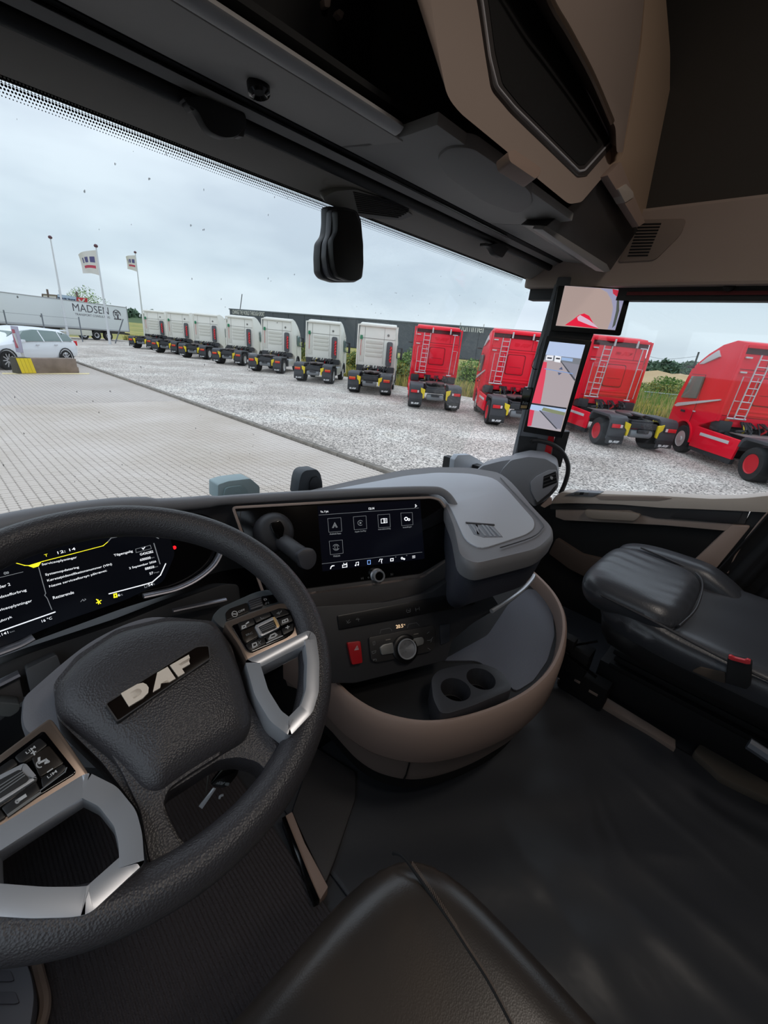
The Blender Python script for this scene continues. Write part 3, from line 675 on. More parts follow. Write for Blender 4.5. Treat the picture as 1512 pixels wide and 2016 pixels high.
bm = bm_(); lathe(bm, ko, PS.n, [(.020, 0), (.0205, .003), (.0175, .005), (.0175, .018), (.016, .021), (.0135, .021), (.0125, .0185), (0, .0185)], 28)
kn = finish(bm, 'rotary_knob', M_chrome, scr); kn['label'] = 'ribbed chrome volume knob'
bm = bm_(); lathe(bm, PS.p(742, 1133, .006)+PS.n*.0187, PS.n, [(.0122, 0), (.011, .0012), (0, .0012)], 20); finish(bm, 'knob_cap', M_gloss, kn)
for ln in ([[(711, 1137), (711.3, 1141)], [(715, 1136.5), (712.3, 1138.7), (715.3, 1140.5), (715, 1136.5)]], [circ(725.5, 1137, 1.6, 4)], [[(769.5, 1129), (772, 1131), (769.7, 1133), (769.5, 1129)], [(773.3, 1128.5), (773.6, 1132.5)]], [[(754, 1133), (757, 1132.7)]]):
    strokes(PS, ln, .0008, M_greyprint, scr, .0066)
strokes(PS, [[(474, 1007), (468, 1060)]], .0012, M_soft, scr, .0066, 'panel_joint')
# ball-jointed stalk beside the screen
st = thing('stalk_lever', PS.p(560, 1060), 'matt black round-socket lever with a capped end left of the touch screen', 'lever')
Ms = mat('stalk_black', (62, 62, 66), .5)
bm = bm_(); lathe(bm, PS.p(538, 1048, .0), PS.n, [(.052, 0), (.052, .008), (.049, .022), (.040, .034), (.030, .038), (0, .040)], 32); sk = finish(bm, 'socket', Ms, st)
plate(PS, [(531, 1030), (552, 1024), (561, 1040), (556, 1060), (545, 1062), (536, 1045)], .0, .048, 'socket_slot', M_gloss, st, r=.008, bev=.002)
a_, b_, c_ = PS.p(556, 1066, .03), PS.p(582, 1085, .075), PS.p(606, 1104, .10)
bm = bm_(); tube(bm, catmull([a_, b_, c_], 6), [.021]*7+[.022]*6, 18); finish(bm, 'lever_arm', Ms, st)
plate(PS, [(583, 1092), (600, 1079), (618, 1080), (625, 1092), (623, 1112), (608, 1125), (592, 1118), (588, 1104)], .08, .125, 'end_cap', mat('cap_black', (76, 76, 82), .4), st, r=.012, bev=.008, seg=4)
strokes(PS, [[(529, 1016), (532, 1015)], [(529, 1021), (531, 1020)]], .002, M_white, scr, .0066)

# gauge cluster
PCl = PF((0, .78, 2.35), (1, 0, 0), (0, .42, .907))
cl = thing('instrument_cluster', PCl.p(180, 1180), 'dark digital instrument display behind the steering wheel with a yellow arc', 'instrument display')
plate(PCl, [(-60, 1060), (60, 1045), (250, 1010), (400, 1010), (448, 1035), (450, 1075), (420, 1125), (350, 1165), (250, 1195), (100, 1250), (-60, 1310)], -.05, -.012, 'cluster_housing', M_gloss, cl, r=.02, bev=.002)
dpc = plate(PCl, [(-60, 1130), (0, 1110), (150, 1068), (270, 1040), (330, 1045), (345, 1090), (322, 1145), (250, 1180), (120, 1225), (0, 1275), (-60, 1300)], -.015, -.008, 'display', M_screen, cl, r=.01, bev=0)
DC = -.0078
def cline(lines, w=.0012, m_=M_sg, name='symbol'): return strokes(PCl, lines, w, m_, dpc, DC, name)
cline([[(30, 1108), (48, 1113), (57, 1113.5), (85, 1105), (140, 1091), (203, 1074.5), (212, 1067)]], .0011, M_sy, 'yellow_arc')
cline([[(212, 1067), (219, 1059), (260, 1051.5), (288, 1050), (298, 1053), (312, 1060)]], .0014)
plate(PCl, [(55, 1114), (82, 1105.5), (76, 1115), (66, 1118)], -.008, -.0072, 'yellow_flag', M_sy, dpc, bev=0)
cline([[(303, 1070), (315, 1110)]], .0016); cline([[(76, 1117), (90, 1168), (88, 1172), (93, 1178), (102, 1200)]], .001)
cline([[(0, 1137), (45, 1126)]], .0008); cline([[(0, 1243), (108, 1205)]], .0018, M_sw)
cline([[(215, 1169), (280, 1152), (300, 1146), (316, 1132), (326, 1110)]], .0018, M_sw)
cline([[(267, 1081), (296, 1073.5), (298, 1080), (268, 1088), (267, 1081)]], .0008)
cline([[(280, 1079.5), (282, 1081), (285, 1077)]], .0014, M_sw)
for s_, a, b, h_, m_ in (('T', (88, 1096.5), (95, 1094.7), 5, M_sy), ('12: 14', (114, 1091), (149, 1082.5), 5.5, M_sw), ('Serviceoplysninger', (83, 1115), (152, 1100), 6, M_sw),
        ('Systemopdatering', (90, 1135), (156, 1119.5), 6, M_sw), ('Køretøjsidentifikationsnummer (VIN)', (94, 1146.5), (221, 1113.5), 6, M_sw),
        ('Næste serviceeftersyn påkrævet:', (98, 1158), (211, 1126), 6, M_sw), ('Resterende', (105, 1180), (146, 1168.5), 6, M_sw),
        ('Tilgængelig', (225, 1097), (262, 1088), 6, M_sw), ('G436282', (276, 1094), (302, 1088), 5, M_sw), ('600000', (276, 1105), (297, 1100), 5, M_sw), ('km', (298, 1099.5), (304, 1098), 2.6, M_sg),
        ('2 September 2026', (255, 1122), (308, 1108), 5.5, M_sw), ('88858', (286, 1122.5), (304, 1118), 5, M_sw), ('km', (305, 1117.5), (311, 1116), 2.6, M_sg), ('57', (295, 1132), (302, 1130), 5, M_sw), ('Dage', (303, 1130), (314, 1127), 3.4, M_sg),
        ('54', (292, 1154.5), (301, 1152.5), 5, M_sw), ('%', (302, 1152), (305, 1151), 3.5, M_sg), ('6', (232.5, 1174.5), (237, 1173.2), 5, M_sw), ('%', (238, 1173), (242, 1172), 3.5, M_sg), ('16 °C', (83, 1225.5), (103, 1218.5), 5.5, M_sw),
        ('ller 2', (0, 1158.5), (21, 1152.5), 6, M_sw), ('ndstofforbrug', (-4, 1181), (53, 1165), 7, M_sw), ('rviceoplysninger', (-4, 1206), (64, 1186), 7, M_sw), ('ufttryk', (0, 1227), (25, 1217), 6, M_sw), ('.141', (0, 1253), (17, 1247), 5.5, M_sw), ('km', (20, 1246), (29, 1243), 3, M_sg)):
    text_on(PCl, s_, a, b, h_, m_, dpc, DC, bold=.004)
cline([circ(10, 1128.5, 2, 8), circ(15, 1127.5, 1.7, 8)], .0012)
cline([[(225, 1176), (224.5, 1170), (229, 1169), (230, 1175), (225, 1176)]], .002, M_sy); cline([[(190, 1180), (198, 1188)], [(190, 1187), (199, 1182)], [(193, 1181), (194, 1189)]], .0014, M_sy)
cline([[(159, 1184.5), (163, 1180), (165, 1183), (169, 1180), (167, 1179)]], .001); cline([[(284, 1151), (290, 1149), (289, 1156), (285, 1157), (284, 1151)]], .001)
strokes(PCl, [circ(343.5, 1078, 2.6, 10), circ(343.5, 1078, 1, 6)], .0018, M_sr, cl, -.011, 'warning_lamp')
bm = bm_(); tube(bm, catmull([PCl.p(*q, .0) for q in ((282, 1174), (310, 1168), (350, 1158), (390, 1138), (422, 1110), (438, 1075), (438, 1050), (430, 1030))], 5), .0085, 10, flat=.5)
fr = finish(bm, 'bezel_arc', mat('arc_chrome', (150, 150, 158), .35, .8), cl)
bm = bm_(); tube(bm, catmull([PCl.p(*q, .0) for q in ((-60, 1305), (0, 1283), (40, 1268), (66, 1254))], 4), .009, 10, flat=.5); finish(bm, 'bezel_arc', MATS['arc_chrome'], cl)
plate(PCl, [(-60, 1330), (60, 1285), (240, 1225), (340, 1185), (440, 1150), (470, 1150), (480, 1230), (300, 1260), (60, 1370), (-60, 1400)], -.10, -.03, 'lower_panel', M_black, cl, r=.01, bev=.004)
bm = bm_(); tube(bm, [PCl.p(340, 1202, -.0), PCl.p(445, 1180, -.0)], .006, 8, flat=.5); finish(bm, 'trim_strip', MATS['arc_chrome'], cl)
bm = bm_(); tube(bm, [PCl.p(-40, 1365, .0), PCl.p(38, 1326, .0)], .008, 8, flat=.6); finish(bm, 'trim_strip', MATS['arc_chrome'], cl)
plate(PCl, [(-60, 1385), (-10, 1355), (38, 1332), (48, 1378), (0, 1420), (-60, 1440)], -.05, -.005, 'side_panel', M_soft, cl, r=.004, bev=.002)
plate(PCl, [(50, 1318), (112, 1288), (120, 1310), (100, 1350), (60, 1365)], -.02, .02, 'grey_bracket', mat('bracket_grey', (66, 67, 70), .5), cl, r=.004, bev=.003)
plate(PCl, [(-40, 1380), (40, 1385), (38, 1400), (20, 1412), (-40, 1405)], .0, .05, 'column_flap', mat('flap_grey', (70, 72, 72), .5), cl, r=.004, bev=.003)

# climate panel
tH = R_(36); nh = np.array([-.3899, -.9208, 0]); 
PH = PF(U(683, 1268, 'z', 2.075), hS, np.cos(tH)*np.array([0, 0, 1.])-np.sin(tH)*nh)
hv = thing('climate_panel', PH.p(790, 1270), 'black climate and switch panel with round knob and red hazard button under the screen', 'control panel')
plate(PH, [(600, 1195), (760, 1185), (850, 1165), (930, 1112), (985, 1195), (930, 1228), (890, 1262), (880, 1300), (700, 1345), (640, 1345), (610, 1290)], -.12, .0, 'panel_body', mat('panel_black', (48, 48, 51), .5, bump=('noise', 900, .25, .0006)), hv, r=.01, bev=.006)
plate(PH, [(664, 1212), (930, 1162), (936, 1190), (668, 1240)], -.0, .006, 'switch_strip', M_gloss if False else mat('strip_black', (20, 20, 23), .35), hv, r=.004, bev=.002)
plate(PH, [(726, 1255), (852, 1231), (858, 1240), (856, 1275), (848, 1283), (742, 1305), (731, 1300)], .0, .009, 'button_panel', mat('button_panel_black', (50, 48, 48), .4), hv, r=.006, bev=.002)
hb = plate(PH, [(684, 1265), (710, 1262), (714, 1305), (694, 1309)], .0, .013, 'hazard_button', M_redbtn, hv, r=.004, bev=.002); hb['label'] = 'red hazard light button'
strokes(PH, [[(698, 1280), (703, 1271.5), (706, 1278.5), (698, 1280)], [(700.5, 1278.7), (702.7, 1275), (704, 1278), (700.5, 1278.7)]], .0009, M_white, hb, .0132)
for px_ in ([(748, 1275), (755, 1269), (774, 1265), (776, 1286), (752, 1290)], [(812, 1258), (832, 1254), (835, 1260), (834, 1268), (812, 1276)]):
    plate(PH, px_, .006, .015, 'silver_button', M_silverbtn, hv, r=.004, bev=.002)
kc = PH.p(797, 1277, .008)
bm = bm_(); lathe(bm, kc, PH.n, [(.037, 0), (.037, .004), (.033, .007), (.0265, .007), (.0265, .013), (.025, .0152), (.0228, .0152), (.022, .013), (0, .013)], 32); kk = finish(bm, 'temperature_knob', M_gloss if False else mat('knob_black', (18, 18, 19), .35), hv)
bm = bm_(); lathe(bm, kc+PH.n*.0140, PH.n, [(.0225, 0), (.0262, .0), (.0258, .0032), (.0232, .0032), (.0225, 0)], 32); finish(bm, 'chrome_ring', M_chrome, kk)
strokes(PH, [[(785, 1278), (808, 1273.5)]], .0006, M_greyprint, kk, .0218); strokes(PH, [circ(797.5, 1268, 1.6, 8)], .0012, M_greyprint, kk, .0218); strokes(PH, [circ(798.5, 1283, 1.4, 6)], .0012, M_greyprint, kk, .0218)
text_on(PH, '20.5', (780, 1237.5), (794, 1235), 7, M_samb, hv, .0004); text_on(PH, '°C', (794.5, 1231.5), (798, 1230.8), 2.6, M_samb, hv, .0004)
strokes(PH, [[(748, 1247), (750, 1240), (767, 1236.5), (771, 1240), (771, 1242)]], .0011, M_greyprint, hv, .0006)
strokes(PH, [[(802, 1236), (804, 1229), (820, 1226), (824, 1230), (825, 1232)]], .0011, M_greyprint, hv, .0006)
for ln in ([[(760, 1260), (768, 1258.5)]], [[(815, 1249), (823, 1247.3)]]): strokes(PH, ln, .002, mat('pale_mark', (150, 142, 132), .5), hv, .0092)
for ln in ([[(734, 1264), (738, 1263), (738, 1269), (735, 1270), (734, 1264)]], [[(732, 1283), (740, 1281), (739, 1285), (734, 1287), (732, 1283)]], [[(841, 1247), (845, 1244)]], [[(841, 1261), (848, 1260), (852, 1255)], [(848, 1264), (850, 1260)]], [[(842, 1276), (847, 1279)]]):
    strokes(PH, ln, .0012, M_greyprint, hv, .0092)
text_on(PH, 'P)', (735, 1303), (742, 1301.5), 5.5, M_greyprint, hv, .0092)
for ln in ([[(801, 1200), (800, 1204), (802, 1206), (807, 1205), (808, 1203), (807.5, 1198.5)], [(803, 1202), (806, 1202)]], [[(818, 1197), (819, 1203)], [(825, 1195), (826, 1201)], [(818.5, 1200), (825.5, 1198)]], [[(682, 1222), (686, 1227), (690, 1224)], [(688, 1220), (683, 1227)]], [[(701, 1220), (708, 1219)], [(705, 1217), (706, 1223)], [(701, 1220), (703, 1217)]]):
    strokes(PH, ln, .0010, M_greyprint, hv, .0066)
plate(PH, [(866, 1231), (887, 1227), (886, 1262), (868, 1270)], -.0, .004, 'blank_cover', mat('blank_cover_dark', (38, 42, 50), .5), hv, r=.004, bev=.0015)

# open console tray hanging below the dash
con = thing('console_tray', (.9, .6, 1.85), 'rounded taupe console tray under the screen with a ribbed rubber base', 'console')
O_ = [(560, 1270), (620, 1312), (655, 1346), (690, 1378), (735, 1405), (785, 1421), (835, 1428), (885, 1425), (945, 1411), (1003, 1389), (1053, 1360), (1090, 1322), (1110, 1280), (1117, 1238), (1111, 1200), (1092, 1165), (1064, 1135), (1040, 1115)]
O3 = catmull(z_outline(O_, 1.985), 3)
cen = np.array([.95, .75, 0])
def inw(P, k, z):
    out = []
    for i, p in enumerate(P):
        t = P[min(i+1, len(P)-1)]-P[max(i-1, 0)]; t = t/np.linalg.norm(t); nn = np.array([-t[1], t[0], 0])
        if nn @ (cen-p) < 0: nn = -nn
        q = p+nn*k; out.append(np.array([q[0], q[1], z]))
    return out
bm = bm_()
loft(bm, [inw(O3, .022, 1.93), inw(O3, .018, 1.978), inw(O3, .014, 1.985), inw(O3, .006, 1.987), inw(O3, .0, 1.981), inw(O3, -.006, 1.95), inw(O3, -.004, 1.868), inw(O3, .0, 1.862)], False)
finish(bm, 'tray_shell', M_taupe, con)
bm = bm_(); loft(bm, [inw(O3, .0, 1.8615), inw(O3, .004, 1.858), inw(O3, .022, 1.79), inw(O3, .048, 1.735), inw(O3, .075, 1.725)], False)
finish(bm, 'lower_skirt', M_taupe2, con)
bm = bm_(); base = inw(O3, .05, 1.74); poly_prism(bm, base, setz(base, 1.70)); finish(bm, 'underside', M_deep, con)
i_ = inw(O3, .020, 1.932)
bm = bm_(); poly_prism(bm, i_, setz(i_, 1.92)); finish(bm, 'tray_floor', M_black, con, smooth=0)
rubp = z_outline([(870, 1300), (960, 1250), (1000, 1190), (1040, 1158), (1070, 1165), (1088, 1200), (1092, 1250), (1078, 1300), (1050, 1340), (1014, 1362), (985, 1330), (940, 1300)], 1.936)
bm = bm_(); poly_prism(bm, roundpoly(rubp, .02, 3), setz(roundpoly(rubp, .02, 3), 1.930)); finish(bm, 'rubber_mat', M_tray, con, .001)
# rim joint lines
for q0, q1 in (((812, 1493), (816, 1546)), ((655, 1418), (705, 1462)), ((1066, 1172), (1082, 1156))):
    pass
bm = bm_(); k_ = min(range(len(O3)), key=lambda i: abs(O3[i][0]-U(815, 1425, 'z', 1.985)[0])+abs(O3[i][1]-U(815, 1425, 'z', 1.985)[1]))
tube(bm, [inw(O3, .0, 1.859)[k_]+[0, 0, 0], inw(O3, .020, 1.79)[k_], inw(O3, .046, 1.735)[k_]], .0022, 6); finish(bm, 'panel_joint', M_deep, con)
# cup holder
zc = 2.0
cup = [(848, 1335), (862, 1318), (905, 1308), (950, 1305), (985, 1318), (1008, 1348), (1006, 1358), (930, 1390), (882, 1405), (866, 1403), (852, 1375)]
c3 = roundpoly(z_outline(cup, zc), .018, 4)
holes = [(U(897, 1357, 'z', zc), .0385), (U(947, 1336, 'z', zc), .0385)]
ch = plate(PF((0, 0, zc), (1, 0, 0), (0, 1, 0)), cup, -.07, .0, 'cup_holder', mat('cup_black', (60, 60, 64), .45), con, r=.018, bev=.005)
cutb = bm_()
for c_, r_ in holes: lathe(cutb, np.array([c_[0], c_[1], zc-.055]), (0, 0, 1), [(r_*.93, 0), (r_, .08)], 28)
cut(ch, cutb); ch.data.materials.append(M_deep)
bm = bm_()
for c_, r_ in holes: lathe(bm, np.array([c_[0], c_[1], zc-.0545]), (0, 0, 1), [(r_*.86, 0), (r_*.8, .001), (0, .001)], 24)
finish(bm, 'cup_base', M_gloss, ch)
# column under the dash between the footwells
bm = bm_(); box(bm, (.98, .99, 1.74), (.9, .6, .26)); finish(bm, 'centre_column', M_deep, con, .02)
def proj(p):
    q = np.array(p, float)-CAM; z = q @ CF
    return (756+FPX*(q @ CX)/z, 1008-FPX*(q @ CY)/z)
# ================================================================ STEERING WHEEL
CW = np.array([.086, .438, 2.429]); th_ = .436
nW = np.array([0, -math.sin(th_), math.cos(th_)])
_a = np.array([.2678, .0511, -.0028]); hW = _a-(_a @ nW)*nW
PW = PF(CW, hW, np.cross(nW, hW))
sw = thing('steering_wheel', CW, 'black leather steering wheel with satin silver spoke trims and lettered hub', 'steering wheel')
bm = bm_()
n_, m2 = 96, 20; rings = []
for i in range(n_):
    a = 2*math.pi*i/n_; d = math.cos(a)*PW.h+math.sin(a)*PW.v; ring = []
    for k in range(m2):
        b = 2*math.pi*k/m2; rr = .0205+.0018*max(0, math.cos(b+2.4))
        ring.append(CW+d*(.2135+rr*math.cos(b)*.98)+PW.n*(rr*math.sin(b)*1.12))
    rings.append(ring)
rings.append(rings[0]); loft(bm, rings, True, False, False); bmesh.ops.remove_doubles(bm, verts=bm.verts, dist=1e-6)
finish(bm, 'rim', M_leather, sw)
# skirt with lower spoke and right web
sk_px = [(104, 1345), (150, 1290), (230, 1238), (330, 1214), (420, 1222), (456, 1270), (486, 1370), (515, 1425), (575, 1462), (590, 1480), (560, 1560), (532, 1550), (526, 1520), (508, 1500), (470, 1490), (430, 1496), (378, 1530), (330, 1560), (322, 1580), (332, 1610), (352, 1648), (372, 1668), (385, 1690), (330, 1735), (296, 1722), (288, 1690), (275, 1600), (200, 1500), (112, 1415)]
plate(PW, sk_px, -.050, -.010, 'hub_skirt', M_leather, sw, r=.006, bev=.006, seg=3)
plate(PW, [(215, 1480), (300, 1440), (420, 1470), (440, 1482), (375, 1522), (332, 1552), (320, 1585), (334, 1625), (356, 1662), (376, 1684), (330, 1722), (300, 1712), (291, 1680), (277, 1598), (240, 1520)], -.03, -.001, 'lower_spoke', M_leather, sw, r=.006, bev=.007, seg=4)
hub = [(104, 1350), (152, 1292), (230, 1241), (330, 1217), (410, 1220), (440, 1240), (466, 1290), (488, 1362), (500, 1415), (488, 1452), (430, 1486), (360, 1530), (312, 1566), (282, 1560), (228, 1498), (155, 1440), (108, 1402)]
uv = [np.array(q) for q in roundpoly([PW.uv(*q, .0) for q in hub], .012, 4)]
c0 = sum(uv)/len(uv); bm = bm_(); rg = []
for s_, d_ in ((1.0, -.03), (1.0, -.010), (.992, -.006), (.96, .001), (.88, .0075), (.72, .013), (.45, .0165), (.15, .018)):
    rg.append([PW.w(*(c0+(q-c0)*s_), d_) for q in uv])
loft(bm, rg); finish(bm, 'airbag_cover', M_leather, sw, smooth=60)
# lettered badge
PBd = PF(PW.w(*PW.uv(312, 1345, .02), .0175), PW.h, PW.v)
bd = plate(PBd, [(206, 1385), (386, 1272), (412, 1270), (415, 1296), (236, 1418), (230, 1420)], -.006, .004, 'badge', M_glossb, sw, r=.003, bev=.0008)
ring_plate(PBd, [(206, 1385), (386, 1272), (412, 1270), (415, 1296), (236, 1418), (230, 1420)], .002, .0046, .0012, 'badge_edge', M_soft, bd, r=.003, bev=0)
def daf(pf, a, b, h, material, parent, d, thick=.0006, name='lettering'):
    """heavy wide letters D, A, F on plane pf between uv points a and b"""
    a = np.array(a, float); b = np.array(b, float); L = np.linalg.norm(b-a); e = (b-a)/L; f = np.array([-e[1], e[0]])
    polys = [  # D (outer strip), A, F in a 3.2 x 1 box with slanted strokes
        [(0, 0), (.6, 0), (.88, .13), (1, .4), (1, .66), (.92, .88), (.7, 1), (0, 1), (0, .5), (.3, .5), (.3, .74), (.6, .74), (.7, .6), (.7, .42), (.58, .27), (.3, .27), (.3, .498), (0, .498)],
        [(1.04, 0), (1.38, 0), (1.50, .22), (1.80, .22), (1.80, 0), (2.12, 0), (2.12, 1), (1.62, 1)],
        [(2.26, 0), (2.58, 0), (2.58, .36), (3.0, .36), (3.04, .58), (2.58, .58), (2.58, .76), (3.16, .76), (3.2, 1), (2.24, 1)]]
    bm = bm_()
    for P in polys:
        q = [a+e*x/3.2*L+f*y*h for x, y in P]
        fr = [bm.verts.new(tuple(pf.w(*z, d+thick))) for z in q]; bk = [bm.verts.new(tuple(pf.w(*z, d))) for z in q]
        bm.faces.new(fr); bm.faces.new(bk[::-1])
        for i in range(len(q)):
            j = (i+1) % len(q); bm.faces.new((fr[i], bk[i], bk[j], fr[j]))
    bmesh.ops.triangulate(bm, faces=[f_ for f_ in bm.faces if len(f_.verts) > 4])
    return finish(bm, name, material, parent, 0, 0)
daf(PBd, PBd.uv(254, 1392, .004), PBd.uv(387, 1312, .004), .0165, mat('letter_silver', (255, 240, 222), .4, .1), bd, .004, .0016)
bz = mat('bezel_bronze', (176, 158, 146), .33, .9)
def pod_side(pod_px, panel_px, ring_px, wd):
    p = plate(PW, pod_px, -.03, .004, 'spoke_bezel', bz, sw, r=.008, bev=.003)
    rg_ = ring_plate(PW, ring_px, -.028, .004, wd, 'spoke_ring', M_chrome, sw, r=.006, bev=.0035)
    inv = rg_.matrix_parent_inverse; Mw = Matrix.Identity(4)
    for v in rg_.data.vertices:      # the ring climbs onto the rim towards its outer side
        w = np.array(v.co); q = w-CW; u_, v_ = q @ PW.h, q @ PW.v; d_ = q @ PW.n; r_ = math.hypot(u_, v_)
        lift = .022*min(1, max(0, (r_-.13)/.06)); px = proj(w); v.co = tuple(PW.p(px[0], px[1], d_+lift))
    return plate(PW, panel_px, -.0, .007, 'switch_panel', M_gloss, sw, r=.005, bev=.0015)
sp_ = pod_side([(438, 1225), (550, 1186), (578, 1190), (606, 1208), (622, 1240), (612, 1248), (486, 1306), (470, 1270)],
         [(456, 1231), (552, 1196), (572, 1200), (581, 1226), (580, 1243), (566, 1254), (496, 1284), (486, 1280), (460, 1238)],
         [(482, 1300), (608, 1240), (622, 1250), (629, 1300), (628, 1362), (616, 1402), (571, 1450), (532, 1420), (502, 1370)], .0165)
Mk = mat('button_black', (30, 29, 30), .35); Mk2 = mat('button_brown', (38, 31, 26), .3)
for px_, m_ in (([(468, 1226), (498, 1216), (503, 1228), (474, 1241)], Mk), ([(499, 1215), (530, 1204), (535, 1212), (504, 1226)], Mk), ([(532, 1203), (556, 1197), (566, 1203), (570, 1208), (543, 1217)], Mk),
             ([(474, 1243), (502, 1232), (509, 1252), (485, 1266), (480, 1260)], Mk2), ([(484, 1268), (520, 1253), (524, 1266), (496, 1280), (490, 1278)], Mk), ([(545, 1220), (572, 1210), (577, 1222), (553, 1232)], Mk), ([(522, 1252), (553, 1240), (556, 1252), (527, 1264)], Mk), ([(554, 1238), (578, 1226), (578, 1240), (558, 1250)], Mk)):
    plate(PW, px_, .006, .0095, 'button', m_, sp_, r=.002, bev=.0008)
ring_plate(PW, [(501, 1232), (538, 1214), (545, 1218), (552, 1234), (516, 1252), (511, 1250)], .007, .0125, .004, 'scroll_surround', M_chrome, sp_, r=.003, bev=.0008)
plate(PW, [(511, 1233), (537, 1222), (544, 1236), (517, 1247)], .007, .0135, 'scroll_wheel', M_black, sp_, r=.001, bev=.0005)
for t in (.25, .5, .75):
    strokes(PW, [[(511+5*t, 1233+13*t), (537+6*t, 1222+13*t)]], .0008, M_greyprint, sp_, .0135, 'ridge')
plate(PW, [(537, 1215), (541, 1214), (551, 1232), (546, 1236)], .007, .0132, 'amber_facet', mat('amber_facet', (236, 196, 140), .3, .3), sp_, bev=.0004)
text_on(PW, 'SRC', (485, 1252.5), (498, 1247.5), 4.6, M_greyprint, sp_, .0097)
for ln, w_ in (([[(477, 1238), (477, 1233), (483, 1231), (484, 1235), (477, 1238)], [(485, 1228), (489, 1225)]], .0016), ([[(513, 1216), (514, 1219), (519, 1217)]], .0010), ([[(545, 1208), (549, 1205), (550, 1209), (545, 1208)], [(552, 1206), (554, 1203)]], .0010), ([[(556, 1227), (556, 1222), (566, 1218), (567, 1223), (556, 1227)], [(560.5, 1220.5), (561, 1225)]], .0012),
              ([[(530, 1258), (533, 1251), (541, 1247), (545, 1250), (540, 1254), (530, 1258)]], .0020), ([[(498, 1275), (497, 1268), (504, 1265), (506, 1271), (498, 1275)]], .0014), ([[(508, 1263), (513, 1268)], [(513, 1262), (508, 1269)]], .0009), ([[(563, 1236), (569, 1234)], [(566, 1232.5), (566.5, 1237.5)]], .0012), ([[(525, 1266), (540, 1259), (547, 1256), (556, 1252)]], .0012)):
    strokes(PW, ln, w_, M_white if w_ > .001 else M_greyprint, sp_, .0097)
sp2 = pod_side([(-60, 1530), (96, 1414), (104, 1418), (140, 1470), (176, 1524), (160, 1540), (-60, 1672)],
         [(-60, 1546), (82, 1440), (88, 1440), (150, 1518), (146, 1524), (-60, 1650)],
         [(-70, 1668), (165, 1524), (178, 1522), (230, 1548), (268, 1595), (280, 1640), (284, 1700), (268, 1714), (176, 1800), (140, 1806), (60, 1808), (-70, 1800)], .0175)
for px_, m_ in (([(28, 1490), (78, 1452), (94, 1466), (60, 1492), (48, 1500), (38, 1502)], Mk), ([(62, 1492), (96, 1467), (126, 1502), (78, 1530)], Mk2), ([(80, 1532), (127, 1504), (130, 1512), (124, 1520), (84, 1552)], Mk), ([(-30, 1530), (25, 1492), (36, 1504), (-30, 1548)], Mk), ([(2, 1590), (70, 1536), (80, 1556), (14, 1606)], Mk), ([(-40, 1616), (0, 1592), (12, 1608), (-40, 1640)], Mk)):
    plate(PW, px_, .006, .0095, 'button', m_, sp2, r=.002, bev=.0008)
ring_plate(PW, [(-40, 1546), (45, 1503), (52, 1504), (72, 1528), (70, 1534), (-40, 1606)], .007, .0135, .006, 'scroll_surround', M_chrome, sp2, r=.004, bev=.001)
plate(PW, [(-40, 1556), (38, 1514), (56, 1530), (54, 1538), (-40, 1596)], .007, .0145, 'scroll_wheel', M_black, sp2, r=.002, bev=.0005)
for t in (.2, .4, .6):
    strokes(PW, [[(-20, 1552+38*t), (40+14*t, 1516+18*t)]], .0009, M_greyprint, sp2, .0145, 'ridge')
text_on(PW, 'LIM', (53, 1485), (71, 1472), 6, M_white, sp2, .0097); text_on(PW, 'LIM', (95, 1533), (113, 1520), 6, M_white, sp2, .0097)
strokes(PW, [[(62, 1483), (70, 1480)], [(65, 1479), (68, 1486)], [(94, 1520), (103, 1514)]], .001, M_white, sp2, .0097)
strokes(PW, [circ(78, 1505, 6, 10, 60, 230)], .0010, M_white, sp2, .0097); strokes(PW, [[(78, 1502), (90, 1496), (95, 1500), (90, 1502)], [(77, 1493), (77, 1500)]], .0018, M_white, sp2, .0097)
strokes(PW, [circ(34, 1578, 3, 8)], .0010, M_white, sp2, .0097); strokes(PW, [[(39, 1574), (48, 1568)]], .0028, M_white, sp2, .0097)
strokes(PW, [[(80, 1556), (128, 1520), (131, 1512)]], .0010, M_greyprint, sp2, .0097); strokes(PW, [[(18, 1604), (78, 1562)]], .0022, M_silverbtn, sp2, .0097)
# column shroud behind the hub
Msh = mat('shroud_grey', (122, 122, 128), .5, bump=('noise', 900, .2, .0005))
cs = thing('steering_column', CW-nW*.1, 'grey steering column shroud behind the wheel hub with a black selector pod', 'steering column')
sh = [(38, 1415), (42, 1370), (62, 1352), (110, 1310), (170, 1262), (240, 1226), (300, 1208), (400, 1220), (430, 1300), (400, 1400), (250, 1480), (100, 1470), (45, 1440)]
plate(PW, sh, -.13, -.06, 'shroud', Msh, cs, r=.03, bev=.014, seg=4)
bm = bm_(); tube(bm, [CW-nW*.10, CW-nW*.10-np.array([0, -.25, .42])], [.07, .06], 20); finish(bm, 'column_tube', M_black, cs)
plate(PW, [(415, 1216), (430, 1196), (500, 1165), (524, 1159), (544, 1163), (553, 1178), (548, 1190), (500, 1215), (440, 1240)], -.075, -.03, 'selector_pod', mat('pod_slate', (84, 90, 94), .45), cs, r=.008, bev=.004)
PP = PF(PW.w(0, 0, -.03), PW.h, PW.v)
plate(PP, [(444, 1206), (452, 1198), (486, 1186), (490, 1204), (446, 1222)], .0, .003, 'off_button', mat('offbtn', (26, 22, 20), .4), cs, r=.002)
text_on(PP, 'OFF', (470, 1207), (483, 1201.5), 4.5, M_white, cs, .0034)
strokes(PP, [circ(462, 1209, 5.5, 12)], .0010, M_white, cs, .0034); strokes(PP, [[(459, 1209), (465, 1209)]], .0016, M_white, cs, .0034)
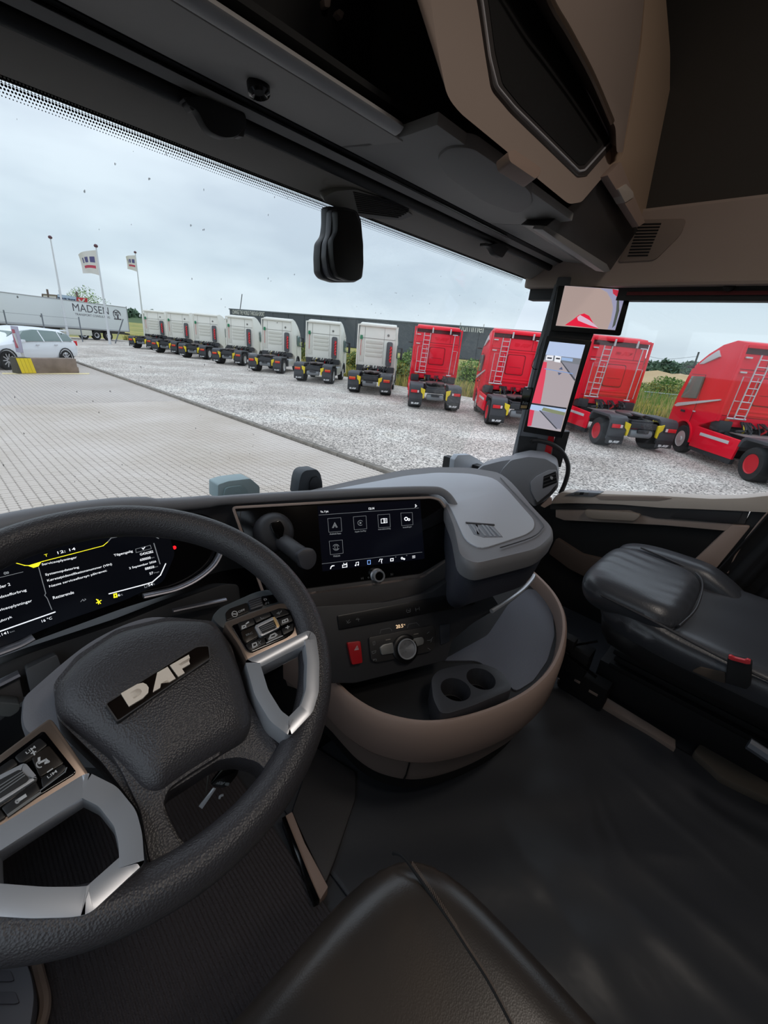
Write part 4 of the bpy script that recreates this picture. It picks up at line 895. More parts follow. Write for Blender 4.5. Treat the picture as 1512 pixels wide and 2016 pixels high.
plate(PP, [(489, 1182), (512, 1174), (518, 1192), (494, 1200)], .0, .007, 'ridged_roller', mat('roller_grey', (70, 72, 78), .4), cs, r=.001, bev=.0008)
for k in range(4):
    strokes(PP, [[(490+k*1.2, 1184+k*4), (513+k*1.2, 1176+k*4)]], .0008, M_deep, cs, .0072, 'groove')
plate(PP, [(514, 1174), (540, 1170), (548, 1184), (520, 1190)], .0, .003, 'selector_window', M_gloss, cs, r=.002)
text_on(PP, 'D', (520.5, 1183), (526, 1181.5), 5, M_white, cs, .0034); text_on(PP, 'N', (524, 1190), (530, 1188.3), 5, M_greyprint, cs, .0034)

# ignition key with remote fob, seen through the wheel
ky = thing('ignition_key', (.21, .3, 2.2), 'bunch of keys with black fob hanging behind the steering wheel', 'keys')
PK = PF(U(435, 1540, 'z', 2.25), (.85, -.5, 0), (.2, .25, .9))
plate(PK, [(444, 1505), (472, 1508), (468, 1525), (452, 1545), (440, 1552), (420, 1548), (414, 1544)], -.004, .004, 'key_fob', M_gloss, ky, r=.004, bev=.001)
daf(PK, PK.uv(452, 1541, .004), PK.uv(427, 1537, .004), .004, M_greyprint, ky, .004, .0004)
bm = bm_(); tube(bm, [PK.p(446, 1505), PK.p(446, 1496)], .006, 10); tube(bm, [PK.p(436, 1498), PK.p(450, 1503)], .003, 8); finish(bm, 'key_ring', M_chrome, ky)
plate(PK, [(419, 1552), (425, 1554), (398, 1593), (391, 1588)], -.001, .001, 'key_blade', M_chrome, ky, bev=.0004)
plate(PK, [(409, 1524), (412, 1525), (407, 1565), (404, 1564)], -.001, .001, 'key_blade', mat('dull_steel', (90, 86, 82), .4, .8), ky, bev=.0003)
bm = bm_(); tube(bm, catmull([PK.p(*q) for q in ((432, 1572), (434, 1567), (440, 1565))], 4), .0015, 6); finish(bm, 'ring_link', M_chrome, ky)

# ================================================================ SEATS
def cushion(name, x0, x1, y0, y1, top, bot, material, parent, nx=28, ny=30, ex=4.0, round_=.05, wr=0):
    """closed pillow: plan is a superellipse box, top(u,v) and bot(u,v) heights, rolled edges"""
    bm = bm_(); T = []; B = []
    for j in range(ny+1):
        rt, rb = [], []
        for i in range(nx+1):
            u, v = -1+2*i/nx, -1+2*j/ny
            su = math.copysign(abs(math.sin(u*math.pi/2)), u); sv = math.copysign(abs(math.sin(v*math.pi/2)), v)
            mxn = (abs(su)**ex+abs(sv)**ex)**(1/ex)
            sc = 1/mxn if mxn > 1 else 1
            X = (x0+x1)/2+su*sc*(x1-x0)/2; Y = (y0+y1)/2+sv*sc*(y1-y0)/2
            r = max(abs(su*sc), abs(sv*sc)); r = (abs(su*sc)**ex+abs(sv*sc)**ex)**(1/ex)
            dd = (1-min(1, r))*min(x1-x0, y1-y0)/2
            k = math.sqrt(max(0, 1-(1-min(1, dd/round_))**2))
            t = top(X, Y); b = bot(X, Y); mid = (t*.62+b*.38)
            z = mid+(t-mid)*k
            if wr: z += wr*k*(math.sin(X*95+2.6*math.sin(Y*14)+Y*30)*(.5+.5*math.sin(Y*26+X*9)))
            rt.append(bm.verts.new((X, Y, z))); rb.append(bm.verts.new((X, Y, mid-(mid-b)*k)))
        T.append(rt); B.append(rb)
    for j in range(ny):
        for i in range(nx):
            bm.faces.new((T[j][i], T[j][i+1], T[j+1][i+1], T[j+1][i])); bm.faces.new((B[j][i], B[j+1][i], B[j+1][i+1], B[j][i+1]))
    bmesh.ops.remove_doubles(bm, verts=bm.verts, dist=1e-4)
    return finish(bm, name, material, parent, 0, 180)
ds = thing('driver_seat', (.10, -.08, ZF), 'black worn leather driver seat with stitched right bolster, close to the camera', 'seat')
dt = lambda X, Y: 2.128-.02*max(0, min(1, (.18-Y)/.5))-.012*math.exp(-((X-.09)/.15)**2)+.004*max(0, (X-.27)/.08)
cushion('cushion', -.19, .372, -.36, .222, dt, lambda X, Y: 1.99, M_seat, ds, 36, 36, 5, .06)
cushion('cushion_base', -.17, .345, -.36, .195, lambda X, Y: 2.02, lambda X, Y: 1.88, M_black, ds, 10, 10, 5, .04)
PSt = PF((0, 0, 2.122), (1, 0, 0), (0, 1, 0))
sm = [(764, 1668), (790, 1688), (830, 1740), (880, 1810), (920, 1870), (960, 1930), (1010, 2020), (1050, 2100)]
S3 = catmull([PSt.p(*q) for q in sm], 6)
S3 = [np.array([p[0], p[1]-.006*max(0, 1-i/3), dt(p[0], p[1])-.0012-.030*max(0, 1-i/8.)**2]) for i, p in enumerate(S3)][3:]
bm = bm_(); tube(bm, S3, .0022, 6); finish(bm, 'seam', M_deep, ds)
bm = bm_()
for a, b in zip(S3[6:-1], S3[7:]):
    for q in np.linspace(0, 1, 4)[:-1]:
        p = a+(b-a)*q+np.array([.0035, .001, .001]); box(bm, p, (.0055, .0012, .0012), Matrix.Rotation(.5, 4, 'Z'))
finish(bm, 'stitching', mat('thread_brown', (92, 78, 68), .6), ds, kind='stuff')
cushion('backrest', -.16, .34, -.56, -.38, lambda X, Y: 2.75, lambda X, Y: 2.0, M_seat, ds, 10, 10, 4, .06)
bm = bm_(); box(bm, (.09, -.1, 1.75), (.36, .40, .26)); finish(bm, 'seat_pedestal', M_black, ds, .02)

psx0, psx1 = 1.305, 1.83
ps = thing('passenger_seat', (1.56, 0, ZF), 'black leather passenger seat with creased thigh pad and red belt buckle', 'seat')
M_pl = mat('soft_black_leather', (74, 76, 82), .34, bump=('voronoi', 230, .2, .0008), spec=.65)
ptop = lambda X, Y: 2.118+(.045*max(0, (Y-.02)/.3)) + .018*math.exp(-((X-1.80)/.07)**2) - .010*math.exp(-((X-1.53)/.14)**2)
cushion('cushion', psx0, psx1, -.42, .26, lambda X, Y: ptop(X, Y)-.028, lambda X, Y: 1.97, M_pl, ps, 34, 36, 5, .06)
cushion('thigh_pad', psx0+.008, psx1-.09, .02, .325, lambda X, Y: 2.150+.012*(Y-.02)/.3, lambda X, Y: 2.03, M_pl, ps, 40, 34, 4.5, .06, wr=.0018)
cushion('side_bolster', psx1-.115, psx1+.012, -.16, .315, lambda X, Y: 2.158-.10*max(0, (.04-Y)/.20)**1.4, lambda X, Y: 2.02, M_pl, ps, 14, 28, 3.5, .05)
bm = bm_(); tube(bm, catmull([(psx0+.012, -.30, 2.075), (psx0+.004, -.1, 2.085), (psx0+.006, .1, 2.105), (psx0+.012, .24, 2.112)], 8), .004, 8); finish(bm, 'piping', M_leather, ps)
bm = bm_(); tube(bm, catmull([(psx1-.10, .24, 2.154), (psx1-.105, .15, 2.148), (psx1-.12, .04, 2.13), (psx0+.18, .012, 2.125), (psx0+.03, .03, 2.11)], 8), .0035, 8); finish(bm, 'piping', M_leather, ps)
cushion('cushion_skirt', psx0+.012, psx1-.01, -.42, .24, lambda X, Y: 2.05, lambda X, Y: 1.93, M_black, ps, 16, 16, 6, .03)
bm = bm_()
for k in range(6):
    z = 1.92-k*.03; w = .008*(k % 2)
    box(bm, (1.665, -.08, z), (.32+w*2, .50+w*2, .022))
finish(bm, 'bellows', M_rubber, ps, .006)
bm = bm_(); box(bm, (1.68, -.08, 1.70), (.34, .58, .13)); finish(bm, 'seat_pedestal', M_black, ps, .01)
PBk = PF(U(1455, 1300, 'x', 1.27), (0, -1, 0), (0, 0, 1))
plate(PBk, [(1432, 1295), (1480, 1308), (1478, 1350), (1470, 1358), (1428, 1345)], -.03, -.002, 'buckle_housing', M_black, ps, r=.004, bev=.003)
bk = plate(PBk, [(1434, 1291), (1439, 1291), (1446, 1295), (1466, 1300), (1471, 1298), (1478, 1301), (1477, 1308), (1470, 1308), (1440, 1300), (1434, 1297)], -.006, .003, 'buckle_button', M_buckle, ps, r=.0015, bev=.001); bk['label'] = 'red press button of the belt buckle'
plate(PBk, [(1378, 1314), (1428, 1325), (1428, 1346), (1400, 1338), (1362, 1322)], -.05, -.03, 'side_trim', mat('dark_brown_trim', (92, 80, 70), .6), ps, r=.004, bev=.002)
cushion('backrest', psx0+.02, psx1-.01, -.62, -.26, lambda X, Y: 2.32+.1*0, lambda X, Y: 2.0, M_pl, ps, 20, 20, 4, .07)
bm = bm_(); tube(bm, catmull([(psx0-.02, -.40, 1.93), (psx0-.035, -.30, 1.90), (psx0-.03, -.20, 1.905)], 5), .016, 8); finish(bm, 'recline_lever', mat('lever_grey', (96, 102, 112), .4), ps)
# front adjuster cluster of the seat frame
fa = thing('seat_slider', (1.28, .25, 1.8), 'black slide rail and lever mechanism at the front foot of the passenger seat', 'seat rail')
bm = bm_()
for p, s in (((1.40, .27, 1.80), (.07, .10, .10)), ((1.37, .30, 1.86), (.04, .05, .05)), ((1.42, .33, 1.74), (.05, .08, .12)), ((1.44, .22, 1.68), (.06, .16, .10))): box(bm, p, s)
finish(bm, 'rail_block', M_rubber, fa, .006)
bm = bm_(); tube(bm, [(1.35, .34, 1.84), (1.35, .18, 1.80)], .006, 8); tube(bm, [(1.36, .35, 1.80), (1.40, .22, 1.90)], .004, 8); finish(bm, 'release_bar', M_gloss, fa)
for y_, z_, w_ in ((.24, 1.70, .02), (.18, 1.69, .03)):
    bm = bm_(); box(bm, (1.408, y_, z_), (.004, w_, .008)); finish(bm, 'rail_mark', M_taupe2, fa)

# curtain at the B-pillar
cu = thing('side_curtain', (1.93, -.2, 2.0), 'black pleated side curtain gathered behind the passenger seat', 'curtain')
bm = bm_(); n = 60; rows = []
for z in (1.75, 2.0, 2.2, 2.45, 3.05):
    y0 = -.055-.17*max(0, (2.34-z)/.5) if z < 2.34 else -.055-.03*(z-2.34)
    y0 = {1.75: .10, 2.0: .03, 2.2: -.02, 2.45: -.085, 3.05: -.22}[z]
    rows.append([(1.93+.03*math.sin(i/n*math.pi*11)+.01*math.sin(i*1.7), y0-.55*i/n, z) for i in range(n+1)])
V = [[bm.verts.new(p) for p in r] for r in rows]
for a, b in zip(V[:-1], V[1:]):
    for i in range(n): bm.faces.new((a[i], a[i+1], b[i+1], b[i]))
o_ = finish(bm, 'cloth', M_curtain, cu, 0, 180); s_ = o_.modifiers.new('t', 'SOLIDIFY'); s_.thickness = .006

# ================================================================ FLOOR THINGS
# floor sill strip beside the passenger seat, folded vinyl floor cover
zf = ZF
PFl = PF((0, 0, zf), (1, 0, 0), (0, 1, 0))
vf = thing('vinyl_floor_cover', (.9, .1, zf), 'black creased vinyl floor cover between the two seats', 'floor cover')
x0_, x1_ = .40, 1.47; bm = bm_(); nx, ny = 110, 130; V = []
for j in range(ny+1):
    y = -1.0+1.75*j/ny; r = []
    for i in range(nx+1):
        x = x0_+(x1_-x0_)*i/nx
        z = .006+.004*math.sin(x*9+1.2*math.sin(y*5))*math.sin(y*6+x*3)+.0025*math.sin(x*23+y*31)
        for (cx_, cy_, l_, s_, a_) in ((1.02, -.02, .07, .010, .7), (1.05, -.14, .07, .009, -.8), (.99, .02, .10, .012, .5), (1.18, -.12, .16, .02, 1.3), (.96, -.25, .18, .025, 1.5), (1.30, -.2, .2, .025, 1.4), (.74, .02, .2, .03, 1.2), (.85, -.2, .2, .03, 1.5)):
            dx, dy = x-cx_, y-cy_; u = dx*math.cos(a_)+dy*math.sin(a_); v = -dx*math.sin(a_)+dy*math.cos(a_)
            z += .005*math.exp(-(u/l_)**2-(v/s_)**2)
        r.append(bm.verts.new((x, y, zf+z)))
    V.append(r)
for j in range(ny):
    for i in range(nx): bm.faces.new((V[j][i], V[j][i+1], V[j+1][i+1], V[j+1][i]))
o_ = finish(bm, 'cover_sheet', M_floor, vf, 0, 180); s_ = o_.modifiers.new('t', 'SOLIDIFY'); s_.thickness = .004
st_ = thing('sill_strip', U(1220, 1400, 'z', zf+.02), 'taupe floor edge strip along the foot of the passenger seat', 'trim')
plate(PFl, [(1098, 1336), (1112, 1328), (1200, 1376), (1330, 1456), (1330, 1474), (1210, 1400)], -.0, .02, 'strip', M_taupe2, st_, r=.003, bev=.004)
plate(PFl, [(1366, 1478), (1400, 1440), (1520, 1520), (1520, 1575), (1420, 1530)], -.0, .03, 'rear_strip', mat('olive_taupe', (110, 102, 92), .7), st_, r=.01, bev=.006)
# driver footwell carpet, tunnel edge strip
cp = thing('footwell_carpet', (0.1, .3, zf), 'dark ribbed carpet mat under the steering wheel', 'carpet')
bm = bm_(); box(bm, (.055, .33, zf+.006), (.60, 1.4, .012)); finish(bm, 'mat', M_carpet, cp, .004)
fs = thing('footwell_edge_strip', (.38, .5, zf), 'short worn taupe edge strip between footwell and centre floor', 'trim')
plate(PFl, [(562, 1606), (575, 1598), (600, 1660), (646, 1746), (630, 1772), (596, 1695)], .0, .028, 'strip', mat('worn_taupe', (176, 152, 140), .7, bump=('noise', 300, .3, .001)), fs, r=.003, bev=.003)
plate(PFl, [(555, 1610), (562, 1606), (628, 1770), (618, 1775)], .0, .034, 'black_edge', M_gloss, fs, bev=.001)
tw = thing('tunnel_side_panel', (.5, .6, 1.7), 'dark moulded panel between the footwell and the console foot', 'panel')
plate(PFl, [(575, 1598), (620, 1470), (700, 1520), (700, 1570), (660, 1690), (640, 1740)], .0, .022, 'panel_skin', M_soft, tw, r=.01, bev=.008)
# pedal at the lower left
pe = thing('foot_rest', (-.1, .25, zf+.05), 'grey ribbed foot pedal at the lower left corner', 'pedal')
PPd = PF((0, 0, zf+.10), (1, 0, 0), (0, 1, 0))
plate(PPd, [(-80, 1888), (50, 1888), (62, 1920), (68, 1960), (62, 2010), (45, 2080), (-80, 2080)], -.03, .0, 'pedal_plate', mat('pedal_grey', (120, 120, 128), .6), pe, r=.012, bev=.005)
for y0, y1, x1 in ((1910, 1932, 28), (1952, 1976, 38)):
    plate(PPd, [(-80, y0), (x1-8, y0), (x1, y1-3), (x1-8, y1), (-80, y1)], .0, .004, 'pedal_rib', mat('pedal_rib', (104, 104, 112), .6), pe, r=.004, bev=.0015)
bm = bm_(); tube(bm, catmull([PFl.p(*q, .02) for q in ((70, 1890), (80, 1930), (88, 1965), (86, 2000), (70, 2050))], 5), .009, 8); finish(bm, 'guard_edge', M_taupe2, pe)
bm = bm_(); tube(bm, [PPd.p(20, 1950, -.03), (-.10, .40, zf+.01)], .012, 8); finish(bm, 'pedal_arm', M_black, pe)

# ================================================================ MONITORS, HANDLE, SMALL THINGS
PM = PF(a0-tov*-.055, PA.h, (0, 0, 1))
def monitor(outer, inner, label, name='camera_monitor'):
    t = thing(name, PM.p(*[sum(q)/4 for q in zip(*outer[:4])]), label, 'monitor')
    plate(PM, outer, -.022, .0, 'housing', mat('monitor_black', (14, 14, 16), .4), t, r=.007, bev=.003)
    d = plate(PM, inner, -.002, .0006, 'display', mat('display_grey', (176, 160, 156), .3, emit=.55), t, bev=0)
    return t, d
def pic(pf, px, col, parent, k, em=.62):
    n = 'picture_%d_%d_%d' % col
    return plate(pf, px, .0, .0006+.0003*k, 'picture_area', mat(n, col, .4, emit=em), parent, bev=0)
m1, d1 = monitor([(1099, 562), (1245, 571), (1222, 661), (1083, 651)], [(1112, 562.5), (1234, 570.5), (1211, 650), (1094, 641)], 'upper landscape camera monitor on the passenger pillar showing a round ground view')
pic(PM, [(1113, 563), (1234, 571), (1211, 650), (1196, 648), (1203, 630), (1207, 606), (1204, 590), (1195, 575), (1182, 568)], (150, 150, 178), d1, 1)
pic(PM, [(1114, 564), (1180, 568), (1195, 578), (1203, 600), (1202, 625), (1196, 648), (1096, 641), (1104, 600)], (172, 152, 146), d1, 2)
pic(PM, [(1112, 640), (1127, 630), (1140, 620), (1150, 617), (1160, 622), (1168, 636), (1178, 647)], (222, 30, 62), d1, 3)
pic(PM, [(1136, 625), (1142, 620), (1160, 630), (1172, 640), (1178, 646), (1160, 640), (1138, 631)], (208, 178, 198), d1, 4)
pic(PM, [(1206, 569), (1219, 572), (1222, 580), (1216, 585), (1207, 578)], (190, 50, 70), d1, 3)
pic(PM, [(1215, 586), (1219, 590), (1219, 612), (1211, 640), (1205, 646), (1213, 612)], (78, 84, 78), d1, 3)
m2_, d2 = monitor([(1076, 661), (1166, 671), (1107, 863), (1029, 850)], [(1082, 672), (1152, 679), (1104, 850), (1038, 839)], 'tall lower camera monitor on the passenger pillar showing the paved yard behind')
pic(PM, [(1082, 672), (1152, 679), (1144, 706), (1074, 698)], (176, 192, 222), d2, 1)
pic(PM, [(1074, 698), (1144, 706), (1141, 718), (1071, 708)], (118, 122, 130), d2, 2)
pic(PM, [(1071, 708), (1141, 718), (1116, 803), (1047, 793)], (166, 156, 160), d2, 1)
pic(PM, [(1104, 712), (1141, 718), (1131, 748), (1118, 733)], (134, 134, 146), d2, 2)
pic(PM, [(1103, 711), (1105, 711), (1133, 747), (1131, 750)], (70, 72, 80), d2, 3)
pic(PM, [(1076, 699), (1090, 700), (1088, 710), (1074, 709)], (226, 228, 236), d2, 3); pic(PM, [(1093, 700), (1105, 702), (1103, 714), (1091, 712)], (232, 234, 240), d2, 3)
pic(PM, [(1106, 703), (1128, 706), (1127, 712), (1105, 709)], (150, 176, 214), d2, 3); pic(PM, [(1078, 703), (1087, 704), (1086, 707), (1077, 706)], (60, 62, 70), d2, 4); pic(PM, [(1095, 704), (1103, 705), (1102, 708), (1094, 707)], (60, 62, 70), d2, 4)
pic(PM, [(1070, 712), (1077, 713), (1073, 745), (1064, 795), (1047, 793), (1056, 760)], (214, 70, 92), d2, 2)
pic(PM, [(1047, 793), (1116, 803), (1115, 806), (1046, 796)], (40, 42, 48), d2, 3)
pic(PM, [(1046, 796), (1115, 806), (1111, 819), (1043, 806)], (168, 188, 220), d2, 2)
pic(PM, [(1070, 802), (1113, 812), (1111, 819), (1066, 808)], (126, 132, 104), d2, 3)
pic(PM, [(1043, 806), (1111, 819), (1102, 849), (1038, 839)], (164, 158, 166), d2, 2)
pic(PM, [(1062, 808), (1111, 818), (1104, 845), (1095, 843)], (128, 128, 142), d2, 3)
pic(PM, [(1061, 808), (1064, 808), (1098, 845), (1094, 844)], (64, 66, 74), d2, 4)
pic(PM, [(1043, 806), (1052, 808), (1046, 838), (1038, 839)], (206, 60, 84), d2, 3)
# little arrows on the distance bar
pic(PM, [(1072, 725), (1128, 735), (1128, 736.5), (1072, 726.5)], (120, 150, 200), d2, 4); pic(PM, [(1100, 727), (1106, 722), (1108, 728)], (80, 90, 120), d2, 5); pic(PM, [(1098, 733), (1106, 734.5), (1100, 739)], (80, 90, 120), d2, 5)
mb = thing('monitor_bracket', PM.p(1135, 656, -.03), 'black bracket joining the two pillar monitors', 'bracket')
plate(PM, [(1085, 645), (1170, 655), (1162, 675), (1078, 668)], -.05, -.018, 'bracket_plate', M_black, mb, r=.004, bev=.003)
# grab handle on the pillar
gh = thing('grab_handle', PA.p(1110, 890), 'curved black grab handle at the foot of the passenger pillar', 'handle')
hp_ = catmull([PM.p(*q) for q in ((1048, 868), (1062, 868), (1085, 874), (1105, 888), (1117, 910), (1118, 930), (1112, 952), (1103, 972))], 6)
bm = bm_(); tube(bm, hp_, .0105, 14); finish(bm, 'grip', mat('handle_rubber', (30, 30, 32), .5), gh)
bm = bm_(); lathe(bm, PM.p(1048, 868, -.012), PM.n, [(.012, 0), (.012, .02), (0, .02)], 14); finish(bm, 'end_boss', M_rubber, gh)
# sticker card behind the monitor, antenna cord
PSk = PF(PM.w(0, 0, -.05), PM.h, PM.v)
ca = thing('black_card', PSk.p(1037, 785), 'black card with a gold strip stuck beside the tall pillar monitor', 'card')
plate(PSk, [(1031, 762), (1058, 764), (1050, 806), (1022, 806)], -.002, .0, 'card_face', M_gloss, ca, bev=.0005)
text_on(PSk, 'Röt', (1028.5, 795.5), (1040, 796), 5.5, M_greyprint, ca, .0004)
plate(PSk, [(1026, 798), (1038, 798.5), (1037, 804), (1025, 803.5)], .0, .0006, 'gold_strip', mat('gold_strip', (170, 140, 90), .4), ca, bev=0)
plate(PSk, [(1038, 765), (1040, 765), (1040, 767), (1038, 767)], .0, .0006, 'lens_dot', M_white, ca, bev=0)
an = thing('antenna_cord', PM.p(1075, 640), 'thin black cord hanging down the windscreen edge beside the monitors', 'cord')
bm = bm_(); tube(bm, catmull([PM.p(*q, .01) for q in ((1097, 566), (1085, 610), (1074, 650), (1060, 690), (1048, 716), (1050, 726), (1058, 727))], 6), .0017, 8); finish(bm, 'cord', M_gloss, an)
# things standing on the dash behind the hood
PTb = PF(U(470, 960, 'y', 1.12), (1, 0, 0), (0, 0, 1))
tb = thing('toll_box', PTb.p(470, 960), 'pale blue-grey toll box standing at the foot of the windscreen', 'toll box')
plate(PTb, [(429, 954), (450, 947), (492, 942), (497, 945), (512, 958), (512, 975), (429, 985)], -.06, .0, 'box_shell', mat('pale_blue_grey', (158, 178, 182), .5), tb, r=.006, bev=.004)
plate(PTb, [(441, 974), (444, 962), (452, 959), (475, 956), (486, 964), (490, 976), (441, 985)], .0, .008, 'front_cover', mat('pale_cover', (138, 160, 164), .5), tb, r=.006, bev=.002)
PSs = PF(U(610, 950, 'y', 1.02), (1, 0, 0), (0, 0, 1))
ss = thing('dash_sensor', PSs.p(610, 950), 'small dark rounded sensor pod standing on the dash ahead of the screen', 'sensor')
plate(PSs, [(586, 975), (590, 945), (594, 932), (602, 926), (624, 924), (631, 932), (635, 950), (636, 975)], -.045, .0, 'pod', mat('sensor_slate', (60, 66, 72), .45), ss, r=.008, bev=.006)
plate(PSs, [(609, 975), (610, 950), (616, 940), (626, 938), (631, 946), (634, 962), (634, 975)], .0, .005, 'lens_panel', mat('sensor_lens', (34, 37, 42), .35), ss, r=.004, bev=.002)
PMo = PF(U(920, 910, 'y', 1.18), (1, 0, 0), (0, 0, 1))
mo = thing('windscreen_bracket', PMo.p(920, 910), 'pale grey plastic bracket peeking over the far edge of the dash table', 'bracket')
plate(PMo, [(892, 935), (895, 905), (902, 896), (925, 895), (940, 903), (952, 912), (952, 935)], -.03, .0, 'bracket_body', mat('pale_grey_plastic', (170, 176, 184), .5), mo, r=.006, bev=.004)
# ================================================================ THE YARD OUTSIDE
def Pj(p):
    q = np.array(p, float)-CAM; z = q @ CF
    return (756+FPX*(q @ CX)/z, 1008-FPX*(q @ CY)/z)
def vground(px, py): return U(px, py, 'z', 0.0)
def z_above(base, px, py):
    """height of the point seen at py on a vertical line standing on base"""
    lo, hi = -1., 60.
    for _ in range(40):
        m_ = (lo+hi)/2
        if Pj((base[0], base[1], m_))[1] > py: lo = m_
        else: hi = m_
    return lo
def kx(y): return 6.84-.57*(y-6.59)/23.94

def noise_mat(name, stops, scale, detail, rough=.8, bump=None, vor=None, coords='Object', coat=0):
    """ground-like material: noise through colour stops; vor=(scale, amount) adds stone-sized cells"""
    M = bpy.data.materials.new(name); M.use_nodes = True; t = M.node_tree; b = t.nodes['Principled BSDF']; L = t.links.new
    b.inputs['Roughness'].default_value = rough
    tcn = t.nodes.new('ShaderNodeTexCoord')
    nz = t.nodes.new('ShaderNodeTexNoise'); nz.inputs['Scale'].default_value = scale; nz.inputs['Detail'].default_value = detail; L(tcn.outputs[coords], nz.inputs[0])
    rp = t.nodes.new('ShaderNodeValToRGB'); r_ = rp.color_ramp
    r_.elements[0].position, r_.elements[0].color = stops[0][0], lin(stops[0][1]); r_.elements[1].position, r_.elements[1].color = stops[-1][0], lin(stops[-1][1])
    for p_, c_ in stops[1:-1]: e_ = r_.elements.new(p_); e_.color = lin(c_)
    L(nz.outputs['Fac'], rp.inputs[0]); out = rp.outputs[0]
    if vor:
        v = t.nodes.new('ShaderNodeTexVoronoi'); v.inputs['Scale'].default_value = vor[0]; L(tcn.outputs[coords], v.inputs[0])
        s = t.nodes.new('ShaderNodeSeparateColor'); L(v.outputs['Color'], s.inputs[0])
        mr = t.nodes.new('ShaderNodeMapRange'); mr.inputs[3].default_value = 1-vor[1]; mr.inputs[4].default_value = 1+vor[1]*.85; L(s.outputs[0], mr.inputs[0])
        mx_ = t.nodes.new('ShaderNodeMix'); mx_.data_type = 'RGBA'; mx_.blend_type = 'MULTIPLY'; mx_.inputs[0].default_value = 1
        L(out, mx_.inputs[6]); L(mr.outputs[0], mx_.inputs[7]); out = mx_.outputs[2]
        bn = t.nodes.new('ShaderNodeBump'); bn.inputs['Strength'].default_value = .7; bn.inputs['Distance'].default_value = .015; bn.invert = True
        L(v.outputs['Distance'], bn.inputs['Height']); L(bn.outputs[0], b.inputs['Normal'])
    L(out, b.inputs['Base Color']); MATS[name] = M; return M
M_grav = noise_mat('gravel', [(.3, (172, 162, 152)), (.5, (192, 182, 173)), (.62, (210, 203, 194)), (.75, (186, 172, 156))], .35, 6, .75, vor=(26, .85))
M_pav = mat('paver_concrete', (206, 194, 184), .6, bump=('noise', 90, .3, .002), var=((186, 172, 158), .35, 5))
M_joint = mat('paver_joint', (64, 60, 57), .95)
M_field = noise_mat('wild_grass_ground', [(.3, (96, 112, 52)), (.48, (142, 142, 70)), (.6, (176, 158, 92)), (.75, (110, 124, 56))], .12, 8, .95)
M_tan = noise_mat('dry_field', [(.35, (190, 160, 118)), (.65, (206, 180, 140))], .05, 6, .95)
M_kerb = mat('kerb_concrete', (142, 134, 124), .8, bump=('noise', 60, .4, .004), var=((112, 106, 98), 3, 4))

# gravel sheet right of the kerb
def flat(name, pts, z, material, kind='structure', parent=None):
    bm = bm_(); bm.faces.new([bm.verts.new((p[0], p[1], z)) for p in pts])
    bmesh.ops.recalc_face_normals(bm, faces=bm.faces)
    for f in bm.faces:
        if f.normal.z < 0: f.normal_flip()
    me = bpy.data.meshes.new(name); bm.to_mesh(me); bm.free(); me.materials.append(material)
    o = bpy.data.objects.new(name, me); COL.objects.link(o)
    if kind: o['kind'] = kind
    if parent is not None: setpar(o, parent)
    return o
EDGE = [(29, -60), (29, 4), (26.5, 9), (24.9, 14), (24.1, 21), (23.7, 27), (24.5, 45), (22.5, 62), (19.5, 70), (5, 66), (-30, 55)]
flat('ground_gravel', [(kx(-60), -60)]+EDGE[:-1]+[(4.5, 65.8), (kx(40), 40)], 0.0, M_grav)
flat('ground_field', [(-800, -900), (900, -900), (900, 900), (-800, 900)], -.10, M_field)
# paving: base in two sheets, individual pavers near the cab
pw, pd = .137, .110; PY0, PY1 = 5.2, 17.2
pav = flat('ground_paving', [(-40, -30), (kx(-30), -30), (kx(PY1), PY1), (-40, PY1)], -.0045, M_joint)
def brick_mat():
    M = bpy.data.materials.new('far_paving'); M.use_nodes = True; t = M.node_tree; b = t.nodes['Principled BSDF']; L = t.links.new
    b.inputs['Roughness'].default_value = .55
    tcn = t.nodes.new('ShaderNodeTexCoord'); br = t.nodes.new('ShaderNodeTexBrick')
    br.offset = 0; br.inputs['Scale'].default_value = 1; br.inputs['Brick Width'].default_value = pw; br.inputs['Row Height'].default_value = pd
    br.inputs['Mortar Size'].default_value = .011; br.inputs['Color1'].default_value = lin((206, 194, 184)); br.inputs['Color2'].default_value = lin((196, 184, 174)); br.inputs['Mortar'].default_value = lin((150, 142, 136))
    L(tcn.outputs['Object'], br.inputs[0])
    nz = t.nodes.new('ShaderNodeTexNoise'); nz.inputs['Scale'].default_value = .22; nz.inputs['Detail'].default_value = 5; L(tcn.outputs['Object'], nz.inputs[0])
    rp = t.nodes.new('ShaderNodeValToRGB'); rp.color_ramp.elements[0].position = .42; rp.color_ramp.elements[1].position = .6
    rp.color_ramp.elements[0].color = (.90, .88, .86, 1); rp.color_ramp.elements[1].color = (1, 1, 1, 1); L(nz.outputs['Fac'], rp.inputs[0])
    mx_ = t.nodes.new('ShaderNodeMix'); mx_.data_type = 'RGBA'; mx_.blend_type = 'MULTIPLY'; mx_.inputs[0].default_value = 1
    L(br.outputs[0], mx_.inputs[6]); L(rp.outputs[0], mx_.inputs[7]); L(mx_.outputs[2], b.inputs['Base Color']); return M
flat('ground_paving_far', [(-60, PY1), (kx(PY1), PY1), (kx(45), 45), (-60, 30)], -.002, brick_mat())
o1, o2 = .013, .007
prof = [(0, 0), (.30, -o2), (.70, o2), (1, 0)]
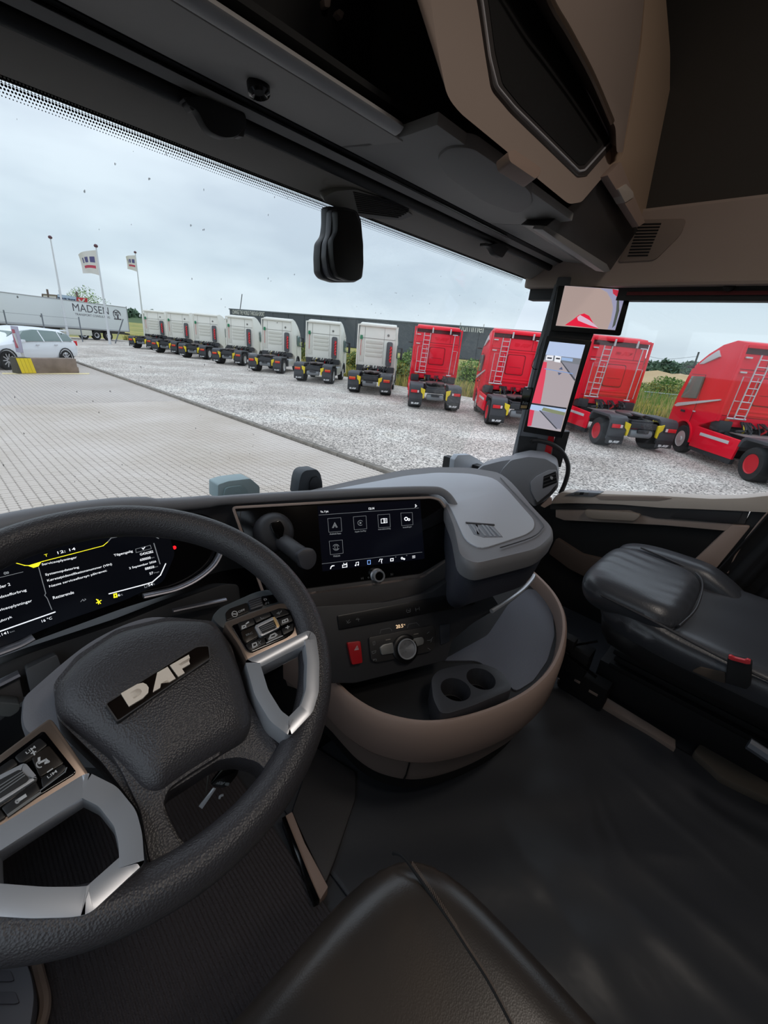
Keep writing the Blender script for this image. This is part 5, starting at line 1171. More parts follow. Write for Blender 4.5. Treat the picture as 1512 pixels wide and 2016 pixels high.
def paver_outline():
    g = .0050; W2, D2 = pw-2*g, pd-2*g
    side = [(0, 0), (-o1, .22), (o1, .5), (-o1*.2, .8), (0, 1)]
    P = []
    P += [(x*W2, o2*math.sin(2*math.pi*x)) for x in (0, .25, .5, .75)]
    P += [(W2+dx, v*D2) for dx, v in side[:-1]]
    P += [(x*W2, D2+o2*math.sin(2*math.pi*x)) for x in (1, .75, .5, .25)]
    P += [(dx, v*D2) for dx, v in side[::-1][:-1]]
    return np.array(P)+g
PO_ = paver_outline(); npo = len(PO_)
def paver_geo(x, y, dz, s):
    c_ = np.array([pw/2, pd/2]); top = [(x+c_[0]+(p[0]-c_[0])*s, y+c_[1]+(p[1]-c_[1])*s, dz) for p in PO_]
    low = [(x+p[0], y+p[1], dz-.003) for p in PO_]; bot = [(x+p[0], y+p[1], -.03) for p in PO_]
    return top+low+bot
pf_ = [tuple(range(npo))]+[(i, i+npo, (i+1) % npo+npo, (i+1) % npo) for i in range(npo)]+[(i+npo, i+2*npo, (i+1) % npo+2*npo, (i+1) % npo+npo) for i in range(npo)]
cand = []
j = 0; y = PY0
while y < PY1-pd*.9:
    nxp = int((kx(y)-.02+2.0)/pw)
    for i in range(nxp):
        x = kx(y)-.02-(i+1)*pw-(j % 1)*0
        cand.append((x, y, rng.uniform(-.0015, .0015)))
    y += pd; j += 1
def near_key(c):
    px, py = Pj((c[0]+.07, c[1]+.05, 0))
    lim = 1015 if px < 60 else (985 if px < 330 else (955 if px < 600 else 925))
    return py if (-5 < px < 760 and py < lim) else -1
keys = [near_key(c) for c in cand]; order = sorted(range(len(cand)), key=lambda i: -keys[i])
near = set(order[:300])
me = bpy.data.meshes.new('paver'); v0 = paver_geo(0, 0, 0, .96); me.from_pydata(v0, [], [f[::-1] if False else f for f in pf_]); me.materials.append(M_pav); me.update()
bm = bmesh.new(); bm.from_mesh(me); bmesh.ops.recalc_face_normals(bm, faces=bm.faces); bm.to_mesh(me); bm.free()
VV, FF = [], []; k = 0
for i, c in enumerate(cand):
    if i in near:
        o = bpy.data.objects.new('paver', me); COL.objects.link(o); o.location = (c[0], c[1], c[2]); setpar(o, pav)
    else:
        VV += paver_geo(c[0], c[1], c[2], .96); b_ = k*3*npo; FF += [tuple(q+b_ for q in f) for f in pf_]; k += 1
me2 = bpy.data.meshes.new('paver_field'); me2.from_pydata(VV, [], FF); me2.materials.append(M_pav); me2.update()
bm = bmesh.new(); bm.from_mesh(me2); bmesh.ops.recalc_face_normals(bm, faces=bm.faces); bm.to_mesh(me2); bm.free()
o = bpy.data.objects.new('paver_field', me2); COL.objects.link(o); setpar(o, pav); o['kind'] = 'stuff'
# kerb stones
kb = bpy.data.objects.new('kerb', None); COL.objects.link(kb); kb.location = (kx(10), 10, 0); kb['kind'] = 'structure'
bm = bm_(); box(bm, (0, 0, 0), (.17, .985, .16)); ks = finish(bm, 'kerb_stone', M_kerb, None, .012); kme = ks.data; bpy.data.objects.remove(ks)
for q in range(62):
    y = 1.5+q
    o = bpy.data.objects.new('kerb_stone', kme); COL.objects.link(o); o.location = (kx(y)+.09, y, -.005+rng.uniform(-.004, .004)); o.rotation_euler.z = math.atan(.57/23.94)+rng.uniform(-.004, .004); setpar(o, kb)

# ================================================================ TRACTOR UNITS (local: y forward, rear end at y = 0)
Mtyre = mat('tyre', (34, 34, 35), .8); Mfr = mat('chassis_black', (46, 47, 50), .6); Mmud = mat('mudguard_grey', (62, 64, 68), .55)
Mred = mat('truck_red', (242, 10, 46), .42, coat=.12, spec=.35); Mredd = mat('truck_red_rim', (200, 24, 40), .4); Mwht = mat('truck_white', (232, 229, 219), .35, coat=.3)
Mal = mat('aluminium', (206, 206, 210), .35, .6); Mlr = mat('lamp_red', (215, 30, 40), .25); Mlo = mat('lamp_orange', (240, 110, 40), .25); Myel = mat('chock_yellow', (226, 200, 40), .5)
Mgl = mat('vehicle_glass', (104, 124, 120), .08, spec=.8); Mvent = mat('snorkel_grey', (88, 88, 92), .6)
def cbox(name, parts, material, parent, bev=.01, M=None, **kw):
    bm = bm_()
    for c, s in parts: box(bm, c, s, M)
    return finish(bm, name, material, parent, bev, **kw)
def wheel(x, y, r, w, parent, rimmat, dual=False):
    bm = bm_(); s = 1 if x > 0 else -1
    lathe(bm, (x-s*w/2, y, r), (s, 0, 0), [(r*.55, 0), (r*.93, 0), (r, w*.12), (r, w*.88), (r*.93, w), (r*.60, w), (r*.55, w*.9)], 28)
    t = finish(bm, 'wheel', Mtyre, parent)
    bm = bm_(); o_ = (x-s*w/2, y, r)
    if dual: lathe(bm, o_, (s, 0, 0), [(0, w*.35), (r*.18, w*.35), (r*.24, w*.55), (r*.27, w*.30), (r*.46, w*.30), (r*.52, w*.95), (r*.58, w*.99), (r*.60, w*.95)], 26)
    else: lathe(bm, o_, (s, 0, 0), [(0, w*1.06), (r*.17, w*1.06), (r*.20, w*.92), (r*.40, w*.88), (r*.50, w*.80), (r*.56, w*.99), (r*.60, w*.95)], 26)
    rm = finish(bm, 'rim', rimmat, t)
    bm = bm_()
    for k in range(10):
        a = 2*math.pi*k/10; box(bm, (x+s*(w*.40 if not dual else -.16*w), y+.34*r*math.cos(a), r+.34*r*math.sin(a)), (.03, .035, .035))
    finish(bm, 'wheel_nut', Mal if not dual else Mtyre, t, kind='stuff')
    return t
def side_prism(poly, x0, x1, name, material, parent, bev=.02, top_in=0, seg=3):
    bm = bm_(); zs = [z for _, z in poly]; zm = max(zs)
    def xo(x, z): return x-math.copysign(top_in*max(0, (z-2.2)/(zm-2.2))**1.5, x) if top_in and z > 2.2 else x
    poly_prism(bm, [(xo(x0, z), y, z) for y, z in poly], [(xo(x1, z), y, z) for y, z in poly])
    return finish(bm, name, material, parent, bev, seg=seg)
def arc(cy, cz, r, a0, a1, n=8): return [(cy+r*math.cos(R_(a0+(a1-a0)*i/n)), cz+r*math.sin(R_(a0+(a1-a0)*i/n))) for i in range(n+1)]
REAR = PF((0, 0, 0), (1, 0, 0), (0, 0, 1))   # plane seen from behind
def tractor(red=True):
    T = thing('tractor_unit', (0, 0, 0), 'x', 'truck')
    body = Mred if red else Mwht; cr0 = 3.15
    # chassis
    cbox('chassis_frame', [((-.4, 3.2, .95), (.09, 5.6, .26)), ((.4, 3.2, .95), (.09, 5.6, .26)), ((0, .35, .95), (.80, .12, .26)), ((0, 2.9, .95), (.8, .2, .2)), ((0, 4.4, .85), (1.4, 2.2, .7))], Mfr, T)
    cbox('catwalk_deck', [((0, 2.45, 1.10), (1.5, 1.2, .03)), ((0, 1.85, 1.12), (.7, .5, .03))], mat('deck_grey', (150, 146, 142), .5, .4), T, .004)
    bm = bm_(); lathe(bm, (-.42, .28, .62), (1, 0, 0), [(0, 0), (.12, .02), (.15, .06), (.15, .78), (.12, .82), (0, .84)], 20); finish(bm, 'air_tank', mat('tank_grey', (120, 124, 128), .5), T)
    cbox('cross_member', [((0, .20, .90), (.95, .10, .20)), ((0, .12, .72), (.4, .08, .12))], Mfr, T)
    # fifth wheel: disc with a V slot to the rear
    pl = [(-.48, 1.15), (-.42, .92), (-.20, .72), (-.06, 1.12), (.06, 1.12), (.20, .72), (.42, .92), (.48, 1.15), (.45, 1.45), (.25, 1.68), (-.25, 1.68), (-.45, 1.45)]
    bm = bm_(); poly_prism(bm, [(x, y, 1.26-.10*(1.68-y)*.5) for x, y in pl], [(x, y, 1.19-.10*(1.68-y)*.5) for x, y in pl]); fw = finish(bm, 'fifth_wheel', mat('greasy_steel', (84, 74, 74), .45, .3), T, .012)
    cbox('pivot_block', [((-.35, 1.25, 1.12), (.12, .4, .14)), ((.35, 1.25, 1.12), (.12, .4, .14))], Mfr, fw)
    for s in (-1, 1):
        # mudguard: arch with flat top and rear face
        outer = [(.16, .36), (.14, 1.0), (.20, 1.12), (.34, 1.19), (1.55, 1.19), (1.68, 1.10), (1.74, .85)]
        inner = [(1.66, .85), (1.58, 1.04), (1.48, 1.10), (.42, 1.10), (.28, 1.02), (.22, .9), (.22, .36)]
        x0, x1 = s*.60, s*1.24
        bm = bm_(); poly_prism(bm, [(x0, y, z) for y, z in outer+inner], [(x1, y, z) for y, z in outer+inner]); mg = finish(bm, 'mudguard', Mmud, T, .02)
        cbox('mudflap', [((s*.92, .15, .33), (.62, .03, .26))], mat('flap_black', (38, 39, 41), .6), mg, .004)
        PFm = PF((0, .132, .33), (1, 0, 0), (0, 0, 1)); daf(PFm, (s*.92-.19, -.095), (s*.92+.19, -.095), .085, M_white, mg, 0, .004)
        cbox('lamp_body', [((s*.98, .125, .84), (.44, .05, .17))], Mfr, mg, .01)
        if red:
            cbox('tail_lamp', [((s*1.03, .095, .84), (.30, .03, .13))], Mlr, mg, .01); cbox('tail_lamp', [((s*.83, .095, .84), (.08, .03, .11))], mat('lamp_clear', (225, 200, 200), .25), mg, .008)
        else:
            cbox('tail_lamp', [((s*.98, .095, .80), (.36, .03, .07))], Mlr, mg, .008); cbox('tail_lamp', [((s*.98, .095, .88), (.36, .03, .07))], Mlo, mg, .008)
        wt_ = wheel(s*.93, .97, .50, .62, T, Mredd if red else Mal, True)
        wheel(s*1.06, 4.72, .50, .32, T, mat('rim_white', (220, 216, 214), .35, .3), False)
        # yellow wheel chock
        bm = bm_(); poly_prism(bm, [(s*.50, .10, .95), (s*.72, .10, 1.02), (s*.70, .10, .82), (s*.60, .10, .72), (s*.58, .10, .52), (s*.52, .10, .56)], [(s*.50, .20, .95), (s*.72, .20, 1.02), (s*.70, .20, .82), (s*.60, .20, .72), (s*.58, .20, .52), (s*.52, .20, .56)])
        ck = finish(bm, 'wheel_chock', Myel, T, .01); ck['label'] = 'yellow wheel chock hung on the mudguard'
        # side skirt
        if red:
            side_prism([(1.80, .42), (1.72, 1.04), (4.0, 1.10), (4.05, .38)], s*1.16, s*1.24, 'side_skirt', body, T, .02)
            bm = bm_(); box(bm, (s*1.246, 2.9, .88), (.012, 1.5, .10)); st2 = finish(bm, 'skirt_bar', M_white, T, .01)
            side_prism([(1.85, .26), (1.80, .42), (4.05, .38), (4.05, .26)], s*1.10, s*1.22, 'skirt_foot', Mfr, T, .01)
        else:
            cbox('fuel_tank', [((s*.98, 2.9, .72), (.5, 1.5, .55))], Mal, T, .08)
            cbox('battery_box', [((s*.98, 1.98, .72), (.5, .3, .5))], Mfr, T, .02)
    # cab shell from its side profile
    low = 1.42
    prof = [(cr0, low), (cr0, 3.72), (3.22, 3.86), (3.8, 3.93), (4.4, 3.80), (4.95, 3.50), (5.35, 3.18), (5.55, 2.95), (5.78, 2.0), (5.86, 1.5), (5.88, .60), (5.80, .42), (5.36, .42)] + arc(4.72, .55, .62, -6, 186, 10) + [(4.0, .9), (3.9, 1.15)]
    side_prism(prof, -1.24, 1.24, 'cab_shell', body, T, .035, .16)
    # rear wall relief
    RW = PF((0, cr0, 0), (1, 0, 0), (0, 0, 1))
    def rp(x0, z0, x1, z1, d0, d1, name, m_, bev=.012, r=.0):
        uv = [(x0, z0), (x1, z0), (x1, z1), (x0, z1)]
        if r: uv = roundpoly(uv, r, 3)
        bm = bm_(); poly_prism(bm, [RW.w(u, v, d1) for u, v in uv], [RW.w(u, v, d0) for u, v in uv]); return finish(bm, name, m_, T, bev)
    # raised edge flanges
    rp(-1.24, low, -1.17, 3.78, -.02, .10, 'edge_flange', body); rp(1.17, low, 1.24, 3.78, -.02, .10, 'edge_flange', body); rp(-1.15, 3.70, 1.15, 3.80, -.02, .10, 'edge_flange', body)
    cbox('lower_apron', [((0, cr0+.05, 1.36), (1.9, .1, .18))], body, T, .02)
    if red:
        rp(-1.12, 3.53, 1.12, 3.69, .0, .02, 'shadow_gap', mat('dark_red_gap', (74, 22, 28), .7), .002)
        rp(-.37, 1.99, .47, 2.87, -.01, .012, 'panel_joint', mat('red_joint', (128, 12, 24), .5), .0, .10)
        for z in (1.60, 3.06): rp(-1.1, z, 1.1, z+.018, -.01, .008, 'panel_joint', MATS['red_joint'], 0)
        for x in (-.36, .66): rp(x, 3.06, x+.014, 3.53, -.01, .008, 'panel_joint', MATS['red_joint'], 0)
        rp(-.34, 2.02, .44, 2.84, -.02, .035, 'centre_panel', body, .03, .10); rp(-.22, 2.32, .32, 2.335, .02, .04, 'panel_joint', MATS['red_joint'], 0)
        for z in (1.66, 1.78): rp(-.95, z, .95, z+.06, -.01, .025, 'pressed_rib', body, .01)
        rp(-1.05, 2.96, 1.05, 3.0, -.01, .02, 'pressed_rib', body, .008)
        # ladder on the left, rack on the right
        bm = bm_()
        for x in (-.72, -.40): tube(bm, [(x-.08, cr0-.16, 1.55), (x, cr0-.16, 3.52)], .022, 8)
        ld = finish(bm, 'ladder_rail', Mal, T)
        for k in range(9):
            z = 1.66+k*.215; dx = .08*(1-(z-1.55)/1.97)
            bm = bm_(); tube(bm, [(-.72-dx, cr0-.16, z), (-.40-dx, cr0-.16, z)], .016, 6); finish(bm, 'rung', Mal, T)
        bm = bm_(); tube(bm, [(-1.0, cr0-.12, 1.60), (-.98, cr0-.12, 2.85), (-.52, cr0-.12, 2.85), (-.54, cr0-.12, 2.1), (-.98, cr0-.12, 2.1)], .016, 6); tube(bm, [(-1.02, cr0-.14, 1.55), (-.42, cr0-.14, 1.55)], .03, 6); finish(bm, 'ladder_guard', Mal, T)
        bm = bm_(); tube(bm, [(.80, cr0-.14, 1.55), (.86, cr0-.14, 3.50)], .022, 8); tube(bm, [(1.05, cr0-.12, 1.60), (1.10, cr0-.12, 2.75), (.84, cr0-.12, 2.75)], .016, 6)
        tube(bm, [(.68, cr0-.14, 1.52), (.92, cr0-.14, 1.52)], .03, 6); tube(bm, [(.74, cr0-.14, 3.52), (1.0, cr0-.14, 3.52)], .025, 6)
        finish(bm, 'rack_rail', Mal, T)
        for x in (-.3, .62):
            cbox('roof_bracket', [((x, cr0-.09, 3.66), (.07, .05, .26))], M_white, T, .004)
        for z in (3.42, 2.98): cbox('side_hinge', [((-1.0, cr0-.06, z), (.2, .05, .05))], M_white, T, .004)
        cbox('marker_lamp', [((-.92, cr0-.05, 1.48), (.14, .04, .09))], Mlo, T, .01)
        daf(RW, (-.42+.3, 3.22), (.50+.1, 3.22), .14, body, T, .0, .012, name='pressed_lettering')
    else:
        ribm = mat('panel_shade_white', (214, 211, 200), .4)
        for x in (-.78, .42): rp(x-.008, 1.6, x+.008, 3.66, -.01, .012, 'panel_joint', mat('joint_grey', (150, 148, 142), .6), 0)
        rp(-1.1, 3.02, 1.1, 3.045, -.01, .014, 'panel_joint', MATS['joint_grey'], 0)
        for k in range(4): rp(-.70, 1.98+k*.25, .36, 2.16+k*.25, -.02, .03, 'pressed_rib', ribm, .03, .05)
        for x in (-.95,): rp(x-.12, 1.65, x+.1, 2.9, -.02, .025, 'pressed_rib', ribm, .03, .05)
        rp(.62, 1.50, .98, 2.92, .0, .22, 'air_snorkel', Mvent, .05, .12)
        bm = bm_(); tube(bm, [(.90+.03*math.sin(i*1.1), cr0-.28-.02*math.cos(i*1.1), 1.75+.033*i) for i in range(28)], .055, 8); finish(bm, 'red_air_coil', Mlr, T)
        bm = bm_(); lathe(bm, (.66, cr0-.01, 3.28), (0, -1, 0), [(.07, 0), (.07, .02), (.05, .03), (0, .03)], 14); finish(bm, 'round_plug', mat('plug_grey', (120, 118, 114), .6), T)
        bm = bm_(); tube(bm, [(-.98, cr0-.08, 2.0), (-.98, cr0-.08, 3.0)], .012, 6); finish(bm, 'tool_handle', Mlr, T)
        cbox('green_scoop', [((-.98, cr0-.08, 3.05), (.16, .05, .24))], mat('scoop_green', (40, 130, 90), .6), T, .02)
    # driveline clutter under the cab
    bm = bm_(); rr = random.Random(3 if red else 5)
    for k in range(22):
        x = -.75+1.5*rr.random(); z0 = 1.12+.25*rr.random()
        P = catmull([(x, cr0-.05, 1.45), (x+.2*(rr.random()-.5), cr0-.25-.15*rr.random(), z0), (x+.4*(rr.random()-.5), cr0-.30*rr.random(), z0-.05), (x+.3*(rr.random()-.5), cr0+.1, 1.05)], 4)
        tube(bm, P, .02+.02*rr.random(), 6)
    finish(bm, 'hose_bundle', mat('hose_black', (40, 41, 44), .5), T, kind='stuff')
    cbox('air_box', [((-.98, cr0+.05, 1.28), (.42, .45, .34)), ((.98, cr0+.05, 1.28), (.42, .45, .34))], Mfr, T, .04)
    bm = bm_(); tube(bm, catmull([(-.42, cr0-.1, 1.40), (-.44, cr0-.3, 1.25), (-.38, cr0-.2, 1.12)], 5), .03, 8); finish(bm, 'yellow_coil', Myel, T)
    bm = bm_(); tube(bm, catmull([(.18, cr0-.1, 1.42), (.22, cr0-.32, 1.28), (.16, cr0-.2, 1.12)], 5), .03, 8); finish(bm, 'red_coil', Mlr, T)
    for s in (-1, 1):
        # side window, door line, stripe, grille vent
        PFs = PF((s*1.262, 0, 0), (0, -s, 0), (0, 0, 1))
        bm = bm_(); q = [(4.62, 1.98), (5.52, 1.92), (5.32, 2.72), (4.62, 2.74)]
        poly_prism(bm, [(s*(1.252-.02*max(0, (z-2.2))), y, z) for y, z in q], [(s*1.18, y, z) for y, z in q]); finish(bm, 'side_window', Mgl, T, .01)
        bm = bm_(); q = [(3.5, 3.05), (4.7, 3.10), (5.05, 3.22), (4.5, 3.55), (3.9, 3.68)]
        if red:
            poly_prism(bm, [(s*(1.254-.095*max(0, (z-2.2)/1.5)), y, z) for y, z in [(4.25, 3.42), (4.95, 3.16), (5.22, 3.14), (4.9, 3.38), (4.45, 3.62)]], [(s*1.1, y, z) for y, z in [(4.25, 3.42), (4.95, 3.16), (5.22, 3.14), (4.9, 3.38), (4.45, 3.62)]]); finish(bm, 'roof_white_flash', M_white, T, .005)
            bm = bm_(); q = [(3.30, 2.06), (3.30, 2.10), (5.60, 1.72), (5.78, 1.60), (5.60, 1.58)]
            poly_prism(bm, [(s*1.250, y, z) for y, z in q], [(s*1.2, y, z) for y, z in q]); finish(bm, 'door_white_stripe', M_white, T, 0)
            cbox('door_handle', [((s*1.25, 4.42, 1.55), (.02, .16, .04))], M_white, T, .004); cbox('side_vent', [((s*1.25, 5.1, 1.48), (.02, .26, .08))], Mfr, T, .004)
            cbox('camera_arm', [((s*1.36, 5.35, 3.02), (.24, .08, .07))], Mfr, T, .02)
        else:
            bm.free(); cbox('side_mirror', [((s*1.48, 5.5, 2.25), (.16, .10, .75))], Mfr, T, .04); cbox('mirror_arm', [((s*1.34, 5.45, 2.6), (.3, .05, .05)), ((s*1.34, 5.45, 1.95), (.3, .05, .05))], Mfr, T, .01)
        bm = bm_(); tube(bm, [(s*1.243, 4.5, .95), (s*1.243, 4.45, 1.9), (s*1.243, 4.5, 2.8), (s*1.235, 5.35, 2.78)], .008, 5); finish(bm, 'door_joint', Mfr, T)
        bm = bm_(); P = arc(4.72, .55, .66, -6, 186, 12); Q = arc(4.72, .55, .60, -6, 186, 12)[::-1]
        poly_prism(bm, [(s*1.275, y, z) for y, z in P+Q], [(s*1.1, y, z) for y, z in P+Q]); finish(bm, 'wheel_arch', body if red else Mmud, T, .008)
    bm = bm_(); box(bm, (0, 5.66, 2.45), (2.1, .03, 1.0), Matrix.Rotation(R_(12), 4, 'X')); finish(bm, 'front_window', Mgl, T, .01)
    cbox('front_grille', [((0, 5.88, 1.3), (1.6, .06, .9))], Mfr, T, .02)
    return T
HD = R_(40); hv2 = np.array([math.cos(HD), math.sin(HD)])
def put(o, x, y, label, group, dz=0, dr=0):
    o.location = (x, y, dz); o.rotation_euler = (0, 0, HD-math.pi/2+dr); tag(o, label, 'truck', group)
red = tractor(True)
reds = [(16.40, 12.3, 'red tractor unit with ladder seen square from behind, leftmost of the four red trucks', .03), (16.25, 7.75, 'red tractor unit partly hidden behind the passenger pillar monitors, second red truck from the left', 0),
        (17.1, 3.45, 'red tractor unit with ladder right of the pillar monitors, third red truck from the left', .09), (16.15, -1.22, 'rightmost red tractor unit showing its side window, cut by the right frame edge', -.03)]
for i, (x, y, l_, dr) in enumerate(reds):
    put(red if i == 0 else copy_tree(red), x, y, l_, 'red tractor units parked on the gravel', 0, dr) if i == 0 else put(copy_tree(red), x, y, l_, 'red tractor units parked on the gravel', 0, dr)
white = tractor(False)
whites = [(17.05, 17.55, 'white tractor unit parked beside the leftmost red truck, rightmost of the white row'), (17.0, 22.8, 'white tractor unit, second of the white row from the right'), (17.1, 28.8, 'white tractor unit, third of the white row from the right'),
          (17.0, 34.5, 'white tractor unit, fourth of the white row from the right'), (16.4, 39.8, 'white tractor unit, third of the white row from the left'), (15.9, 44.9, 'white tractor unit, second of the white row from the left'), (15.6, 50.6, 'white tractor unit at the far left end of the row near the flagpoles')]
for i, (x, y, l_) in enumerate(whites):
    put(white if i == 0 else copy_tree(white), x, y, l_, 'white tractor units parked on the gravel')

# ================================================================ TRAILER, CARS, POLES, SIGNS
Rg, Lg = vground(258, 674), vground(0, 663); td = (Lg-Rg)[:2]; td /= np.linalg.norm(td)
tr_ = thing('box_trailer', (0, 0, 0), 'long white box trailer with dark lettering parked behind the flagpoles', 'trailer')
Ltr, sc_ = 15.8, 1.12
Mtr = mat('trailer_white', (214, 219, 220), .45); Mtd = mat('trailer_dark', (84, 84, 84), .7)
# local: x along the side away from the rear, y = 0 the visible side, +y away
cbox('cargo_box', [((Ltr/2, 1.3, 2.70), (Ltr, 2.6, 2.90))], Mtr, tr_, .03)
cbox('lower_rail', [((Ltr/2, .0, 1.24), (Ltr, .06, .16))], mat('rail_grey', (160, 162, 164), .5), tr_, .01)
cbox('roof_rail', [((Ltr/2, -.01, 4.12), (Ltr, .05, .07))], MATS['rail_grey'], tr_, .01)
cbox('chassis_beam', [((Ltr/2, 1.3, 1.0), (Ltr*.97, 1.4, .35))], Mtd, tr_, .01)
cbox('side_box', [((6.9, .25, .78), (3.4, .5, .62))], mat('box_cream', (206, 205, 192), .6), tr_, .02)
cbox('corner_post', [((.04, .0, 2.75), (.10, .06, 3.0))], MATS['rail_grey'], tr_, .01)
for k in range(3):
    x = 3.0+k*1.55
    bm = bm_(); lathe(bm, (x, .40, .56), (0, -1, 0), [(0, .10), (.18, .12), (.22, .05), (.32, .08), (.36, .30), (.55, .30), (.56, .25), (.56, 0)], 24); w_ = finish(bm, 'wheel', Mtyre, tr_)
    bm = bm_(); lathe(bm, (x, .30, .56), (0, -1, 0), [(.20, .0), (.22, .2), (.30, .22), (.30, .0)], 20); finish(bm, 'rim', Mal, w_)
    cbox('mud_arch', [((x, .15, 1.13), (1.2, .3, .04))], Mtd, tr_, .01)
cbox('rear_lamp_bar', [((.05, .9, .9), (.10, 1.8, .2))], Mtd, tr_, .01)
PTr = PF((0, -.002, 0), (-1, 0, 0), (0, 0, 1))   # u runs towards the rear (image right)
Mink = mat('lettering_dark', (70, 66, 74), .6)
text_uv(PTr, 'MADSEN', (-7.05, 3.05), (-2.62, 3.05), .82, Mink, tr_, .0, bold=.0, thick=.02)
text_uv(PTr, 'TRANSPORT CONSULTING', (-6.9, 2.62), (-2.55, 2.62), .24, Mink, tr_, .0, bold=.01, thick=.02)
bm = bm_()
for k, (a0_, a1_, r_) in enumerate(((20, 200, .52), (-40, 60, .46), (100, 170, .40))):
    P = [(1.55+r_*math.cos(R_(a)), -.02, 3.15+r_*math.sin(R_(a))) for a in range(a0_, a1_, 12)]; tube(bm, P, .035, 5)
box(bm, (1.55, -.01, 3.12), (.55, .02, .12)); box(bm, (1.45, -.01, 2.86), (.2, .02, .34)); box(bm, (1.5, -.01, 2.62), (1.0, .02, .12)); box(bm, (1.62, -.01, 3.35), (.4, .02, .16))
finish(bm, 'round_emblem', Mink, tr_)
tr_.location = (Rg[0]*1.03, Rg[1]*1.03, 0); tr_.rotation_euler.z = math.atan2(td[1], td[0]); tr_.scale = (sc_*.92, -sc_*.92, sc_*.92)
tr_.scale = (1, -1, 1)

def car(paint, roofm, label):
    T = thing('estate_car', (0, 0, 0), label, 'car', 'parked estate cars')
    # local: x forward, y left, side facing -y visible
    secs = [(-2.32, .78, .45, .80, .82, .70), (-2.25, .88, .30, .92, 1.05, .70), (-2.05, .91, .26, .98, 1.36, .60), (-1.6, .92, .24, .99, 1.45, .60), (-.6, .92, .22, .97, 1.49, .61), (.25, .92, .22, .95, 1.46, .60), (.85, .92, .22, .94, 1.22, .62),
            (1.25, .91, .23, .93, .97, .70), (1.8, .89, .24, .86, .88, .66), (2.2, .84, .28, .74, .76, .60), (2.38, .70, .38, .60, .62, .50)]
    bm = bm_(); rings = []
    for y, w, zb, zb2, zr, wr_ in secs:
        half = [(w*.80, zb), (w*.97, zb+.12), (w, (zb+zb2)/2), (w*.97, zb2), (wr_+(.97*w-wr_)*.25, zb2+(zr-zb2)*.75), (wr_*.9, zr), (wr_*.4, zr+.015)]
        rings.append([(y, a, b) for a, b in half]+[(y, -a, b) for a, b in half[::-1]])
    loft(bm, rings); finish(bm, 'car_body', paint, T, 0, 30, sub=1)
    for s in (-1, 1):
        bm = bm_(); q = [(-2.02, 1.02), (-1.85, 1.28), (-1.2, 1.38), (-.2, 1.41), (.35, 1.34), (.98, .99)]
        def wy(x, z): return s*(.885-(z-.98)*.52)
        poly_prism(bm, [(x, wy(x, z)+s*.03, z) for x, z in q], [(x, wy(x, z)-s*.1, z) for x, z in q]); wn = finish(bm, 'side_glass', Mgl, T, .004)
        bm = bm_()
        for x in (-1.35, -.38):
            q = [(x-.025, .99), (x+.025, .99), (x+.025, 1.38), (x-.025, 1.38)]
            poly_prism(bm, [(a, wy(a, z)+s*.036, z) for a, z in q], [(a, wy(a, z)+s*.0, z) for a, z in q])
        finish(bm, 'window_post', paint, T)
        cbox('door_handle', [((-.95, s*.93, .86), (.16, .03, .03)), ((.0, s*.93, .86), (.16, .03, .03))], Mal, T, .004)
        cbox('wing_mirror', [((.78, s*1.0, 1.0), (.14, .16, .12))], paint, T, .03)
        for x in (-1.42, 1.46):
            bm = bm_(); lathe(bm, (x, s*.72, .33), (0, s, 0), [(0, 0), (.33, 0), (.335, .02), (.335, .18), (.31, .21), (.25, .21), (.24, .18), (0, .18)], 26); w_ = finish(bm, 'wheel', Mtyre, T)
            bm = bm_()
            for k in range(10):
                a = 2*math.pi*k/10; M_ = Matrix.Rotation(-a, 4, 'Y'); box(bm, (x+.13*math.cos(a), s*.915, .33+.13*math.sin(a)), (.22, .02, .035), M_)
            finish(bm, 'rim', Mal, w_)
            bm = bm_(); P = [(x+.40*math.cos(R_(a)), s*.925, .33+.40*math.sin(R_(a))) for a in range(-10, 191, 20)]; tube(bm, P, .022, 6); finish(bm, 'arch_trim', Mfr, T)
    cbox('tail_lamp', [((-2.27, -.74, .92), (.06, .22, .20)), ((-2.27, .74, .92), (.06, .22, .20))], Mlr, T, .01)
    bm = bm_(); box(bm, (.92, 0, 1.14), (.62, 1.22, .02), Matrix.Rotation(R_(32), 4, 'Y')); finish(bm, 'windscreen', Mgl, T)
    cbox('roof_spoiler', [((-2.12, 0, 1.40), (.26, 1.1, .04))], paint, T, .01)
    if roofm is not paint: cbox('roof_panel', [((-.8, 0, 1.50), (2.4, 1.1, .02))], roofm, T, .01)
    return T
Mcw = mat('car_white', (232, 236, 240), .25, coat=.6); Mcd = mat('car_dark_roof', (58, 62, 66), .25, coat=.5)
c1 = car(Mcw, Mcw, 'white estate car parked behind the striped concrete block')
rw, fw_ = vground(132, 724), vground(0, 733)
d_ = (fw_-rw)[:2]; wb_ = np.linalg.norm(d_); d_ /= wb_; ca_s = min(1.3, wb_/2.88)
mid_ = (rw+fw_)/2
def put_car(o, off, lateral, s):
    n2 = np.array([-d_[1], d_[0]]); n2 = n2 if n2 @ mid_[:2] > 0 else -n2
    p = mid_[:2]+d_*off+n2*lateral; o.location = (p[0], p[1], 0); o.rotation_euler.z = math.atan2(d_[1], d_[0]); o.scale = (s, s, s)
put_car(c1, -1.0, 1.7, ca_s)
c2 = car(Mcw, Mcd, 'white estate car with dark roof behind the front white estate')
put_car(c2, .3*ca_s, 4.7, ca_s)
c3 = copy_tree(c1); c3['label'] = 'white estate car mostly hidden, farthest of the three parked cars'; put_car(c3, 1.9*ca_s, 8.2, ca_s*1.02)

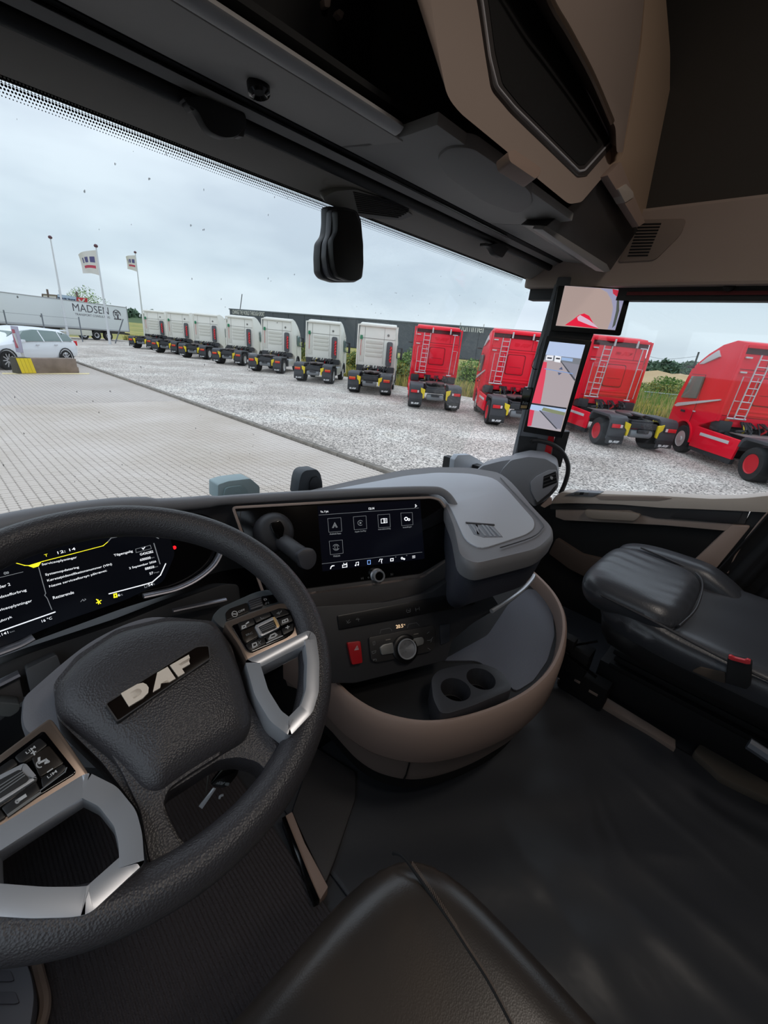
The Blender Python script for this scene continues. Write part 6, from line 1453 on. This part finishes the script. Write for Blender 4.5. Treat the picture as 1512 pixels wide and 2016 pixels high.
# concrete block with yellow and black end
b0, b1 = vground(30, 735), vground(150, 733); bd_ = (b1-b0)[:2]; bl = np.linalg.norm(bd_); bd_ /= bl
cb = thing('concrete_barrier', (0, 0, 0), 'low concrete block with yellow and black striped left end on the paving', 'barrier')
Mcc = mat('weathered_concrete', (140, 124, 112), .85, bump=('noise', 30, .5, .01), var=((118, 104, 92), 2, 5))
bh = .68
cbox('block', [((bl*.60, 0, bh/2), (bl*.78, .45, bh))], Mcc, cb, .03)
side_prism([(0, 0), (.0, bh*.95), (-.0, bh)], 0, .1, 'x', Mcc, cb) if False else None
cbox('end_foot', [((bl*.94, 0, .14), (bl*.14, .46, .28))], Mcc, cb, .03)
cbox('striped_end', [((bl*.12, 0, bh/2+.01), (bl*.235, .47, bh+.02))], mat('stripe_black', (74, 70, 58), .7), cb, .02)
for k in range(4):
    x = bl*(.035+.056*k)
    bm = bm_(); q = [(x-.05, bh), (x+.09, bh), (x+.20, .03), (x+.06, .03)]
    poly_prism(bm, [(a, -.245, z) for a, z in q], [(a, .245, z+.01) for a, z in q]); finish(bm, 'yellow_stripe', Myel, cb, .004)
cb.location = (b0[0], b0[1], 0); cb.rotation_euler.z = math.atan2(bd_[1], bd_[0])
yl = flat('painted_line', [vground(4, 734)[:2], vground(4, 737)[:2], vground(176, 737)[:2], vground(176, 734.5)[:2]], .006, mat('line_yellow', (224, 206, 160), .6), None)
tag(yl, 'pale yellow painted line on the paving under the concrete block', 'road marking')
# post with a small plate in front of the car
sb = vground(58, 731); sgn = thing('marker_post', sb, 'white leaning post with a small red and grey plate in front of the white estate', 'post')
zt_ = z_above(sb, 45, 657)
bm = bm_(); tube(bm, [(sb[0], sb[1], 0), (sb[0]-.25, sb[1], zt_)], .06, 8); finish(bm, 'pole', M_white, sgn)
PSg = PF((sb[0]-.2, sb[1], zt_*.8), PA.h, (0, 0, 1))
bm = bm_()
for (u0, v0_, u1, v1, m__) in ((-.22, -.5, .22, .65, 0),): poly_prism(bm, [PSg.w(*q, .02) for q in ((u0, v0_), (u1, v0_), (u1, v1), (u0, v1))], [PSg.w(*q, -.02) for q in ((u0, v0_), (u1, v0_), (u1, v1), (u0, v1))])
finish(bm, 'plate', mat('plate_grey', (176, 172, 190), .5), sgn)
bm = bm_()
for q_ in (((-.15, -.3), (.0, -.3), (.0, .5), (-.15, .5)),): poly_prism(bm, [PSg.w(*q, .04) for q in q_], [PSg.w(*q, .02) for q in q_])
finish(bm, 'plate_print', mat('plate_red', (180, 90, 100), .5), sgn)

# flagpoles
Mpole = mat('pole_white', (214, 216, 220), .4)
def flagpole(top, foot, label, flag=None):
    b = vground(*foot); zt_ = z_above(b, *top)
    t = thing('flagpole', b, label, 'flagpole', 'flagpoles at the end of the gravel')
    bm = bm_(); tube(bm, [(b[0], b[1], 0), (b[0], b[1], zt_*.45), (b[0], b[1], zt_)], [.14, .10, .06], 10); finish(bm, 'pole', Mpole, t)
    bm = bm_(); lathe(bm, (b[0], b[1], zt_), (0, 0, 1), [(0, -.08), (.16, -.02), (.20, .10), (.12, .22), (0, .26)], 12); finish(bm, 'finial', mat('finial_maroon', (96, 60, 70), .5), t)
    if flag:
        w_, h_, wav = flag; e = -PA.h; bm = bm_(); V = []
        f = thing('flag', (b[0], b[1], zt_-.3), 'white flag with blue letters and red stripe on the pole, '+('middle of the three' if wav == 1 else 'rightmost of the three'), 'flag', 'white flags')
        for j in range(9):
            r = []
            for i in range(13):
                s_ = i/12; p = np.array([b[0], b[1], zt_-.3-h_*j/8*(1-.25*s_)])+e*(w_*s_*(1-.12*j/8*wav))+np.array([CF[0], CF[1], 0])*(.18*math.sin(s_*7+j*.3)*s_)-np.array([0, 0, .45*s_*s_*wav])
                r.append(bm.verts.new(tuple(p)))
            V.append(r)
        for j in range(8):
            for i in range(12):
                fc = bm.faces.new((V[j][i], V[j][i+1], V[j+1][i+1], V[j+1][i]))
                if j in (5,) and 1 < i < 10: fc.material_index = 2
                elif j in (2, 3) and (2 <= i <= 4 or 6 <= i <= 7 or i == 9): fc.material_index = 1
        o_ = finish(bm, 'flag_cloth', [mat('flag_white', (216, 212, 208), .8), mat('flag_blue', (88, 84, 130), .8), mat('flag_red', (190, 70, 90), .8)], f, 0, 180)
    return t
flagpole((101, 469), (135, 668), 'bare white flagpole without a flag, leftmost of the three')
flagpole((188, 486), (217, 678), 'white flagpole with a spread flag, middle of the three', (2.7, 2.3, 1))
flagpole((260, 498), (286, 668), 'white flagpole with a limp flag beside the end truck, rightmost of the three', (2.0, 2.2, .5))
# fence posts and wire near the trailer
fc_ = thing('wire_fence', vground(90, 672), 'thin grey fence posts with wire in front of the white trailer', 'fence')
fp = [vground(*q) for q in ((-40, 665), (20, 668), (92, 671), (163, 673))]
for b in fp:
    bm = bm_(); tube(bm, [(b[0], b[1], 0), (b[0], b[1], 2.5)], .06, 6); finish(bm, 'fence_post', mat('post_grey', (110, 116, 124), .5), fc_)
b = vground(227, 676); bm = bm_(); tube(bm, [(b[0], b[1], 0), (b[0]+.9, b[1]-.9, 2.7)], .06, 6); finish(bm, 'fence_post', MATS['post_grey'], fc_)
bm = bm_()
for z in (.6, 1.5, 2.3): tube(bm, [(q[0], q[1], z) for q in fp], .012, 4)
finish(bm, 'fence_wire', MATS['post_grey'], fc_)
# billboard behind the trailer
def far_frame(px, py, dist):
    r = ray(px, py); r = r/np.linalg.norm(r[:2]); o = CAM+r*dist
    return PF(o, PA.h, (0, 0, 1))
FB = far_frame(140, 592, 92)
bb = thing('billboard', (FB.o[0], FB.o[1], 0), 'blue-white hoarding with dark lettering and a red end above the trailer roof', 'billboard')
plate(FB, [(113, 579), (150, 584), (150, 600), (113, 600)], -.1, .1, 'hoarding_panel', mat('hoarding_blue', (176, 194, 222), .6), bb, bev=0)
plate(FB, [(150, 585), (170, 587), (169, 604), (150, 604)], -.1, .12, 'red_panel', mat('hoarding_red', (200, 50, 66), .6), bb, bev=0)
text_on(FB, 'TRAILER TRADE', (114, 589.5), (149, 594.5), 5, mat('hoarding_ink', (60, 72, 100), .6), bb, .12, thick=.05)
strokes(FB, [[(156, 590), (161, 596), (166, 590)], [(161, 596), (161, 600)]], .25, M_white, bb, .14, thick=.05)
ring_plate(FB, [(82, 578), (112, 580.5), (112, 590), (82, 587)], -.1, .1, .16, 'frame', mat('frame_brown', (110, 96, 92), .7), bb)
plate(FB, [(83, 579), (111, 581.5), (111, 589), (83, 586)], -.05, .0, 'frame_infill', mat('infill_pale', (214, 210, 214), .7), bb, bev=0)
cbox('support_post', [((FB.o[0]+dx*PA.h[0], FB.o[1]+dx*PA.h[1], 3), (.25, .25, 6.2)) for dx in (-5, -2.2, 1.5)], mat('frame_brown', (110, 96, 92), .7), bb, 0)

# dark warehouse
wa = np.array([110., 216.7]); wb2 = np.array([156.7, 75.0]); wd = wb2-wa; wl = np.linalg.norm(wd); wd /= wl; wl *= 1.10
wh = thing('warehouse', (wa[0], wa[1], 0), 'long dark grey flat-roofed warehouse with white lettering behind the trucks', 'building')
wn_ = np.array([wd[1], -wd[0]]); wn_ = -wn_ if wn_ @ wa > 0 else wn_     # towards the yard
WF = PF((wa[0], wa[1], 0), (wd[0], wd[1], 0), (0, 0, 1))
Mwh = mat('warehouse_cladding', (74, 80, 90), .6); 
bm = bm_(); fp_ = [(0, 0), (wl, 0), (wl, 12), (0, 12)]
poly_prism(bm, [WF.w(u, v, 0) for u, v in fp_], [WF.w(u, v, -60) for u, v in fp_]); finish(bm, 'wall_cladding', Mwh, wh, 0, 0)
npn = 18
for k in range(npn):
    u0 = wl*k/npn; bm = bm_(); q = [(u0+.12, .3), (u0+wl/npn-.12, .3), (u0+wl/npn-.12, 11.6), (u0+.12, 11.6)]
    poly_prism(bm, [WF.w(u, v, .12) for u, v in q], [WF.w(u, v, .0) for u, v in q]); finish(bm, 'cladding_panel', mat('cladding_panel', (78, 84, 94), .6), wh, 0, 0)
bm = bm_(); q = [(-.3, 11.7), (wl+.3, 11.7), (wl+.3, 12.2), (-.3, 12.2)]; poly_prism(bm, [WF.w(u, v, .3) for u, v in q], [WF.w(u, v, -60) for u, v in q]); finish(bm, 'roof_edge', mat('roof_edge_grey', (104, 112, 122), .5), wh, 0, 0)
q0, q1 = WF.uv(904, 652, .15), WF.uv(951, 657, .15); text_uv(WF, 'hummel', (q0[0], q0[1]), (q1[0], q0[1]), 3.1, M_white, wh, .15, thick=.1)
q0, q1 = WF.uv(458, 618, .15), WF.uv(521, 625, .15); text_uv(WF, 'CHANGE THE WORLD THROUGH SPORT', (q0[0], q0[1]), (q1[0], q0[1]), 1.9, M_white, wh, .15, thick=.1)
b = vground(466, 640)
# low white building hidden behind the row, wind mast
ma = WF.w(4, 12.2, -3); ms = thing('roof_mast', ma, 'thin dark leaning mast on the warehouse roof', 'mast')
bm = bm_(); tube(bm, [tuple(ma), (ma[0]+1.5*PA.h[0], ma[1]+1.5*PA.h[1], ma[2]+7)], .18, 6); finish(bm, 'mast', Mfr, ms)

# ---------------------------------------------------------------- vegetation
def leaves(name, blobs, n, size, mats, parent=None, seed=1, kind=None):
    """blobs: (x, y, z, rx, ry, rz); n leaf quads spread over them, lumpy"""
    g = np.random.default_rng(seed); vol = np.array([b[3]*b[4]*b[5] for b in blobs])**.67; cnt = (vol/vol.sum()*n).astype(int)+8
    V, F, MI = [], [], []
    for b, c in zip(blobs, cnt):
        d = g.normal(size=(c, 3)); d /= np.linalg.norm(d, axis=1)[:, None]; r = g.uniform(.55, 1.0, c)**.5
        lump = 1+.16*np.sin(d[:, 0]*7+b[0])*np.cos(d[:, 1]*6+b[1])
        P = np.array(b[:3])+d*np.array(b[3:])*(r*lump)[:, None]
        P[:, 2] = np.maximum(P[:, 2], .05)
        a = g.normal(size=(c, 3)); a /= np.linalg.norm(a, axis=1)[:, None]; e = np.cross(a, g.normal(size=(c, 3))); e /= np.linalg.norm(e, axis=1)[:, None]
        s = size*g.uniform(.6, 1.3, c)[:, None]; q = np.stack([P-a*s, P+e*s*.5, P+a*s, P-e*s*.5], 1)
        base = len(V); V += q.reshape(-1, 3).tolist(); F += [(base+4*i, base+4*i+1, base+4*i+2, base+4*i+3) for i in range(c)]
        MI += list(g.integers(0, len(mats), c))
    me = bpy.data.meshes.new(name); me.from_pydata(V, [], F)
    for m_ in mats: me.materials.append(m_)
    me.polygons.foreach_set('material_index', MI); me.update()
    o = bpy.data.objects.new(name, me); COL.objects.link(o)
    if parent is not None: setpar(o, parent)
    if kind: o['kind'] = kind
    return o
G1 = [mat('leaf_mid_green', (104, 142, 60), .7), mat('leaf_light_green', (142, 170, 80), .7), mat('leaf_deep_green', (70, 104, 46), .7)]
G2 = [mat('leaf_dusty_green', (124, 144, 88), .75), mat('leaf_olive', (110, 124, 66), .75), mat('leaf_yellow_flower', (176, 166, 84), .75)]
G3 = [mat('hazed_tree_green', (104, 128, 104), .9), mat('hazed_tree_dark', (84, 108, 90), .9)]  # far leaf greens lightened, distance haze mixed into the colour
def bush(px, py_base, h, w, label, mats, n=1500, group='shrubs growing behind the gravel', name='shrub', shift=0.0):
    b = vground(px, py_base); rv = np.array([b[0], b[1], 0]); rv /= np.linalg.norm(rv); b = b+rv*shift
    t = thing(name, b, label, 'shrub', group); g = random.Random(int(px))
    bl_ = [(b[0]+PA.h[0]*w*(g.random()-.5)*.8+rv[0]*(g.random()-.5)*w*.5, b[1]+PA.h[1]*w*(g.random()-.5)*.8+rv[1]*(g.random()-.5)*w*.5, h*(.25+.5*g.random()), w*(.22+.12*g.random()), w*(.22+.12*g.random()), h*(.22+.1*g.random())) for _ in range(8)]
    leaves('foliage', bl_, n, .13, mats, t, int(px))
    bm = bm_()
    for k in range(4): tube(bm, [(b[0], b[1], 0), (b[0]+(g.random()-.5)*w*.4, b[1]+(g.random()-.5)*w*.4, h*.6)], [.05, .02], 5)
    finish(bm, 'stem', mat('bark_brown', (92, 80, 66), .9), t)
bush(802, 757, 3.5, 2.6, 'tallest bright green shrub rising between the last white and first red truck', G1, 2600)
bush(792, 764, 1.6, 2.0, 'dusty green shrub at the gravel edge right of the last white truck', G2, 1600, shift=3)
bush(700, 746, 2.0, 2.2, 'olive shrub between the two rightmost white trucks', G2, 1600, shift=4)
bush(593, 728, 2.4, 2.4, 'pale green shrub between the second and third white trucks from the right', G2, 1400, shift=5)
bush(930, 776, 1.9, 2.6, 'grey-green shrub between the first two red trucks', G2, 2000, shift=5)
bush(918, 770, 1.6, 1.6, 'small bright green shrub between the first two red trucks', G1, 1300, shift=1)
bush(945, 770, 2.4, 5.0, 'broad low green bush close under the dark warehouse', G1, 2400, shift=18)
bush(1318, 800, 2.4, 5.0, 'green scrub between the two rightmost red trucks', G1, 2600, shift=22)
bush(1298, 800, 1.6, 4.0, 'dusty scrub left of the green scrub before the tan bank', G2, 2000, shift=16)
bush(186, 664, 8.0, 7.5, 'bright green tree behind the trailer beside the hoarding', G1, 2600, shift=26, name='tree')
# tall grass along the gravel edge
def grass(name, poly, wid, n, h, mats, label, seed):
    g = np.random.default_rng(seed); V, F, MI = [], [], []
    seg = [np.linalg.norm(np.array(b)-np.array(a)) for a, b in zip(poly[:-1], poly[1:])]; cum = np.cumsum([0]+seg)
    for i in range(n):
        s = g.uniform(0, cum[-1]); k = min(len(seg)-1, int(np.searchsorted(cum, s)-1)); k = max(k, 0); t = (s-cum[k])/seg[k]
        p = np.array(poly[k])*(1-t)+np.array(poly[k+1])*t; e = np.array(poly[k+1])-np.array(poly[k]); e = e/np.linalg.norm(e); nn = np.array([e[1], -e[0]]); nn = nn if nn[0] > -.5 and (nn @ np.array([1, .6])) > 0 else -nn
        p = p+nn*wid*g.uniform(0, 1)**1.3; hh = h*g.uniform(.5, 1.15); a = g.uniform(0, 6.28); dx, dy = math.cos(a)*.035, math.sin(a)*.035; lx, ly = g.normal(0, .12), g.normal(0, .12)
        b0_ = len(V); V += [(p[0]-dx, p[1]-dy, -.08), (p[0]+dx, p[1]+dy, -.08), (p[0]+lx+dx*.3, p[1]+ly+dy*.3, hh), (p[0]+lx-dx*.3, p[1]+ly-dy*.3, hh)]; F.append((b0_, b0_+1, b0_+2, b0_+3)); MI.append(int(g.integers(0, len(mats))))
    me = bpy.data.meshes.new(name); me.from_pydata(V, [], F)
    for m_ in mats: me.materials.append(m_)
    me.polygons.foreach_set('material_index', MI); me.update(); o = bpy.data.objects.new(name, me); COL.objects.link(o); tag(o, label, 'grass', kind='stuff'); return o
Mg_ = [mat('grass_straw', (186, 168, 110), .85), mat('grass_green', (118, 138, 66), .85), mat('grass_yellow', (198, 184, 88), .85)]
grass('tall_grass', EDGE[1:9], 7.0, 26000, .75, Mg_, 'tall straw-coloured and green grass along the far edge of the gravel', 3)
grass('meadow_scrub', [(37, -30), (36, 4), (33, 14), (31, 27), (32, 45), (30, 62)], 30.0, 22000, 1.0, [Mg_[0], Mg_[1], G1[0]], 'rough green meadow growth behind the tall grass', 5)
# distant embankment, road rail, tree lines, ridge
def mound(name, a, b, wid, h, material):
    a = np.array(a, float)[:2]; b = np.array(b, float)[:2]; e = (b-a)/np.linalg.norm(b-a); nn = np.array([-e[1], e[0]]); n_ = 24; bm = bm_(); V = []
    for i in range(n_+1):
        p = a+(b-a)*i/n_; hh = h*(.88+.12*math.sin(i*.9)+.06*math.sin(i*2.3))*math.sin(math.pi*min(1, max(0, (i+.6)/(n_+1.2))))**.35
        V.append([bm.verts.new((*(p+nn*w_), z*hh-.1)) for w_, z in ((-wid/2, 0), (-wid/4, .75), (0, 1), (wid/4, .8), (wid/2, 0))])
    for r, s in zip(V[:-1], V[1:]):
        for i in range(4): bm.faces.new((r[i], r[i+1], s[i+1], s[i]))
    return finish(bm, name, material, None, 0, 60, 'structure')
def at(px, py, dist):
    r = ray(px, py); r = r/np.linalg.norm(r[:2]); return CAM+r*dist
mound('terrain_bank', at(1230, 740, 130), at(1420, 740, 115), 24, 2.9, M_tan)
mound('terrain_ridge', at(-420, 560, 620), at(640, 640, 640), 160, 8, mat('ridge_green', (84, 104, 70), .95))
mound('terrain_hill', at(1150, 735, 330), at(1700, 760, 300), 70, 5, mat('ridge_green', (84, 104, 70), .95))
def treeline(name, a, b, n, dist_j, h, r, label, seed, mats=G3, sz=1.6, per=60):
    g = random.Random(seed); bl_ = []
    for i in range(n):
        t = (i+g.random()*.8)/n; p = np.array(a)*(1-t)+np.array(b)*t; k = g.uniform(.7, 1.25)
        bl_.append((p[0]+g.uniform(-dist_j, dist_j), p[1]+g.uniform(-dist_j, dist_j), h*k, r*k, r*k, h*k*.35 if False else r*k*1.1))
    o = leaves(name, bl_, n*per, sz, mats, None, seed); tag(o, label, 'trees', kind='stuff')
treeline('distant_woods', at(-250, 560, 560), at(480, 625, 570), 85, 14, 5, 5, 'dark wooded ridge on the left horizon beyond the trailer', 11, sz=3.0, per=110)
treeline('distant_trees', at(1255, 735, 210), at(1430, 742, 190), 26, 5, 2.8, 2.6, 'dark green trees on the horizon between the rightmost red trucks', 12, sz=1.1, per=160)
# guard rail and road on the right
ga, gb = vground(1262, 786), vground(1400, 800)
gl_ = thing('guard_rail', ga, 'grey steel guard rail beyond the grass between the two rightmost trucks', 'guard rail')
bm = bm_(); tube(bm, [(ga[0], ga[1], .75), (gb[0], gb[1], .75)], .16, 8, flat=.3); finish(bm, 'rail_beam', mat('galvanised', (150, 160, 160), .45, .3), gl_)
for k in range(9):
    p = ga+(gb-ga)*k/8; bm = bm_(); box(bm, (p[0], p[1], .35), (.12, .12, .8)); finish(bm, 'rail_post', MATS['galvanised'], gl_)
va, vb = vground(1255, 782), vground(1410, 795); wv = np.array([va[0], va[1]])/np.linalg.norm(va[:2])
flat('ground_road', [va[:2]+wv*1, vb[:2]+wv*1, vb[:2]+wv*9, va[:2]+wv*9], -.03, mat('road_grey', (142, 146, 150), .8))
p = vground(1318, 838); fp2 = thing('fence_post', p, 'single grey fence post in the grass left of the rightmost truck', 'post'); zt_ = z_above(p, 1323, 773)
bm = bm_(); tube(bm, [(p[0], p[1], 0), (p[0]+.1, p[1], zt_)], .07, 6); finish(bm, 'post', mat('post_grey', (110, 116, 124), .5), fp2)
p = at(1298, 700, 80); up_ = thing('utility_pole', (p[0], p[1], 0), 'thin dark pole with wires behind the rightmost truck roof', 'pole')
zt_ = z_above((*at(1375, 696, 80)[:2], 0), 1376, 693); p = at(1375, 696, 80); 
bm = bm_(); tube(bm, [(p[0], p[1], 0), (p[0], p[1], zt_)], .12, 6); finish(bm, 'pole', Mfr, up_)
bm = bm_(); q = at(1255, 700, 95)
for dz in (0, .7): tube(bm, catmull([(p[0], p[1], zt_-.6-dz), ((p[0]+q[0])/2, (p[1]+q[1])/2, zt_-1.2-dz), (q[0], q[1], zt_-.4-dz)], 6), .02, 4)
finish(bm, 'wire', Mfr, up_)
# leaning green pole between the red trucks
p = vground(906, 800); zt_ = 2.2
